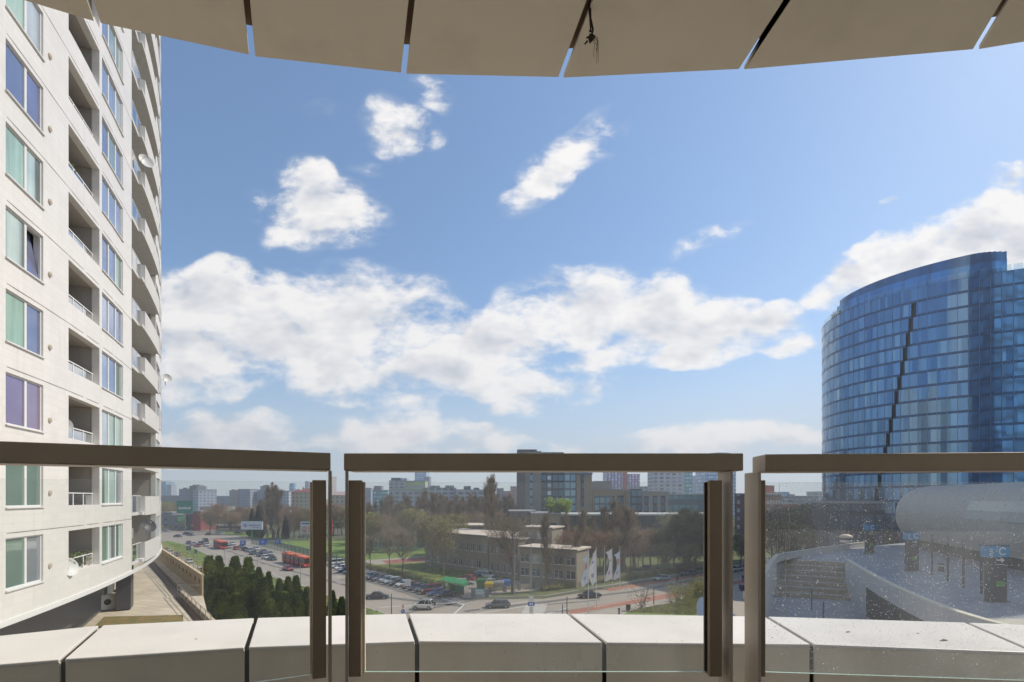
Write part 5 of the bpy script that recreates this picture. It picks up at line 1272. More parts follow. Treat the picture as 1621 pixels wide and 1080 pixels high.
def conifer(name, seed, h, w_, mt, n, top=.9, size=.34, groups=16):
    """dense columnar or conical evergreen out of many small sprays; uneven lobed outline"""
    r = random.Random(seed); root = thing(name, 'x', 'tree'); m = MB(); m.tube((0, 0, -.3), (0, 0, h*.8), h*.02, h*.006, 6); m.build('trunk', M_barkd, root)
    lob = [(r.random()*6.28, r.random(), r.uniform(.15, .45)) for _ in range(groups)]
    m = MB()
    for i in range(n):
        f = r.random()**.8; a = r.random()*6.28
        R0 = w_/2*min(1, (f + .05)/.16)**.5*(1 - max(0, f - .08)/.92)**(top*.85) if f < 1 else 0
        for la, lf, lw in lob:
            da = (a - la + math.pi) % (2*math.pi) - math.pi; dz_ = f - lf
            R0 *= 1 + lw*math.exp(-(da*da)/.20 - (dz_*dz_)/.006) - .022
        rr = R0*(.55 + .48*r.random()**.5); p = Vector((rr*math.cos(a), rr*math.sin(a), .15 + f*h*.97)); o = Vector((math.cos(a), math.sin(a), 0))
        d = (o*.45 + Vector((0, 0, 1)) + rv(r, .35)).normalized()*size*r.uniform(.6, 1.4); b = d.cross(o + rv(r, .5)).normalized()*size*.32
        m.quad(p, p + d*.45 + b, p + d, p + d*.45 - b)
    m.build('crown', mt, root); proto_done(root); return root
T_thu = [conifer('thuja_tree', 21, 10, 5.0, L_thuja, 9000, 1.1), conifer('thuja_tree', 22, 10, 4.3, L_thuja, 9000, 1.0), conifer('thuja_tree', 23, 10, 5.6, L_thuja, 11000, 1.25)]
T_pin = [conifer('pine_tree', 31, 12, 5.2, L_dark, 3600, 1.1, .5)]
def shrub(name, seed, r_, h, mt, n, sz=.16, stems=7):
    r = random.Random(seed); root = thing(name, 'x', 'shrub'); m = MB(); tips = []
    for _ in range(stems):
        a = r.random()*6.28; d = Vector((math.cos(a)*.5, math.sin(a)*.5, 1)).normalized(); p = Vector((0, 0, -.1)); 
        for k in range(4):
            q_ = p + (d + rv(r, .35)).normalized()*h*.27; m.tube(p, q_, .03*(1 - k*.2), .025*(1 - k*.2), 4, cap=False); p = q_; tips.append(p); tips.append(p + Vector((r.uniform(-1, 1)*r_*.5, r.uniform(-1, 1)*r_*.5, r.uniform(-.2, .3)*h*.5)))
    m.build('stems', M_bark, root); m = MB(); leaves(r, m, tips, n, sz, r_*.32); m.build('leaves', mt, root); proto_done(root); return root
S_yel = shrub('shrub', 41, 1.6, 2.4, L_yel, 420, .22); S_bare = shrub('shrub', 42, 1.5, 2.6, L_twig, 260, .16, 12); S_grn = shrub('shrub', 43, 2.0, 2.6, L_green, 1500, .26)
S_lime = shrub('roof_shrub', 44, 1.5, 3.2, L_lime, 700, .4)
rt_ = random.Random(77)
def tree(protos, px, pybase, pytop, label, group=None, z=0.0, Y=None, wide=1.0, h0=None, cat=None):
    """plant a tree where the photo shows its foot (or at depth Y) and scale it to reach pytop"""
    pr = rt_.choice(protos) if isinstance(protos, list) else protos
    if Y is None: Y = G(px, pybase, z).y
    X = X_at(px, Y); h = Z_at(pytop, Y) - z; H = h0 or {'poplar_tree': 20.4, 'bare_tree': 11.3, 'budding_tree': 11.3, 'leafy_tree': 13.4, 'street_tree': 11.3, 'thuja_tree': 10.1, 'pine_tree': 12.2}[pr.name.split('.')[0]]
    s = h/H
    return place(pr, (X, Y, z), rt_.random()*6.28, label, cat, group, scale=(s*wide, s*wide, s))
# thuja clump by the road
TH = [(331, 60, 880.5, 1.0), (346, 62, 881, .95), (372, 61, 881.5, 1.05), (393, 60, 883, 1.05), (409.5, 63, 898.5, .85), (425.5, 62, 906, .8), (442, 60, 916.5, .85), (456, 61, 913.5, .95), (468.5, 62, 911.5, .9), (486, 60, 929.5, .95),
      (526, 61, 935, .9), (541, 59, 945, 1.0), (338, 54, 912, 1.1), (361, 55, 899, 1.1), (384, 53, 916, 1.15), (402, 54, 908, 1.0), (416, 53, 915.5, 1.1), (434, 54, 935, 1.1), (451, 53, 938, 1.1), (471, 54, 941, 1.1), (490, 53, 950, 1.1), (509, 55, 950, 1.0), (350, 50, 935, 1.2), (375, 49, 940, 1.2), (428, 50, 950, 1.2), (322, 57, 912, .9)]
lb = ['tallest thuja at the wall end of the evergreen clump', 'thuja with a narrow tip, second from the terrace wall', 'broad tall thuja in the middle of the back row', 'tall pointed thuja right of the broad one in the back row', 'slim lower thuja beside the tall pointed one', 'small thuja behind the bus lane side of the clump', 'short blunt thuja towards the railing post', 'rounded thuja with brownish tips', 'slim thuja just left of the railing post', 'lowest thuja of the back row, partly behind the post',
      'thuja seen in the gap between the two railings', 'small pointed thuja against the middle railing', 'thuja of the front row at the stair railing', 'full thuja of the front row under the two tallest tips', 'front thuja below the broad tall one', 'front thuja with a sharp tip in the middle of the clump', 'front thuja below the slim lower tips', 'front thuja under the short blunt one', 'low front thuja below the rounded brownish one', 'low front thuja left of the railing post', 'low front thuja half hidden by the railing post', 'front thuja behind the railing post', 'nearest thuja at the terrace end', 'nearest thuja in the middle, just above the coping', 'nearest thuja towards the railing post', 'thuja touching the end of the terrace wall']
for (px, Y, yt, wd), l in zip(TH, lb): tree(T_thu, px, 0, yt, l, 'thuja clump', Y=Y, wide=wd*1.28, z=0.0)
# big street poplars in front of the school and along the side road
tree(T_pop, 779, 0, 744, 'tallest bare poplar rising above the railing behind the long school wing', 'bare poplars', Y=158, wide=1.5)
tree(T_pop, 771, 0, 762, 'bare poplar leaning against the tallest one', 'bare poplars', Y=156, wide=.9)
tree(T_open, 811, 941, 822, 'bare tree with a thick trunk between the school wings', 'bare street trees', wide=1.15)
tree(T_pop, 862, 936, 806, 'bare upright tree in front of the lower school wing', 'bare street trees', wide=1.6)
tree(T_open, 893, 928, 868, 'bare forked tree left of the flags', 'bare street trees', wide=1.2)
tree(T_pop, 913, 925, 838, 'dark slim bare tree directly left of the flags', 'bare street trees', wide=1.6)
tree(T_pop, 992, 912, 796, 'tall bare poplar right of the flags', 'bare street trees', wide=1.8)
for i, (px, yt) in enumerate(((886, 838), (905, 842), (918, 836), (942, 840), (963, 836), (985, 842), (1000, 834), (1018, 840), (1030, 836))):
    tree(T_bare, px, 0, yt, 'brownish bare tree in the thicket before the dark office wing', 'bare thicket before the office wing', Y=134 + 5*(i % 3), wide=1.3)
for i, (px, yt, l) in enumerate(((896, 806, 'bare poplar over the dark office wing, farthest from the green tree'), (921, 800, 'bare poplar above the first flag'), (938, 812, 'bare poplar above the middle flags'), (957, 796, 'tall bare poplar above the gap between the flags'), (973, 786, 'tall bare poplar above the last flags'), (983, 792, 'bare poplar beside the hourglass windows'), (1004, 800, 'bare poplar in front of the hourglass windows'))):
    tree(T_pop, px, 0, yt, l, 'bare poplars before the offices', Y=140 + 4*(i % 3), wide=1.7)
for px, Y, yt, l in ((893, 143, 838, 'brownish bare tree in front of the tan louvre block'), (928, 146, 834, 'budding tree behind the first two flags'), (950, 148, 838, 'budding tree behind the empty flagpole'), (975, 138, 846, 'greenish budding tree behind the last flag'), (1010, 146, 850, 'dark leafy tree beside the tall bare poplar')):
    tree(T_bare if 'brownish' in l else T_grn if 'dark' in l else T_bud, px, 0, yt, l, 'trees before the offices', Y=Y)
tree(T_bud, 1041, 0, 838, 'slim yellow-green tree in front of the blue-grey office wing', None, Y=139, wide=.62)
GT = [(1068, 138, 822, 1.0, 'round green-brown tree right of the slim yellow one'), (1085, 142, 806, 1.15, 'largest green-brown tree with a yellowish top'), (1100, 140, 812, 1.05, 'green-brown tree beside the dark railing post'), (1118, 142, 815, 1.0, 'green-brown tree seen through the glass next to the post'), (1140, 146, 820, 1.0, 'green-brown tree behind the railing post'), (1056, 134, 862, 1.0, 'small dark tree at the foot of the slim yellow one'), (1092, 132, 862, 1.2, 'low dark tree below the largest green-brown one')]
for px, Y, yt, wd, l in GT: tree(T_grn, px, 0, yt, l, 'green-brown trees by the side road', Y=Y, wide=wd)
# trees in the school yard / car park edge
for px, yb, yt, l in ((586, 905, 850, 'bare sapling at the corner of the sports lawn'), (617, 905, 838, 'bare slim tree by the car park hedge'), (637, 914, 842, 'leaning bare tree behind the parked cars'), (702, 913, 824, 'budding tree in front of the long school wing'), (684, 906, 818, 'budding tree at the corner of the long school wing')):
    tree(T_bud if 'budding' in l else T_open, px, yb, yt, l, 'school yard trees', wide=1.1 if 'leaning' in l else .9)
tree(T_bud, 720, 0, 815, 'yellowish budding tree above the school roof', None, Y=165)
tree(T_bud, 804, 0, 832, 'yellow budding tree behind the recessed school part', None, Y=150, wide=.7)
# poplar belt behind the sports field
kinds = ['bare poplar in the dense belt behind the sports field']
rb = random.Random(12)
for i in range(64):
    px = 577 + (812 - 577)*i/63 + rb.uniform(-3, 3); tree(T_pop, px, 0, rb.uniform(770, 800) if 640 < px else rb.uniform(778, 808), kinds[0], 'poplar belt behind the sports field', Y=rb.uniform(205, 270), wide=rb.uniform(1.2, 1.9))
for i in range(30):
    px = 577 + (815 - 577)*i/29 + rb.uniform(-4, 4); k = rb.random(); tree(T_bud if k < .35 else T_bare, px, 0, rb.uniform(804, 830), 'low budding tree at the foot of the poplar belt' if k < .35 else 'low bare tree at the foot of the poplar belt', 'low trees at the poplar belt', Y=rb.uniform(185, 225), wide=rb.uniform(1, 1.4))
# left part: trees along the main road and round the pitch
for i in range(5): tree(T_bud, 255 + i*4.5, 0, rb.uniform(793, 800), 'yellowish tree beside the white tower, left of the green billboard', 'yellowish trees left of the green billboard', Y=380 + 8*i)
for i in range(26):
    px = 326 + (455 - 326)*i/25 + rb.uniform(-3, 3); k = rb.random()
    tree(T_bare if k < .75 else T_grn, px, 0, rb.uniform(796, 812), 'reddish bare tree in the row behind the white billboard' if k < .75 else 'olive green tree in the row behind the white billboard', 'tree row behind the white billboard', Y=rb.uniform(275, 330), wide=rb.uniform(.9, 1.3))
for px, yt, l, kk in ((424, 764, 'tall bare poplar with crow nests right of the white billboard', T_pop), (433, 762, 'second tall bare poplar with crow nests', T_pop), (440, 768, 'third tall bare poplar with crow nests', T_pop), (415, 786, 'shorter bare poplar left of the nest poplars', T_pop),
                     (409, 800, 'dark pointed pine left of the nest poplars', T_pin), (399, 806, 'lower dark pine beside the pointed one', T_pin), (459, 800, 'bare tree right of the nest poplars', T_bare), (452, 815, 'dark pine beneath the red-roofed houses', T_pin), (466, 812, 'olive tree below the yellow houses', T_grn), (481, 806, 'yellow-green tree in front of the yellow house', T_bud), (474, 820, 'pale blossoming tree beside the orange billboard', T_bud), (493, 805, 'bare tree behind the railing post', T_bare)):
    tree(kk, px, 0, yt, l, None, Y=250 + rb.uniform(-6, 6), wide=1.2 if kk is not T_pop else 1.6)
m = MB()
for px, y_ in ((431, 765.5), (437.2, 770), (423.5, 786)):
    p = Vector((X_at(px, 249), 249, Z_at(y_, 249))); 
    for _ in range(40): a = p + rv(rb, .45); m.quad(a, a + rv(rb, .5), a + rv(rb, .5), a + rv(rb, .5))
tag(m.build('crow_nests', M_barkd, org=(X_at(431, 249), 249, 25)), 'dark crow nests high in the bare poplars', 'nest')
for px, yt, l, kk in ((528, 796, 'bare tree under the cream house in the railing gap', T_bare), (541, 802, 'olive tree in the railing gap', T_grn), (535, 818, 'yellow-green tree in the railing gap', T_bud), (552, 808, 'dark leafy tree at the edge of the railing gap', T_grn)):
    tree(kk, px, 0, yt, l, None, Y=270 + rb.uniform(-6, 6), wide=1.3)
# behind the plaza on the right
RT = [(1222, 808, T_bare), (1234, 806, T_bare), (1247, 812, T_bud), (1256, 806, T_grn), (1268, 804, T_bud), (1279, 800, T_grn), (1290, 806, T_grn), (1228, 826, T_bud), (1243, 830, T_bud), (1262, 832, T_bud), (1276, 836, T_grn), (1290, 834, T_bud), (1300, 838, T_grn), (1172, 846, T_grn), (1190, 850, T_grn), (1320, 836, T_bud), (1352, 838, T_bud), (1374, 836, T_grn)]
for i, (px, yt, kk) in enumerate(RT):
    Y = 150 if yt < 815 else 128
    if px < 1200: Y = 150
    nm = 'bare' if kk is T_bare else 'yellow-green' if kk is T_bud else 'olive green'
    tree(kk, px, 0, yt, f'{nm} tree behind the plaza parapet, ' + ('in the high back row' if yt < 815 else 'in the low front row'), 'trees behind the plaza parapet', Y=Y + rb.uniform(-4, 4), wide=1.25)
# park filler far away: low town greenery, reads as one mass
m = MB()
for _ in range(9000):
    px = rb.uniform(250, 1300); Y = rb.uniform(300, 620)
    if 330 < px < 410 and Y < 340: continue
    x, z = X_at(px, Y), 0; p = Vector((x, Y, rb.uniform(.5, 6.5)*rb.random()**.4)); s = rb.uniform(.8, 2.0); a = rv(rb).normalized()*s; b = a.orthogonal().normalized()*s*.6; m.quad(p - a, p + b, p + a, p - b)
tag(m.build('distant_greenery', L_green), 'low distant greenery between the far blocks', None, None, 'stuff')
# roof shrubs on the tan block, hedge, island shrubs
for px, y_, s, l in ((872, 815, .9, 'small lime green shrub on the tan block roof, left end'), (879, 815, 1.5, 'largest lime green shrub on the tan block roof'), (887, 815, 1.0, 'lime green shrub in the middle of the tan block roof'), (897, 815, 1.3, 'lime green shrub on the edge of the tan block roof')):
    Y = 170; o = place(S_lime, (X_at(px, Y), Y, Z_at(815, 165) + .45), rb.random()*6, l, 'shrub', 'shrubs on the office roof', s)
for px, py, S, s, l in ((1015, 964, S_bare, 1.5, 'bare wiry shrub at the tip of the grass island'), (1063, 957, S_bare, 1.0, 'bare shrub in the middle of the grass island'), (1072, 953, S_yel, 1.25, 'yellow-green shrub in the middle of the grass island'), (1085, 950, S_yel, 1.1, 'low yellow-green shrub on the grass island'), (1100, 945, S_yel, 1.5, 'largest yellow-green shrub near the planter block'), (1110, 941, S_grn, 1.1, 'greener shrub against the planter block'), (1092, 962, S_yel, .8, 'small yellow-green shrub near the coping')):
    place(S, G(px, py) + Vector((0, 0, .12)), rb.random()*6, l, 'shrub', 'shrubs on the grass island', s)
for i in range(17):
    f = i/16; p = G(576, 899, 0).lerp(G(716, 935.5, 0), f); place(S_grn, p + Vector((rb.uniform(-.3, .3), 1.3, .1)), rb.random()*6, 'low green shrub of the hedge behind the parked cars', 'shrub', 'hedge behind the parked cars', (.55, .55, .42))
for i in range(26):
    f = i/25; p = G(866, 936.5, 0).lerp(G(1128, 897, 0), f); place(S_grn, p + Vector((0, .8, .1)), rb.random()*6, 'dark low shrub in the verge beside the side road', 'shrub', 'shrubs along the side road', (.9, .9, .40))
# loose grass blades on the near lawns
m = MB()
def blades(poly_px, n, z, hgt=.22):
    P = [G(*p).xy for p in poly_px]; x0 = min(p.x for p in P); x1 = max(p.x for p in P); y0 = min(p.y for p in P); y1 = max(p.y for p in P)
    def inside(x, y):
        c = False
        for i in range(len(P)):
            a, b = P[i], P[i-1]
            if (a.y > y) != (b.y > y) and x < (b.x - a.x)*(y - a.y)/(b.y - a.y) + a.x: c = not c
        return c
    k = 0
    while k < n:
        x, y = rb.uniform(x0, x1), rb.uniform(y0, y1)
        if not inside(x, y): k += .3; continue
        k += 1; h = hgt*rb.uniform(.4, 1.3); a = rb.random()*6.28; dx_, dy_ = math.cos(a)*.12, math.sin(a)*.12
        m.tri((x - dx_, y - dy_, z), (x + dx_, y + dy_, z), (x + rb.uniform(-.1, .1), y + rb.uniform(-.1, .1), z + h))
blades([(990, 971), (1012, 965), (1060, 957), (1110, 940), (1120, 950), (1100, 975)], 9000, .14)
blades([(425, 913), (476, 928), (530, 949), (600, 970), (560, 990), (480, 970)], 9000, .13)
blades([(262, 859), (293, 864), (331, 881), (352, 900), (330, 901), (291, 882)], 7000, .13)
blades([(580, 897), (690, 890), (745, 903), (780, 924), (650, 913)], 7000, .126)
tag(m.build('grass', L_green), 'loose grass growing on the lawns and the road island', None, None, 'stuff')
# ================================================================ VEHICLES
def paint():
    mm = bpy.data.materials.new('car_paint'); mm.use_nodes = True; t = NT(mm.node_tree); b = t.n['Principled BSDF']
    oi = t.new('ShaderNodeObjectInfo'); geo = t.new('ShaderNodeNewGeometry'); nz = t.noise(geo.outputs['Position'], 2, 3, .5)
    t.put(b.inputs['Base Color'], t.vmath('SCALE', oi.outputs['Color'], scale=t.math('MULTIPLY_ADD', nz, .2, .9))); b.inputs['Roughness'].default_value = .28; b.inputs['Metallic'].default_value = .25
    b.inputs['Coat Weight'].default_value = .6; b.inputs['Coat Roughness'].default_value = .06; return mm
M_paint = paint(); M_cglass = mat('car_glass', (.02, .025, .03), .06, 0, .05, 1, spec=.8); M_tyre = mat('tyre_rubber', (.02, .02, .02), .85); M_rim = mat('wheel_rim', (.35, .35, .36), .35, .8)
M_head = mat('headlight_lens', (.70, .72, .74), .12, .2); M_tail = mat('tail_light', (.30, .01, .01), .25); M_blk = mat('black_plastic', (.02, .02, .022), .6)
def car(name, label, cat, L, Wd, Hh, kind):
    root = thing(name, label, cat); hw = Wd/2; m = MB()
    zb = .30; sh = Hh*.60                           # shoulder height
    X0, X1 = -L/2, L/2
    hood = sh*.93; fr = X1 - L*(.26 if kind != 'van' else .14); rr = {'hatch': X0 + L*.06, 'sedan': X0 + L*.20, 'suv': X0 + L*.04, 'van': X0 + L*.03, 'wagon': X0 + L*.05}[kind]
    st = [(X0, sh*.62, .80), (X0 + .10, sh*.94, .93), (X0 + L*.18, sh, 1.0), (0, sh, 1.0), (fr, sh*.99, 1.0), (X1 - L*.10, hood*.93, .96), (X1 - .10, hood*.80, .88), (X1, hood*.60, .74)]
    for x, zt, w_ in st:
        w = hw*w_
        for (yy, zz) in ((-w*.90, zb), (-w, zb + .18), (-w, zt - .14), (-w*.93, zt - .03), (-w*.80, zt), (w*.80, zt), (w*.93, zt - .03), (w, zt - .14), (w, zb + .18), (w*.90, zb)): m.v.append(Vector((x, yy, zz)))
    n = 10
    for i in range(len(st) - 1):
        for j in range(n): k = (j + 1) % n; m.face((i*n + j, (i+1)*n + j, (i+1)*n + k, i*n + k))
    m.face(list(range(n))); m.face([(len(st)-1)*n + j for j in range(n)][::-1])
    m.sm = False
    m.build('body', M_paint, root, bevel=.02)
    # greenhouse
    gl0, gl1 = rr, fr + .02; zt = Hh - .06; t0 = rr + {'hatch': .42, 'sedan': .65, 'suv': .28, 'van': .15, 'wagon': .38}[kind]; t1 = fr - L*(.155 if kind != 'van' else .13)
    b0, b1 = hw*.90, hw*.72; zs = sh - .01
    m = MB(); m.hexa([(gl0, -b0, zs), (gl1, -b0, zs), (gl1, b0, zs), (gl0, b0, zs), (t0, -b1, zt), (t1, -b1, zt), (t1, b1, zt), (t0, b1, zt)]); m.build('window_glass', M_cglass, root)
    m = MB(); e = .03
    m.hexa([(t0 - .05, -b1 - .02, zt - .02), (t1 + .05, -b1 - .02, zt - .02), (t1 + .05, b1 + .02, zt - .02), (t0 - .05, b1 + .02, zt - .02), (t0 + .12, -b1*.86, Hh), (t1 - .12, -b1*.86, Hh), (t1 - .12, b1*.86, Hh), (t0 + .12, b1*.86, Hh)])
    def pillar(xa, xb, w_):
        for s in (-1, 1):
            y0, y1 = s*(b0 + .012), s*(b1 + .012)
            m.hexa([(xa, min(y0, y0 - s*.03), zs), (xa + w_, min(y0, y0 - s*.03), zs), (xa + w_, max(y0, y0 - s*.03), zs), (xa, max(y0, y0 - s*.03), zs), (xb, min(y1, y1 - s*.03), zt), (xb + w_, min(y1, y1 - s*.03), zt), (xb + w_, max(y1, y1 - s*.03), zt), (xb, max(y1, y1 - s*.03), zt)])
    pillar(gl1 - .09, t1 - .07, .09); pillar(gl0, t0 - .02, .10); pillar((gl0 + gl1)/2 - .04, (t0 + t1)/2 - .04, .07)
    if kind in ('suv', 'wagon', 'van', 'hatch'): pillar(gl0 + (gl1 - gl0)*.2, t0 + (t1 - t0)*.14, .09)
    m.build('roof', M_paint, root)
    for s in (-1, 1):
        for x in (X0 + L*.19, X1 - L*.19):
            m = MB(); y0 = s*(hw - .20); r_ = .33 if kind != 'suv' else .37
            m.lathe((x, y0, r_), [(.01, 0), (r_*.96, 0), (r_, .03*s), (r_, .19*s), (r_*.94, .215*s), (r_*.62, .215*s)], 16, 'y'); w_ = m.build('wheel', M_tyre, root)
            m = MB(); m.lathe((x, y0, r_), [(r_*.62, .216*s), (r_*.5, .19*s), (.06, .20*s), (.005, .21*s)], 10, 'y'); m.build('rim', M_rim, w_)
        m = MB(); m.box(X1 - .20, s*hw*.60 - .17, hood*.66, X1 - .015, s*hw*.60 + .17, hood*.80); m.build('headlight', M_head, root)
        m = MB(); m.box(X0 + .0, s*hw*.70 - .14, sh*.70, X0 + .16, s*hw*.70 + .14, sh*.90); m.build('tail_light', M_tail, root)
        m = MB(); m.obox((gl1 - .12, s*(hw + .09)), (1, 0), .06, .09, sh + .0, sh + .14); m.build('wing_mirror', M_blk, root)
    m = MB(); m.box(X1 - .10, -hw*.42, hood*.50, X1 + .012, hw*.42, hood*.72); m.box(X1 - .10, -hw*.6, zb + .02, X1 + .01, hw*.6, zb + .14); m.box(X0 - .01, -hw*.7, zb + .02, X0 + .1, hw*.7, zb + .16); m.build('grille', M_blk, root)
    proto_done(root); return root
C_h = car('parked_car', 'x', 'car', 4.0, 1.75, 1.47, 'hatch'); C_s = car('saloon_car', 'x', 'car', 4.6, 1.80, 1.44, 'sedan'); C_w = car('estate_car', 'x', 'car', 4.6, 1.80, 1.50, 'wagon')
C_v = car('van', 'x', 'van', 4.9, 1.95, 1.95, 'van')
def suvx():
    root = car('offroad_car', 'x', 'car', 3.9, 1.75, 1.80, 'suv')
    m = MB(); m.lathe((-1.98, -.1, 1.0), [(.01, .0), (.33, 0), (.34, -.05), (.34, -.17), (.30, -.20), (.01, -.2)], 16, 'x'); m.build('spare_wheel', M_tyre, root)
    m = MB()
    for s in (-.55, .55): m.box(-1.4, s - .02, 1.82, .3, s + .02, 1.87)
    m.build('roof_rack', M_blk, root); proto_done(root); return root
C_x = suvx()
PT = dict(black=(.012, .012, .014), dark=(.03, .033, .038), grey=(.13, .14, .15), silver=(.42, .43, .44), white=(.72, .72, .70), red=(.42, .02, .02), maroon=(.13, .02, .025), blue=(.03, .07, .20), teal=(.05, .10, .11), pale=(.40, .46, .48), purple=(.05, .03, .07), pink=(.45, .06, .09))
def put(C, px, py, hd, col, label, group=None, cat=None, z=.012):
    p = G(px, py); a = math.atan2(hd[1], hd[0]); return place(C, (p.x, p.y, z), a, label, cat, group, 1.0, (*PT[col], 1))
RD = (.68, -.73); RB = (-.68, .73); NP = (-.75, -.66)
p0, p1 = G(587, 915).xy, G(705, 945).xy
row = [(C_h, 'pale', 'pale grey-green hatchback'), (C_s, 'purple', 'dark purple saloon'), (C_w, 'grey', 'dark grey estate'), (C_h, 'silver', 'silver hatchback'), (C_w, 'pale', 'greenish silver estate'), (C_s, 'dark', 'dark blue-grey saloon'), (C_h, 'white', 'white hatchback behind the white sign'), (C_h, 'maroon', 'magenta-red hatchback'), (C_s, 'purple', 'very dark red saloon'), (C_w, 'teal', 'dark teal estate'), (C_v, 'maroon', 'maroon van'), (C_s, 'blue', 'dark blue saloon'), (C_s, 'dark', 'dark grey saloon')]
ordn = ['farthest from the junction', 'second from the far end', 'third from the far end', 'fourth from the far end', 'fifth from the far end', 'sixth from the far end', 'in the middle of the row', 'just past the middle', 'fifth from the junction', 'fourth from the junction', 'third from the junction', 'second from the junction', 'closest to the junction']
for i, ((C, col, nm), od) in enumerate(zip(row, ordn)):
    q_ = p0 + (p1 - p0)*i/12; o = place(C, (q_.x, q_.y, .018), math.atan2(NP[1], NP[0]) + rb.uniform(-.03, .03), f'{nm} in the parked row, {od}', None, 'cars parked beside the school lawn', 1.0, (*PT[col], 1))
# far continuation of the parked row seen beyond the post
for px, py, C, col, l in ((531, 895, C_v, 'white', 'white van seen in the gap between the railings'), (536, 899, C_s, 'silver', 'silver saloon in the gap between the railings'), (541, 902, C_h, 'white', 'white hatchback in the gap between the railings'), (548, 905, C_s, 'blue', 'dark blue saloon at the edge of the railing gap'), (556, 908, C_h, 'grey', 'grey hatchback behind the railing post')):
    put(C, px, py, NP, col, l, 'cars parked beside the sports field')
put(C_x, 670, 964.5, (-1, .10), 'white', 'white off-road car with spare wheel crossing the junction')
put(C_w, 788, 962, (-1, -.06), 'grey', 'grey estate car turning at the junction')
put(C_s, 597, 948, (.72, .1), 'dark', 'dark saloon leaving the junction near the middle railing post')
put(C_s, 933, 946.5, (-.97, -.15), 'black', 'black saloon driving past below the flags')
put(C_s, 1048, 919, (-.86, -.5), 'silver', 'silver saloon on the side road, first of two')
put(C_w, 1090, 911, (-.86, -.5), 'grey', 'grey estate with a light roof on the side road')
put(C_s, 1165, 904, (-.86, -.5), 'white', 'white saloon seen in the gap right of the middle railing')
put(C_h, 741, 919, (-.8, .5), 'red', 'red hatchback parked by the school'); put(C_w, 735, 926, (.95, .1), 'silver', 'silver estate with a red rear parked before the red car')
put(C_h, 751, 917, (-.8, .5), 'dark', 'dark hatchback parked beside the red one'); put(C_v, 768, 916, (.8, -.5), 'white', 'white van parked at the school entrance')
put(C_h, 781, 926, (.9, -.2), 'white', 'white hatchback parked behind the yellow container'); put(C_s, 793, 924, (.9, -.2), 'grey', 'grey saloon parked behind the bins')
put(C_h, 1022, 0 + 903, (-.8, -.6), 'grey', 'grey hatchback half hidden by the fence')
# queue on the main road
Q = [(299, 861.5, 'maroon', C_s, 'maroon saloon at the head of the grass triangle'), (306, 863.5, 'silver', C_h, 'silver hatchback second in the far queue'), (312.5, 866, 'red', C_h, 'dark red car behind the silver hatchback'), (318, 862.5, 'dark', C_w, 'dark estate in the far queue'), (325, 859, 'black', C_v, 'black van in the far queue'), (327, 865, 'white', C_h, 'white hatchback left of the red bus'),
     (357, 864, 'grey', C_s, 'grey saloon behind the small red bus'), (362, 868, 'silver', C_w, 'silver estate right of the small red bus'), (374.5, 870.5, 'pink', C_h, 'bright pinkish red hatchback in the queue'), (368, 863, 'white', C_h, 'white hatchback beyond the pinkish red one'), (383, 868, 'grey', C_h, 'grey hatchback under the first blue sign'), (388, 872, 'dark', C_s, 'dark saloon under the first blue sign'), (396, 874, 'silver', C_w, 'silver estate in the middle of the queue'), (401, 878, 'dark', C_s, 'dark saloon right of the silver estate'), (406, 871, 'white', C_h, 'white hatchback in the second lane of the queue'), (412, 881, 'purple', C_h, 'dark purple hatchback in the queue'), (421, 885, 'white', C_h, 'white hatchback left of the long bus'), (417, 876, 'grey', C_s, 'grey saloon in the second lane below the middle blue sign'), (431, 887, 'dark', C_s, 'dark blue-grey car just left of the long bus'), (427, 879, 'silver', C_h, 'silver hatchback behind the long bus'),
     (456, 903, 'red', C_s, 'red car alongside the long red bus')]
for px, py, col, C, l in Q: put(C, px, py, RD, col, l, 'cars queuing on the main road')
for px, py, col, C, l in ((281.5, 850.5, 'dark', C_s, 'dark car on the far carriageway, farther of the pair'), (296, 846.5, 'black', C_s, 'black car at the bend beside the shops'), (302, 848.5, 'grey', C_w, 'grey estate at the bend'), (263, 842, 'silver', C_s, 'silver car near the white tower edge on the far road'), (345, 847, 'silver', C_s, 'silver car before the brown pavilion'), (351, 846, 'white', C_h, 'white car before the brown pavilion'), (331, 847.5, 'maroon', C_s, 'maroon car before the brown pavilion'), (378, 845, 'dark', C_s, 'dark car beside the white billboard')):
    put(C, px, py, (.95, -.3), col, l, 'cars on the far road')
for px, py, col, C, l in ((262, 873, 'teal', C_s, 'dark car on the lower carriageway, farthest by the terrace wall'), (270.5, 877, 'white', C_h, 'white car half hidden by the terrace wall'), (279.5, 880.5, 'blue', C_h, 'dark blue hatchback on the lower carriageway'), (299, 891.5, 'white', C_s, 'white saloon on the lower carriageway in the open'), (319, 907, 'silver', C_w, 'pale car emerging beside the tallest thuja'), (272, 884.5, 'silver', C_s, 'pale car roof just above the terrace wall rail')):
    put(C, px, py, RD, col, l, 'cars on the lower carriageway')
for i, px in enumerate((628, 636, 645, 655, 663, 671)): put(C_s if i % 2 else C_h, px, 851.5 + i*.1, (1, 0), ('silver', 'white', 'grey', 'white', 'silver', 'dark')[i], 'car parked in the far row behind the sports field', 'cars behind the sports field')
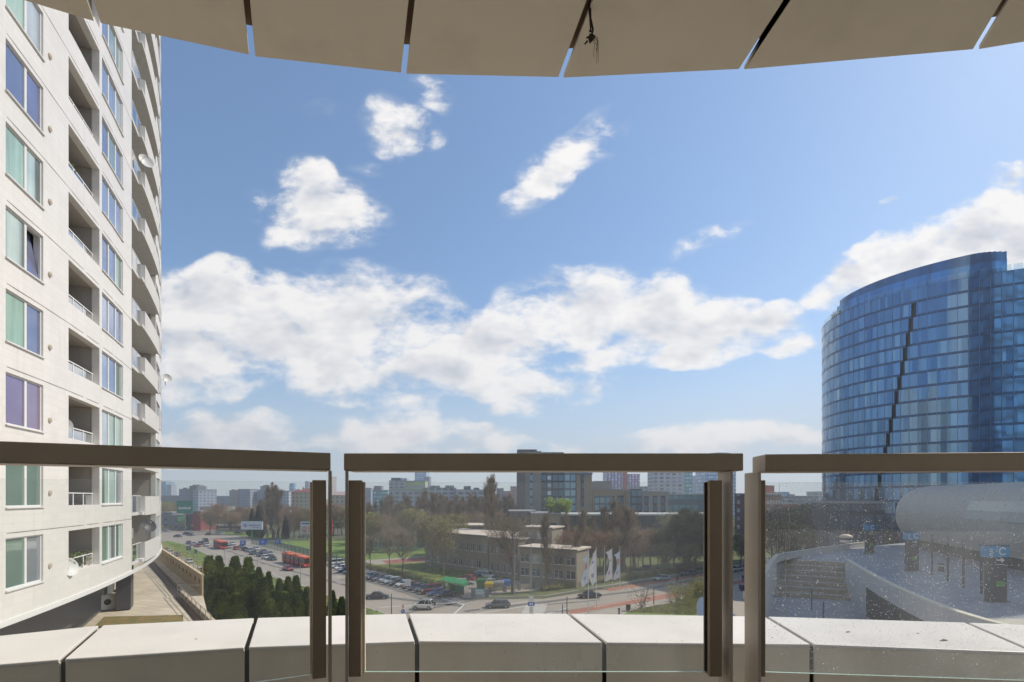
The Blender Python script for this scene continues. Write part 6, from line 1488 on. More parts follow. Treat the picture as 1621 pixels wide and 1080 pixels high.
# buses
M_bus = mat('bus_red', (.50, .045, .02), .4, 0, .06, 1); M_busr = mat('bus_roof', (.62, .17, .08), .6, 0, .12, 1.5); M_bell = mat('bellows', (.03, .03, .03), .9)
def bus(label, px, py, hd, artic):
    a = math.atan2(hd[1], hd[0]); p = G(px, py); root = thing('city_bus', label, 'bus', (p.x, p.y, .01), 'red city buses', a)
    secs = [(0, 10.2)] if artic else [(0, 11.5)]
    if artic: secs.append((-7.6, -.9))
    def B(nm, x0, y0, z0, x1, y1, z1, mt, par=None, bevel=0):
        m = MB(); m.box(x0, y0, z0, x1, y1, z1); return m.build(nm, mt, par or root, org=(0, 0, 0), bevel=bevel)
    for (x0, x1) in secs:
        B('body', x0, -1.25, .35, x1, 1.25, 2.95, M_bus, bevel=.08); B('window_band', x0 + .3, -1.262, 1.45, x1 - .4, 1.262, 2.5, M_cglass)
        B('roof', x0 + .15, -1.12, 2.955, x1 - .15, 1.12, 3.08, M_busr); 
        B('roof_unit', x0 + 1, -.8, 3.085, x0 + 3.6, .8, 3.35, M_busr)
        for xd in ((x0 + 2.6, x0 + 6.4) if x1 - x0 > 8 else (x0 + 3.2,)): B('door', xd - .65, -1.27, .45, xd + .65, -1.2501, 2.55, M_blk)
        for xw in ((x0 + 1.9, x1 - 2.2) if x1 - x0 > 8 else (x0 + 1.7,)):
            for s in (-1, 1): m = MB(); m.lathe((xw, s*1.0, .48), [(.01, 0), (.47, 0), (.48, .05*s), (.48, .26*s), (.2, .275*s), (.01, .26*s)], 16, 'y'); m.build('wheel', M_tyre, root, org=(0, 0, 0))
    xf = secs[0][1]; B('windscreen', xf - .2, -1.12, 1.2, xf + .012, 1.12, 2.55, M_cglass); B('destination_sign', xf - .2, -.8, 2.6, xf + .014, .8, 2.85, mat('sign_amber', (.25, .12, .01), .5))
    for s in (-1, 1): B('headlight', xf - .2, s*.85 - .18, .65, xf + .014, s*.85 + .18, .85, M_head)
    if artic: B('bellows', -.9, -1.15, .5, 0, 1.15, 2.9, M_bell)
    return root
bus('long articulated red bus in the queue near the thujas', 467, 893.5, RD, True)
bus('red bus at the tip of the grass triangle', 343, 866.5, RD, False)
# ================================================================ SIGNS, LAMPS, FLAGS, STREET FURNITURE
M_pole = mat('galvanised_pole', (.36, .37, .37), .5, .5, .1); M_signblue = mat('sign_blue', (.02, .12, .48), .5, 0, .04); M_signwhite = mat('sign_white', (.72, .72, .70), .5, 0, .05); M_signback = mat('sign_back_grey', (.16, .17, .18), .6)
M_gpost = mat('green_post', (.04, .20, .12), .5); M_txt = mat('sign_lettering', (.05, .06, .16), .6); M_pdark = mat('dark_pole', (.03, .03, .032), .6)
def text(s, size, mt, parent, loc, name='lettering', rot=(R(90), 0, 0), bold=0.0):
    cu = bpy.data.curves.new(name, 'FONT'); cu.body = s; cu.size = size; cu.extrude = .01; cu.align_x = 'CENTER'; cu.align_y = 'CENTER'; cu.offset = bold; cu.materials.append(mt)
    o = bpy.data.objects.new(name, cu); COL.objects.link(o); o.parent = parent; o.location = Vector(loc) - parent.location; o.rotation_euler = rot
    bpy.context.view_layer.update(); me = bpy.data.meshes.new_from_object(o.evaluated_get(bpy.context.evaluated_depsgraph_get())); n = bpy.data.objects.new(name, me); COL.objects.link(n)
    n.parent = parent; n.location = o.location.copy(); n.rotation_euler = rot; bpy.data.objects.remove(o); return n
def gantry():
    Y = 190; root = thing('sign_gantry', 'thin gantry over the main road carrying three blue direction signs', 'road sign', (X_at(457, Y), Y, 0))
    zb = Z_at(856.5, Y); m = MB(); m.tube((X_at(457, Y), Y, 0), (X_at(457, Y), Y, zb + .3), .14, .10, 8); m.tube((X_at(386, Y), Y, zb), (X_at(457, Y), Y, zb), .09, .09, 8); m.tube((X_at(386, Y), Y, 0), (X_at(386, Y), Y, zb + .2), .14, .10, 8); m.build('frame', M_pole, root)
    for x0, x1, y0, y1 in ((380.5, 389.5, 855.5, 863), (410.5, 423, 853.5, 862.5), (436, 444.5, 854.5, 861.5)):
        m = MB(); m.box(X_at(x0, Y), Y - .25, Z_at(y1, Y), X_at(x1, Y), Y - .15, Z_at(y0, Y)); pn = m.build('sign_panel', M_signblue, root)
        m = MB(); cx = X_at((x0 + x1)/2, Y); cz = Z_at((y0 + y1)/2, Y)
        for k in range(3): m.box(cx - .5 - .15*k, Y - .27, cz + .35 - .35*k, cx + .5, Y - .252, cz + .47 - .35*k)
        m.build('lettering', M_signwhite, pn, org=root.location)
gantry()
def billboard(label, x0, x1, y0, y1, Y, mt, post, name='billboard', yb=None):
    root = thing(name, label, 'billboard', (X_at((x0 + x1)/2, Y), Y, 0)); a, b, z0, z1 = X_at(x0, Y), X_at(x1, Y), Z_at(y1, Y), Z_at(y0, Y)
    m = MB(); m.box(a, Y, z0, b, Y + .5, z1); pn = m.build('panel', mt, root)
    m = MB(); m.box(a - .1, Y - .04, z0 - .15, b + .1, Y + .54, z0 - .003); m.box(a - .1, Y - .04, z1 + .003, b + .1, Y + .54, z1 + .15); m.build('frame', post, root)
    m = MB(); c = (a + b)/2; m.tube((c - .3, Y + .8, 0), (c - .3, Y + .8, z1 - .3), .28, .24, 10); m.build('post', post, root); return root, a, b, z0, z1
M_bwhite = mat('billboard_white', (.60, .62, .68), .5, 0, .05)
r1, a, b, z0, z1 = billboard('white billboard with a blue mark and script lettering on a green post', 381.5, 415.5, 825.5, 838.5, 235, M_bwhite, M_gpost)
m = MB(); c = Vector((a + (b - a)*.20, 234.97, (z0 + z1)/2))
for k in range(5):
    an = k*1.26; m.tube(c + Vector((math.cos(an)*.25, 0, math.sin(an)*.25)), c + Vector((math.cos(an)*1.0, 0, math.sin(an)*1.0)), .22, .10, 5)
m.build('blue_mark', M_signblue, r1); m = MB(); rs = random.Random(2); xx = a + (b - a)*.38; zc_ = (z0 + z1)/2; pv = Vector((xx, 234.96, zc_ - .3))
for k in range(34):
    nx = Vector((xx + k*.155, 234.96, zc_ + (.55 if k % 4 == 0 else -.35) * rs.uniform(.4, 1.1))); m.tube(pv, nx, .07, .07, 5); pv = nx
m.box(xx + 1.2, 234.94, zc_ - 1.15, b - 1.2, 234.98, zc_ - .98); m.build('lettering', M_txt, r1)
r1, a, b, z0, z1 = billboard('white billboard with an orange picture, half behind the railing post', 475.5, 497, 826, 845, 240, M_bwhite, M_gpost)
m = MB(); m.box(a + .5, 239.94, z0 + .4, a + (b - a)*.5, 239.98, z0 + (z1 - z0)*.62); m.box(a + (b - a)*.58, 239.94, z0 + .4, b - .5, 239.98, z0 + (z1 - z0)*.62); m.build('picture', mat('orange_print', (.55, .20, .10), .6, 0, .5, .8, col2=(.5, .42, .36)), r1)
m = MB(); m.box(a + .5, 239.94, z1 - 1.2, b - 1.5, 239.98, z1 - .6); m.build('caption_bar', M_txt, r1)
r1, a, b, z0, z1 = billboard('large dark green billboard on a dark mast over the grey shops', 279.5, 305, 793, 812.5, 295, mat('billboard_green', (.02, .20, .14), .5, 0, .25, .12), M_signback)
m = MB(); zz = (z0 + z1)/2
for k in range(7): m.box(a + 1.2 + k*1.05, 294.94, zz - 1.3, a + 1.95 + k*1.05, 294.98, zz - .2 + (.3 if k % 3 == 0 else 0))
m.build('lettering', M_signwhite, r1)
r1, a, b, z0, z1 = billboard('small bright green hoarding with pale lines on the grey shop', 280, 289, 815.5, 827, 306, mat('hoarding_green', (.06, .30, .08), .5), M_signback)
m = MB()
for k in range(2): m.box(a + .5, 305.94, z0 + 1.2 + 1.3*k, b - .5, 305.98, z0 + 1.6 + 1.3*k)
m.build('lettering', M_signwhite, r1)
m = MB(); Y = 236; m.box(X_at(520, Y), Y, Z_at(846, Y), X_at(526, Y), Y + .4, Z_at(823, Y)); rr1 = thing('advert_banner', 'upright red banner seen beside the railing post', 'banner', (X_at(523, Y), Y, 0)); m.build('panel', mat('banner_red', (.50, .05, .03), .6), rr1); m = MB(); m.tube((X_at(523, Y), Y + .6, 0), (X_at(523, Y), Y + .6, Z_at(823, Y)), .15); m.build('post', M_pole, rr1)
# grey sign backs on the grass triangle
for px, yb, x0, x1, y0, y1, l in ((298.5, 881, 295, 302.5, 864.5, 871.5, 'grey backs of two road signs on the grass triangle, larger one'), (310, 884, 307.5, 312.5, 870, 876.5, 'smaller grey sign back on the grass triangle')):
    Y = G(px, yb).y; root = thing('road_sign', l, 'road sign', (X_at(px, Y), Y, .1)); m = MB(); m.box(X_at(x0, Y), Y - .05, Z_at(y1, Y), X_at(x1, Y), Y, Z_at(y0, Y)); m.build('panel', M_signback, root)
    m = MB(); m.tube((X_at(px, Y), Y + .1, .1), (X_at(px, Y), Y + .1, Z_at(y0, Y)), .07); m.build('post', M_pole, root)
# street lamps
def lamp(px, yb, yt, label, arm=(-1, 0), al=1.6, mt=None):
    p = G(px, yb); Y = p.y; zt = Z_at(yt, Y); root = thing('street_lamp', label, 'street lamp', (p.x, p.y, 0), 'street lamps')
    m = MB(); m.tube(p, (p.x, p.y, zt), .10, .06, 8); m.build('pole', mt or M_pole, root)
    if al:
        d = Vector((arm[0], arm[1], 0)).normalized(); e = Vector((p.x, p.y, zt)) + d*al + Vector((0, 0, .15)); m = MB(); m.tube((p.x, p.y, zt - .02), e, .05, .04, 6); m.build('arm', mt or M_pole, root)
        m = MB(); m.obox(e.xy + d.xy*.3, d.xy, .42, .14, e.z - .06, e.z + .08); m.build('lamp_head', M_signwhite, root, bevel=.02)
for px, yb, yt, l, al in ((356, 887, 866, 'slim lamp post above the tallest thujas', 0), (408, 896, 874, 'slim lamp post before the queue of cars', 0), (475.5, 927, 894, 'slim lamp post beside the long bus', 0), (619.7, 985, 940, 'slim pole in front of the dark saloon at the junction', 0), (681, 900, 808.5, 'tall double lamp at the corner of the long school wing', 2.0), (814.5, 943, 850, 'street lamp in front of the school link', 0), (840.3, 945, 855, 'street lamp in front of the lower school wing', 0), (1035, 957, 932.5, 'short dark post on the grass island', 0), (897.5, 990, 945, 'dark post at the crossing, taller one', 0), (890.5, 990, 957, 'dark post at the crossing, shorter one', 0)):
    lamp(px, yb, yt, l, al=al, mt=M_pdark if 'dark' in l else None)
# flags
M_fw = mat('flag_white', (.66, .62, .60), .8, 0, .04, 3)
def flagmat(name, bands):
    return [mat(name + str(i), c, .8, 0, .05, 3) for i, c in enumerate(bands)]
FM = [mat('flag_cloth_blue', (.68, .74, .82), .8), mat('flag_cloth_white', (.88, .85, .83), .8), mat('flag_cloth_red', (.58, .30, .30), .8), mat('flag_print', (.45, .40, .55), .8)]
def flagpole(px, yb, yt, label, fl=None):
    p = G(px, yb); Y = p.y; zt = Z_at(yt, Y); root = thing('flagpole', label, 'flagpole', (p.x, p.y, 0), 'flagpoles by the side road')
    m = MB(); m.tube(p, (p.x, p.y, zt), .085, .05, 10); m.build('pole', mat('flagpole_white', (.62, .63, .65), .4, .2), root)
    m = MB(); m.lathe((p.x, p.y, zt), [(.01, 0), (.09, .02), (.09, .12), (.01, .15)], 8); m.build('finial', M_pole, root)
    if fl is None: return
    y0, y1, wpx, seed, blue = fl; rf = random.Random(seed); z1, z0 = Z_at(y0, Y), Z_at(y1, Y); wd = wpx/F*Y; nz_, nx_ = 26, 10; m = MB()
    ph = rf.random()*6
    for i in range(nz_ + 1):
        fz = i/nz_; z = z0 + (z1 - z0)*fz
        for j in range(nx_ + 1):
            fx = j/nx_; bulge = .72 + .28*math.sin(fz*5.5 + ph) ; sl = -.9*fx*(.4 + .6*(1 - fz)) if fz < .9 else -.9*fx
            m.v.append(Vector((p.x - .07 - fx*wd*bulge, p.y + math.sin(fx*6 + fz*7 + ph)*.16*fx + .12*math.sin(fz*11 + ph)*fx, z + sl*.7 - .25*math.sin(fx*3)*fx)))
    for i in range(nz_):
        for j in range(nx_):
            f = i/nz_; c = 1
            if blue: c = 2 if (.52 < f < .75 and 2 <= j <= 8) else 0
            if 3 <= j <= 6 and (.18 < f < .30): c = 3
            if not blue and 3 <= j <= 7 and (.60 < f < .66): c = 3
            m.cur = c; k = i*(nx_ + 1) + j; m.face((k, k + 1, k + nx_ + 2, k + nx_ + 1))
    o = m.build('flag', FM, root, smooth=True)
flagpole(931.3, 975, 870.5, 'flagpole with a light blue and red flag, farthest from the green tree', (878, 923, 10.5, 1, True))
flagpole(944, 963, 867.5, 'flagpole with a tall white flag beside the light blue one', (870, 921, 11.5, 2, False))
flagpole(957, 930.6, 867.5, 'flagpole without a flag in the middle of the five')
flagpole(969, 931, 867, 'flagpole with a white flag right of the empty pole', (869, 916, 10.5, 3, False))
flagpole(981.3, 932, 865.5, 'flagpole with a blue and red flag beside the tall bare poplar', (873, 914, 9.5, 4, True))
# small signs and poles near the junction
def small_sign(px, yb, label, parts):
    p = G(px, yb); Y = p.y; root = thing('traffic_sign', label, 'traffic sign', (p.x, p.y, 0)); tp = min(pp[2] for pp in parts)
    m = MB(); m.tube(p, (p.x, p.y, Z_at(tp, Y)), .05, .05, 8); m.build('post', M_pole, root)
    for kind, xw, y0, y1, mt in parts:
        z0, z1 = Z_at(y1, Y), Z_at(y0, Y); hw = xw/2/F*Y; m = MB()
        if kind == 'disc': m.tube((p.x, Y - .10, (z0 + z1)/2), (p.x, Y - .07, (z0 + z1)/2), (z1 - z0)/2, None, 20)
        else: m.box(p.x - hw, Y - .10, z0, p.x + hw, Y - .07, z1)
        pn = m.build('sign_face', mt, root)
        if mt is M_signblue:
            m = MB()
            if kind == 'disc': m.tube((p.x - .2, Y - .115, (z0 + z1)/2 + .18), (p.x + .18, Y - .115, (z0 + z1)/2 - .16), .05)
            else: m.box(p.x - hw*.5, Y - .12, z0 + (z1 - z0)*.25, p.x - hw*.1, Y - .101, z1 - (z1 - z0)*.2); m.box(p.x + hw*.1, Y - .12, z0 + (z1 - z0)*.25, p.x + hw*.5, Y - .101, z1 - (z1 - z0)*.2)
            m.build('arrow', M_signwhite, pn, org=root.location)
M_signred = mat('sign_red', (.5, .06, .05), .5)
small_sign(638, 974, 'blue round keep-right sign under a small pale red-topped sign', [('disc', 6, 964.5, 971, M_signblue), ('box', 3.4, 957, 962.5, mat('sign_pale_red', (.62, .40, .36), .5))])
small_sign(645.5, 936, 'white square sign in front of the parked cars', [('box', 10, 917, 927.5, M_signwhite)])
small_sign(841, 978, 'white pedestrian crossing post with a blue square sign', [('box', 7, 943.5, 953, M_signwhite), ('box', 11, 953.2, 959, M_signblue), ('box', 6, 960, 971.5, M_signwhite)])
small_sign(707, 941, 'small white sign on the green fence', [('box', 2.5, 923, 928, M_signwhite)])
# school entrance board, containers, fences
p = G(760, 946); Y = p.y; root = thing('notice_board', 'pale blue notice board with white lines at the school entrance', 'board', (p.x, Y, .1))
m = MB(); m.box(X_at(751, Y), Y, Z_at(943.5, Y), X_at(768.5, Y), Y + .12, Z_at(932, Y)); pn = m.build('panel', mat('board_blue', (.16, .34, .40), .5, 0, .1), root)
m = MB()
for k, (f0, f1) in enumerate(((.08, .8), (.15, .92), (.1, .86))): a, b = X_at(751, Y), X_at(768.5, Y); z = Z_at(935 + k*2.7, Y); m.box(a + (b - a)*f0, Y - .02, z - .09, a + (b - a)*f1, Y - .002, z + .09)
m.build('lettering', M_signwhite, pn, org=root.location)
m = MB(); [m.box(X_at(x, Y) - .35, Y - .15, 0, X_at(x, Y) + .35, Y + .45, Z_at(933, Y)) for x in (748.5, 771)]; m.build('pillar', M_brst, root)
def container(px, py, col, label, w_=1.9, h=1.5):
    p = G(px, py); root = thing('recycling_container', label, 'container', (p.x, p.y, .13), 'containers at the school entrance'); c = mat('cont_' + label.split()[0], col, .5, 0, .1)
    m = MB(); m.hexa([(p.x - w_*.42, p.y - .55, .2), (p.x + w_*.42, p.y - .55, .2), (p.x + w_*.42, p.y + .55, .2), (p.x - w_*.42, p.y + .55, .2), (p.x - w_*.5, p.y - .7, h), (p.x + w_*.5, p.y - .7, h), (p.x + w_*.5, p.y + .7, h), (p.x - w_*.5, p.y + .7, h)]); m.build('bin_body', c, root, bevel=.05)
    m = MB(); m.hexa([(p.x - w_*.52, p.y - .72, h + .004), (p.x + w_*.52, p.y - .72, h + .004), (p.x + w_*.52, p.y + .72, h + .004), (p.x - w_*.52, p.y + .72, h + .004), (p.x - w_*.4, p.y - .4, h + .4), (p.x + w_*.4, p.y - .4, h + .4), (p.x + w_*.4, p.y + .4, h + .4), (p.x - w_*.4, p.y + .4, h + .4)]); m.build('lid', c, root, bevel=.04)
    for s in (-1, 1): m = MB(); m.lathe((p.x + s*w_*.35, p.y - .5, .22), [(.01, 0), (.1, 0), (.1, .08), (.01, .08)], 10, 'y'); m.build('wheel', M_tyre, root)
container(762, 932, (.03, .16, .05), 'green dome-like container behind the notice board', 2.2, 1.9)
container(774, 935, (.55, .38, .02), 'yellow container right of the notice board'); container(784, 934, (.20, .21, .21), 'grey bin right of the yellow container'); container(791, 933, (.26, .27, .26), 'lighter grey bin between the grey and the blue one'); container(801, 931, (.05, .14, .42), 'blue container beside the thick bare trunk')
# green mesh fence round the car park corner and pale-panel fence along the side road
def fence(label, a, b, h, npost, pm, pane, name='fence', z=.1, gap=.0, th=.05):
    a, b = Vector(a), Vector(b); u = (b - a).normalized(); L = (b - a).length; root = thing(name, label, 'fence', (a.x, a.y, z))
    for i in range(npost + 1):
        p = a + u*L*i/npost; m = MB(); m.obox(p, u, .28 if gap else .05, .2 if gap else .05, 0, z + h + (.15 if gap else .1)); m.build('fence_post', pm, root)
    m = MB()
    for i in range(npost):
        c = a + u*L*(i + .5)/npost; hl = L/npost/2 - (.30 if gap else .06)
        if pane == 'bars':
            k = int(hl*2/.35)
            for j in range(k): p = c + u*(-hl + (j + .5)*hl*2/k); m.obox(p, u, .022, .022, z + .1, z + h)
            for zz in (z + .2, z + h - .1): m.obox(c, u, hl, .03, zz, zz + .05)
        else: m.obox(c, u, hl, th/2, z + gap, z + h - .1)
    m.build('fence_panel', pm if pane == 'bars' else pane, root); return root
M_gfence = mat('green_mesh_fence', (.03, .13, .06), .7, 0, .3, 1); M_grn2 = mat('green_tarpaulin', (.05, .30, .12), .6, 0, .3, .6); M_grn3 = mat('green_screen', (.035, .13, .065), .7, 0, .3, .8)
fence('dark green fence at the end of the parked row', G(650, 925).xy, G(712, 938.5).xy, 1.9, 7, M_gfence, 'bars')
fence('bright green screened fence between the parked row and the school gate', G(712, 937).xy, G(734, 943).xy, 1.8, 3, M_gfence, M_grn3)
p = G(716, 927); root = thing('tarpaulin_cover', 'bright green tarpaulin cover behind the last parked cars', 'cover', (p.x, p.y, .1)); m = MB(); m.prism([(p.x - 3.2, p.y + 1.3), (p.x + 2.4, p.y - 2.4), (p.x + 3.6, p.y - 1.2), (p.x - 1.8, p.y + 2.8)], .1, [.9, .7, 1.5, 1.7]); m.build('cover_sheet', M_grn2, root, bevel=.15)
fence('long fence of dark pillars and pale panels beside the side road', G(775, 941).xy, G(1128, 898.5).xy, 1.25, 20, M_brst, mat('fence_panel_pale', (.34, .29, .22), .8, 0, .2, .6), gap=.35, th=.10)
fence('tall thin mesh fence along the sports pitch', G(398, 862).xy, G(560, 903).xy, 3.2, 26, mat('pitch_fence_post', (.05, .12, .10), .6), 'bars')
# goal on the pitch
p = G(612, 868); root = thing('football_goal', 'white football goal on the green pitch', 'goal', (p.x, p.y, .13)); m = MB(); m.tube((p.x - 3.6, p.y, .1), (p.x - 3.6, p.y, 2.5), .07); m.tube((p.x + 3.6, p.y, .1), (p.x + 3.6, p.y, 2.5), .07); m.tube((p.x - 3.6, p.y, 2.5), (p.x + 3.6, p.y, 2.5), .07); m.build('goal_frame', M_signwhite, root)
# bin, bollard, litter cart
p = G(994.5, 967); root = thing('litter_bin', 'dark litter bin at the edge of the grass island', 'bin', (p.x, p.y, 0)); m = MB(); m.lathe((p.x, p.y, .15), [(.01, 0), (.38, 0), (.42, .9), (.44, .95), (.01, 1.0)], 12); m.build('bin_body', M_pdark, root); m = MB(); m.tube((p.x, p.y, 0), (p.x, p.y, .2), .08); m.build('post', M_pdark, root)
p = G(980, 975); m = MB(); m.lathe((p.x, p.y, 0), [(.13, 0), (.13, 1.0), (.17, 1.02), (.17, 1.25), (.12, 1.33), (.01, 1.35)], 12); tag(m.build('bollard', M_pdark, org=p), 'black bollard beside the grass island tip', 'bollard')
p = G(1176, 935); root = thing('luggage_cart', 'dark purple box cart in the gap right of the middle railing', 'cart', (p.x, p.y, 0)); m = MB(); m.box(p.x - .65, p.y - .45, .25, p.x + .65, p.y + .45, 1.25); m.build('cart_box', mat('cart_purple', (.06, .04, .10), .6), root, bevel=.04)
for sx in (-.45, .45): m = MB(); m.lathe((p.x + sx, p.y - .4, .16), [(.01, 0), (.16, 0), (.16, .08), (.01, .08)], 12, 'y'); m.build('wheel', M_tyre, root)
# pedestrians
def person(loc, hd, top, legs, label, stride=.22):
    sk = [((0, 0, .95), .15), ((0, 0, 1.15), .14), ((0, 0, 1.38), .17), ((0, 0, 1.50), .07), ((0, 0, 1.60), .09), ((.02, 0, 1.70), .095)]
    V = [Vector(p) for p, _ in sk]; Rd = [r for _, r in sk]; E = [(i, i+1) for i in range(5)]
    def chain(start, pts):
        k = start
        for p, r in pts: V.append(Vector(p)); Rd.append(r); E.append((k, len(V)-1)); k = len(V)-1
    for s in (-1, 1):
        chain(0, [((0, s*.10, .88), .10), ((s*stride*.5, s*.10, .50), .065), ((s*stride*(1.0 if s > 0 else 1.2), s*.10, .09), .045), ((s*stride + .15, s*.11, .04), .04)])
        chain(2, [((0, s*.20, 1.38), .07), ((-s*.10, s*.25, 1.12), .048), ((-s*.14 + .1, s*.25, .88), .036), ((-s*.14 + .14, s*.25, .80), .04)])
    me = bpy.data.meshes.new('person'); me.from_pydata([tuple(v) for v in V], E, []); o = bpy.data.objects.new('person', me); COL.objects.link(o)
    sm = o.modifiers.new('skin', 'SKIN'); o.modifiers.new('sub', 'SUBSURF').levels = 1; o.modifiers['sub'].render_levels = 1
    for i, r in enumerate(Rd): me.skin_vertices[0].data[i].radius = (r, r)
    me.skin_vertices[0].data[0].use_root = True
    mm = bpy.data.materials.new('clothes'); mm.use_nodes = True; t = NT(mm.node_tree); b = t.n['Principled BSDF']; z = t.xyz(t.new('ShaderNodeTexCoord').outputs['Object'])[2]
    c = t.mixc(t.math('GREATER_THAN', z, .95), legs, top); c = t.mixc(t.math('GREATER_THAN', z, 1.53), c, (.45, .28, .20)); c = t.mixc(t.math('GREATER_THAN', z, 1.70), c, (.05, .03, .02)); t.put(b.inputs['Base Color'], c); b.inputs['Roughness'].default_value = .85
    me.materials.append(mm); o.location = loc; o.rotation_euler = (0, 0, math.atan2(hd[1], hd[0])); return tag(o, label, 'person')
person(G(1072, 922), (-.8, -.5), (.14, .05, .05), (.05, .04, .06), 'person in dark red jacket walking across the side road')
person(G(1176, 921), (.2, 1), (.03, .03, .035), (.02, .02, .03), 'person in black walking towards the dark box cart')
# ---------------- plaza pylons, poles, kiosk
M_pyl = mat('pylon_dark', (.07, .08, .085), .4, .2, .15, 1); M_pylb = mat('pylon_blue', (.05, .26, .46), .45); M_pylw = mat('pylon_white', (.62, .64, .64), .5); M_pylg = mat('pylon_green', (.12, .30, .08), .5); M_pylr = mat('pylon_red', (.30, .06, .05), .5)
def pylon(xc, wpx, yb, yt, label):
    Y = F*(EYE - ZP)/(yb - HY); X = X_at(xc, Y); hw = wpx/2/F*Y; zt = Z_at(yt, Y); H_ = zt - ZP; root = thing('stop_pylon', label, 'sign pylon', (X, Y, ZP), 'blue C pylons on the plaza')
    m = MB(); m.box(X - hw*.92, Y, ZP, X + hw*.92, Y + .45, ZP + H_*.78); m.build('pillar', M_pyl, root, bevel=.02)
    m = MB(); m.box(X - hw*1.15, Y - .12, ZP + H_*.785, X + hw, Y + .6, zt - .08); m.build('head_box', M_pylb, root, bevel=.02)
    m = MB(); m.box(X - hw*1.15, Y - .14, zt - .075, X + hw, Y + .62, zt); m.build('cap', M_pyl, root)
    text('C', H_*.19, M_pylw, root, (X + hw*.25, Y - .14, ZP + H_*.885), bold=.015)
    m = MB()
    for k in range(4): m.box(X - hw*1.02, Y - .135, ZP + H_*(.81 + .035*k), X - hw*.70, Y - .121, ZP + H_*(.828 + .035*k))
    m.build('small_print', M_pylw, root)
    m = MB(); z = ZP + H_*.735; m.box(X - hw*.2, Y - .02, z - .05, X + hw*.45, Y - .002, z + .05)
    m.tri((X + hw*.30, Y - .021, z + .22), (X + hw*.30, Y - .021, z - .22), (X + hw*.66, Y - .021, z)); m.box(X - hw*.25, Y - .02, z - .38, X + hw*.6, Y - .002, z - .33); m.build('arrow', M_pylw, root)
    m = MB(); m.box(X - hw*.2, Y - .02, ZP + H_*.27, X + hw*.62, Y - .002, ZP + H_*.37); m.build('info_panel', M_pylg, root)
    m = MB(); m.box(X - hw*.2, Y - .02, ZP + H_*.42, X + hw*.05, Y - .002, ZP + H_*.45); m.build('info_mark', M_pylr, root)
    m = MB(); m.box(X - hw*1.1, Y - .2, ZP + .013, X + hw*1.1, Y + .65, ZP + .06); m.build('base_plate', M_pyl, root)
pylon(1580, 31, 953, 863, 'nearest and largest dark pylon with a blue C head'); pylon(1446, 19, 904, 841.5, 'middle dark pylon with a blue C head'); pylon(1378, 13.5, 877, 829.5, 'farthest and smallest pylon with a blue C head')
for px, yb, yt, l in ((1475.5, 910, 846, 'dark square lamp post, farthest of four on the plaza'), (1500.5, 920, 850, 'dark square lamp post, second farthest on the plaza'), (1525, 930, 854, 'dark square lamp post, second nearest to the large pylon'), (1553.5, 940, 859, 'dark square lamp post beside the large pylon')):
    Y = F*(EYE - ZP)/(yb - HY); X = X_at(px, Y); zt = Z_at(yt, Y); root = thing('plaza_lamp', l, 'lamp post', (X, Y, ZP), 'lamp posts on the plaza'); m = MB(); m.box(X - .07, Y - .07, ZP, X + .07, Y + .07, zt - .7); m.build('post', M_pdark, root); m = MB(); m.box(X - .085, Y - .085, zt - .695, X + .085, Y + .085, zt); m.build('lamp_head', M_signback, root)
for px, yb, yt, l in ((1285, 966, 934, 'slim dark post in the sunken court, farther one'), (1303.5, 985, 952, 'slim dark post in the sunken court, nearer one')):
    p = G(px, yb, ZC); m = MB(); m.tube(p, (p.x, p.y, Z_at(yt, p.y)), .06, .06, 8); tag(m.build('post', M_pdark, org=p), l, 'post')
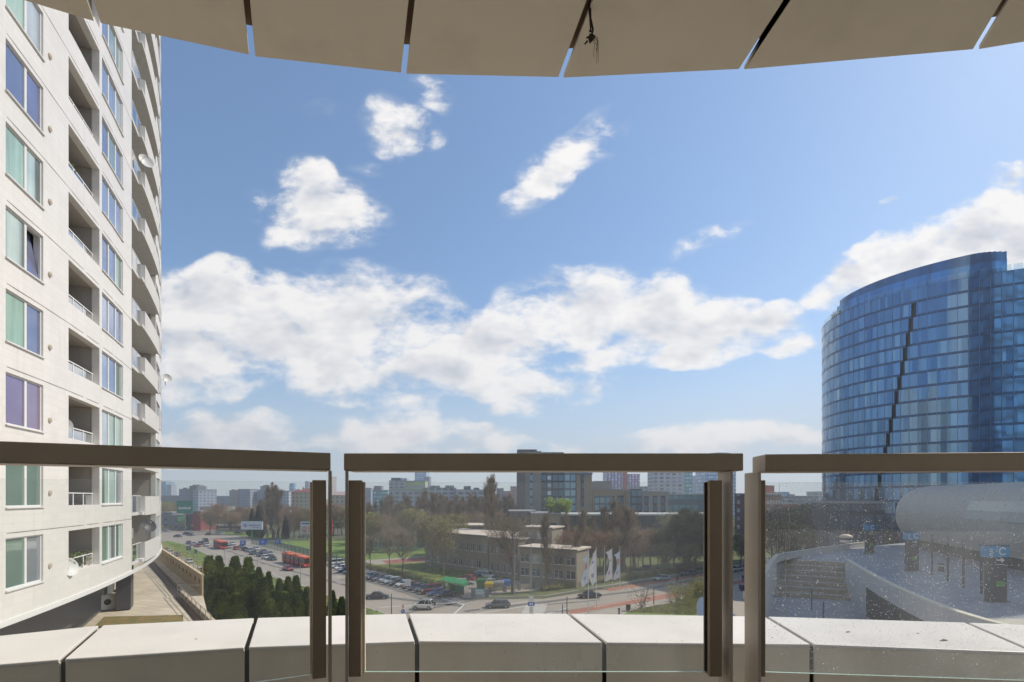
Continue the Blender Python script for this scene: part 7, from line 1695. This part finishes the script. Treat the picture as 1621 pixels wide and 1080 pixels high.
# kiosk with a pale domed roof
Y = 96; X = X_at(1339, Y); root = thing('kiosk', 'small kiosk with a pale rounded roof beyond the plaza parapet', 'kiosk', (X, Y, ZP)); m = MB(); m.lathe((X, Y, Z_at(851.5, Y)), [(1.15, 0), (1.2, .15), (1.0, .45), (.5, .68), (.01, .72)], 16); m.build('roof', mat('kiosk_roof', (.62, .50, .36), .6), root, smooth=True)
m = MB(); m.lathe((X, Y, 0), [(.9, 0), (.9, Z_at(854, Y))], 12); m.build('cabin', M_brwn, root); m = MB(); m.lathe((X, Y, 0), [(1.0, Z_at(858.5, Y)), (1.05, Z_at(855.5, Y)), (.9, Z_at(855, Y))], 16); m.build('counter', M_signwhite, root)
# seated hints of people and planters near the hall foot
for i, (px, yb, l) in enumerate(((1490, 905, 'bin between the lamp posts at the foot of the hall'), (1436, 893, 'dark bin near the middle pylon'))):
    Y = F*(EYE - ZP)/(yb - HY); X = X_at(px, Y); root = thing('litter_bin', l, 'bin', (X, Y, ZP)); m = MB(); m.lathe((X, Y, ZP + .02), [(.01, 0), (.28, 0), (.30, .9), (.01, 1.0)], 12); m.build('bin_body', M_pdark, root); m = MB(); m.lathe((X, Y, ZP + .6), [(.305, 0), (.315, .1), (.305, .2)], 12); m.build('band', M_pole, root)
# antennas on the far roofs
for px, yb, yt, Y, l in ((353, 786, 774, 620, 'thin mast on the low long far block, left one'), (359, 786, 775, 620, 'thin mast on the low long far block, right one'), (1242, 786, 765, 420, 'thin mast over the dark flat hall')):
    m = MB(); X = X_at(px, Y); m.tube((X, Y + 8, Z_at(yb, Y)), (X, Y + 8, Z_at(yt, Y)), .22, .12, 5); tag(m.build('mast', M_pole, org=(X, Y + 8, Z_at(yb, Y))), l, 'mast')
# ================================================================ HAZE
hz = bpy.data.materials.new('haze'); hz.use_nodes = True; t = NT(hz.node_tree); t.n.clear()
v = t.new('ShaderNodeVolumePrincipled'); v.inputs['Color'].default_value = (.80, .86, .95, 1); v.inputs['Density'].default_value = .00058; v.inputs['Anisotropy'].default_value = .3
o = t.new('ShaderNodeOutputMaterial'); t.l.new(v.outputs[0], o.inputs['Volume'])
m = MB(); m.box(-1200, -60, -1, 1200, 1150, 135); hb = m.build('haze', hz); hb['kind'] = 'stuff'; hb['label'] = 'pale haze over the distant city'
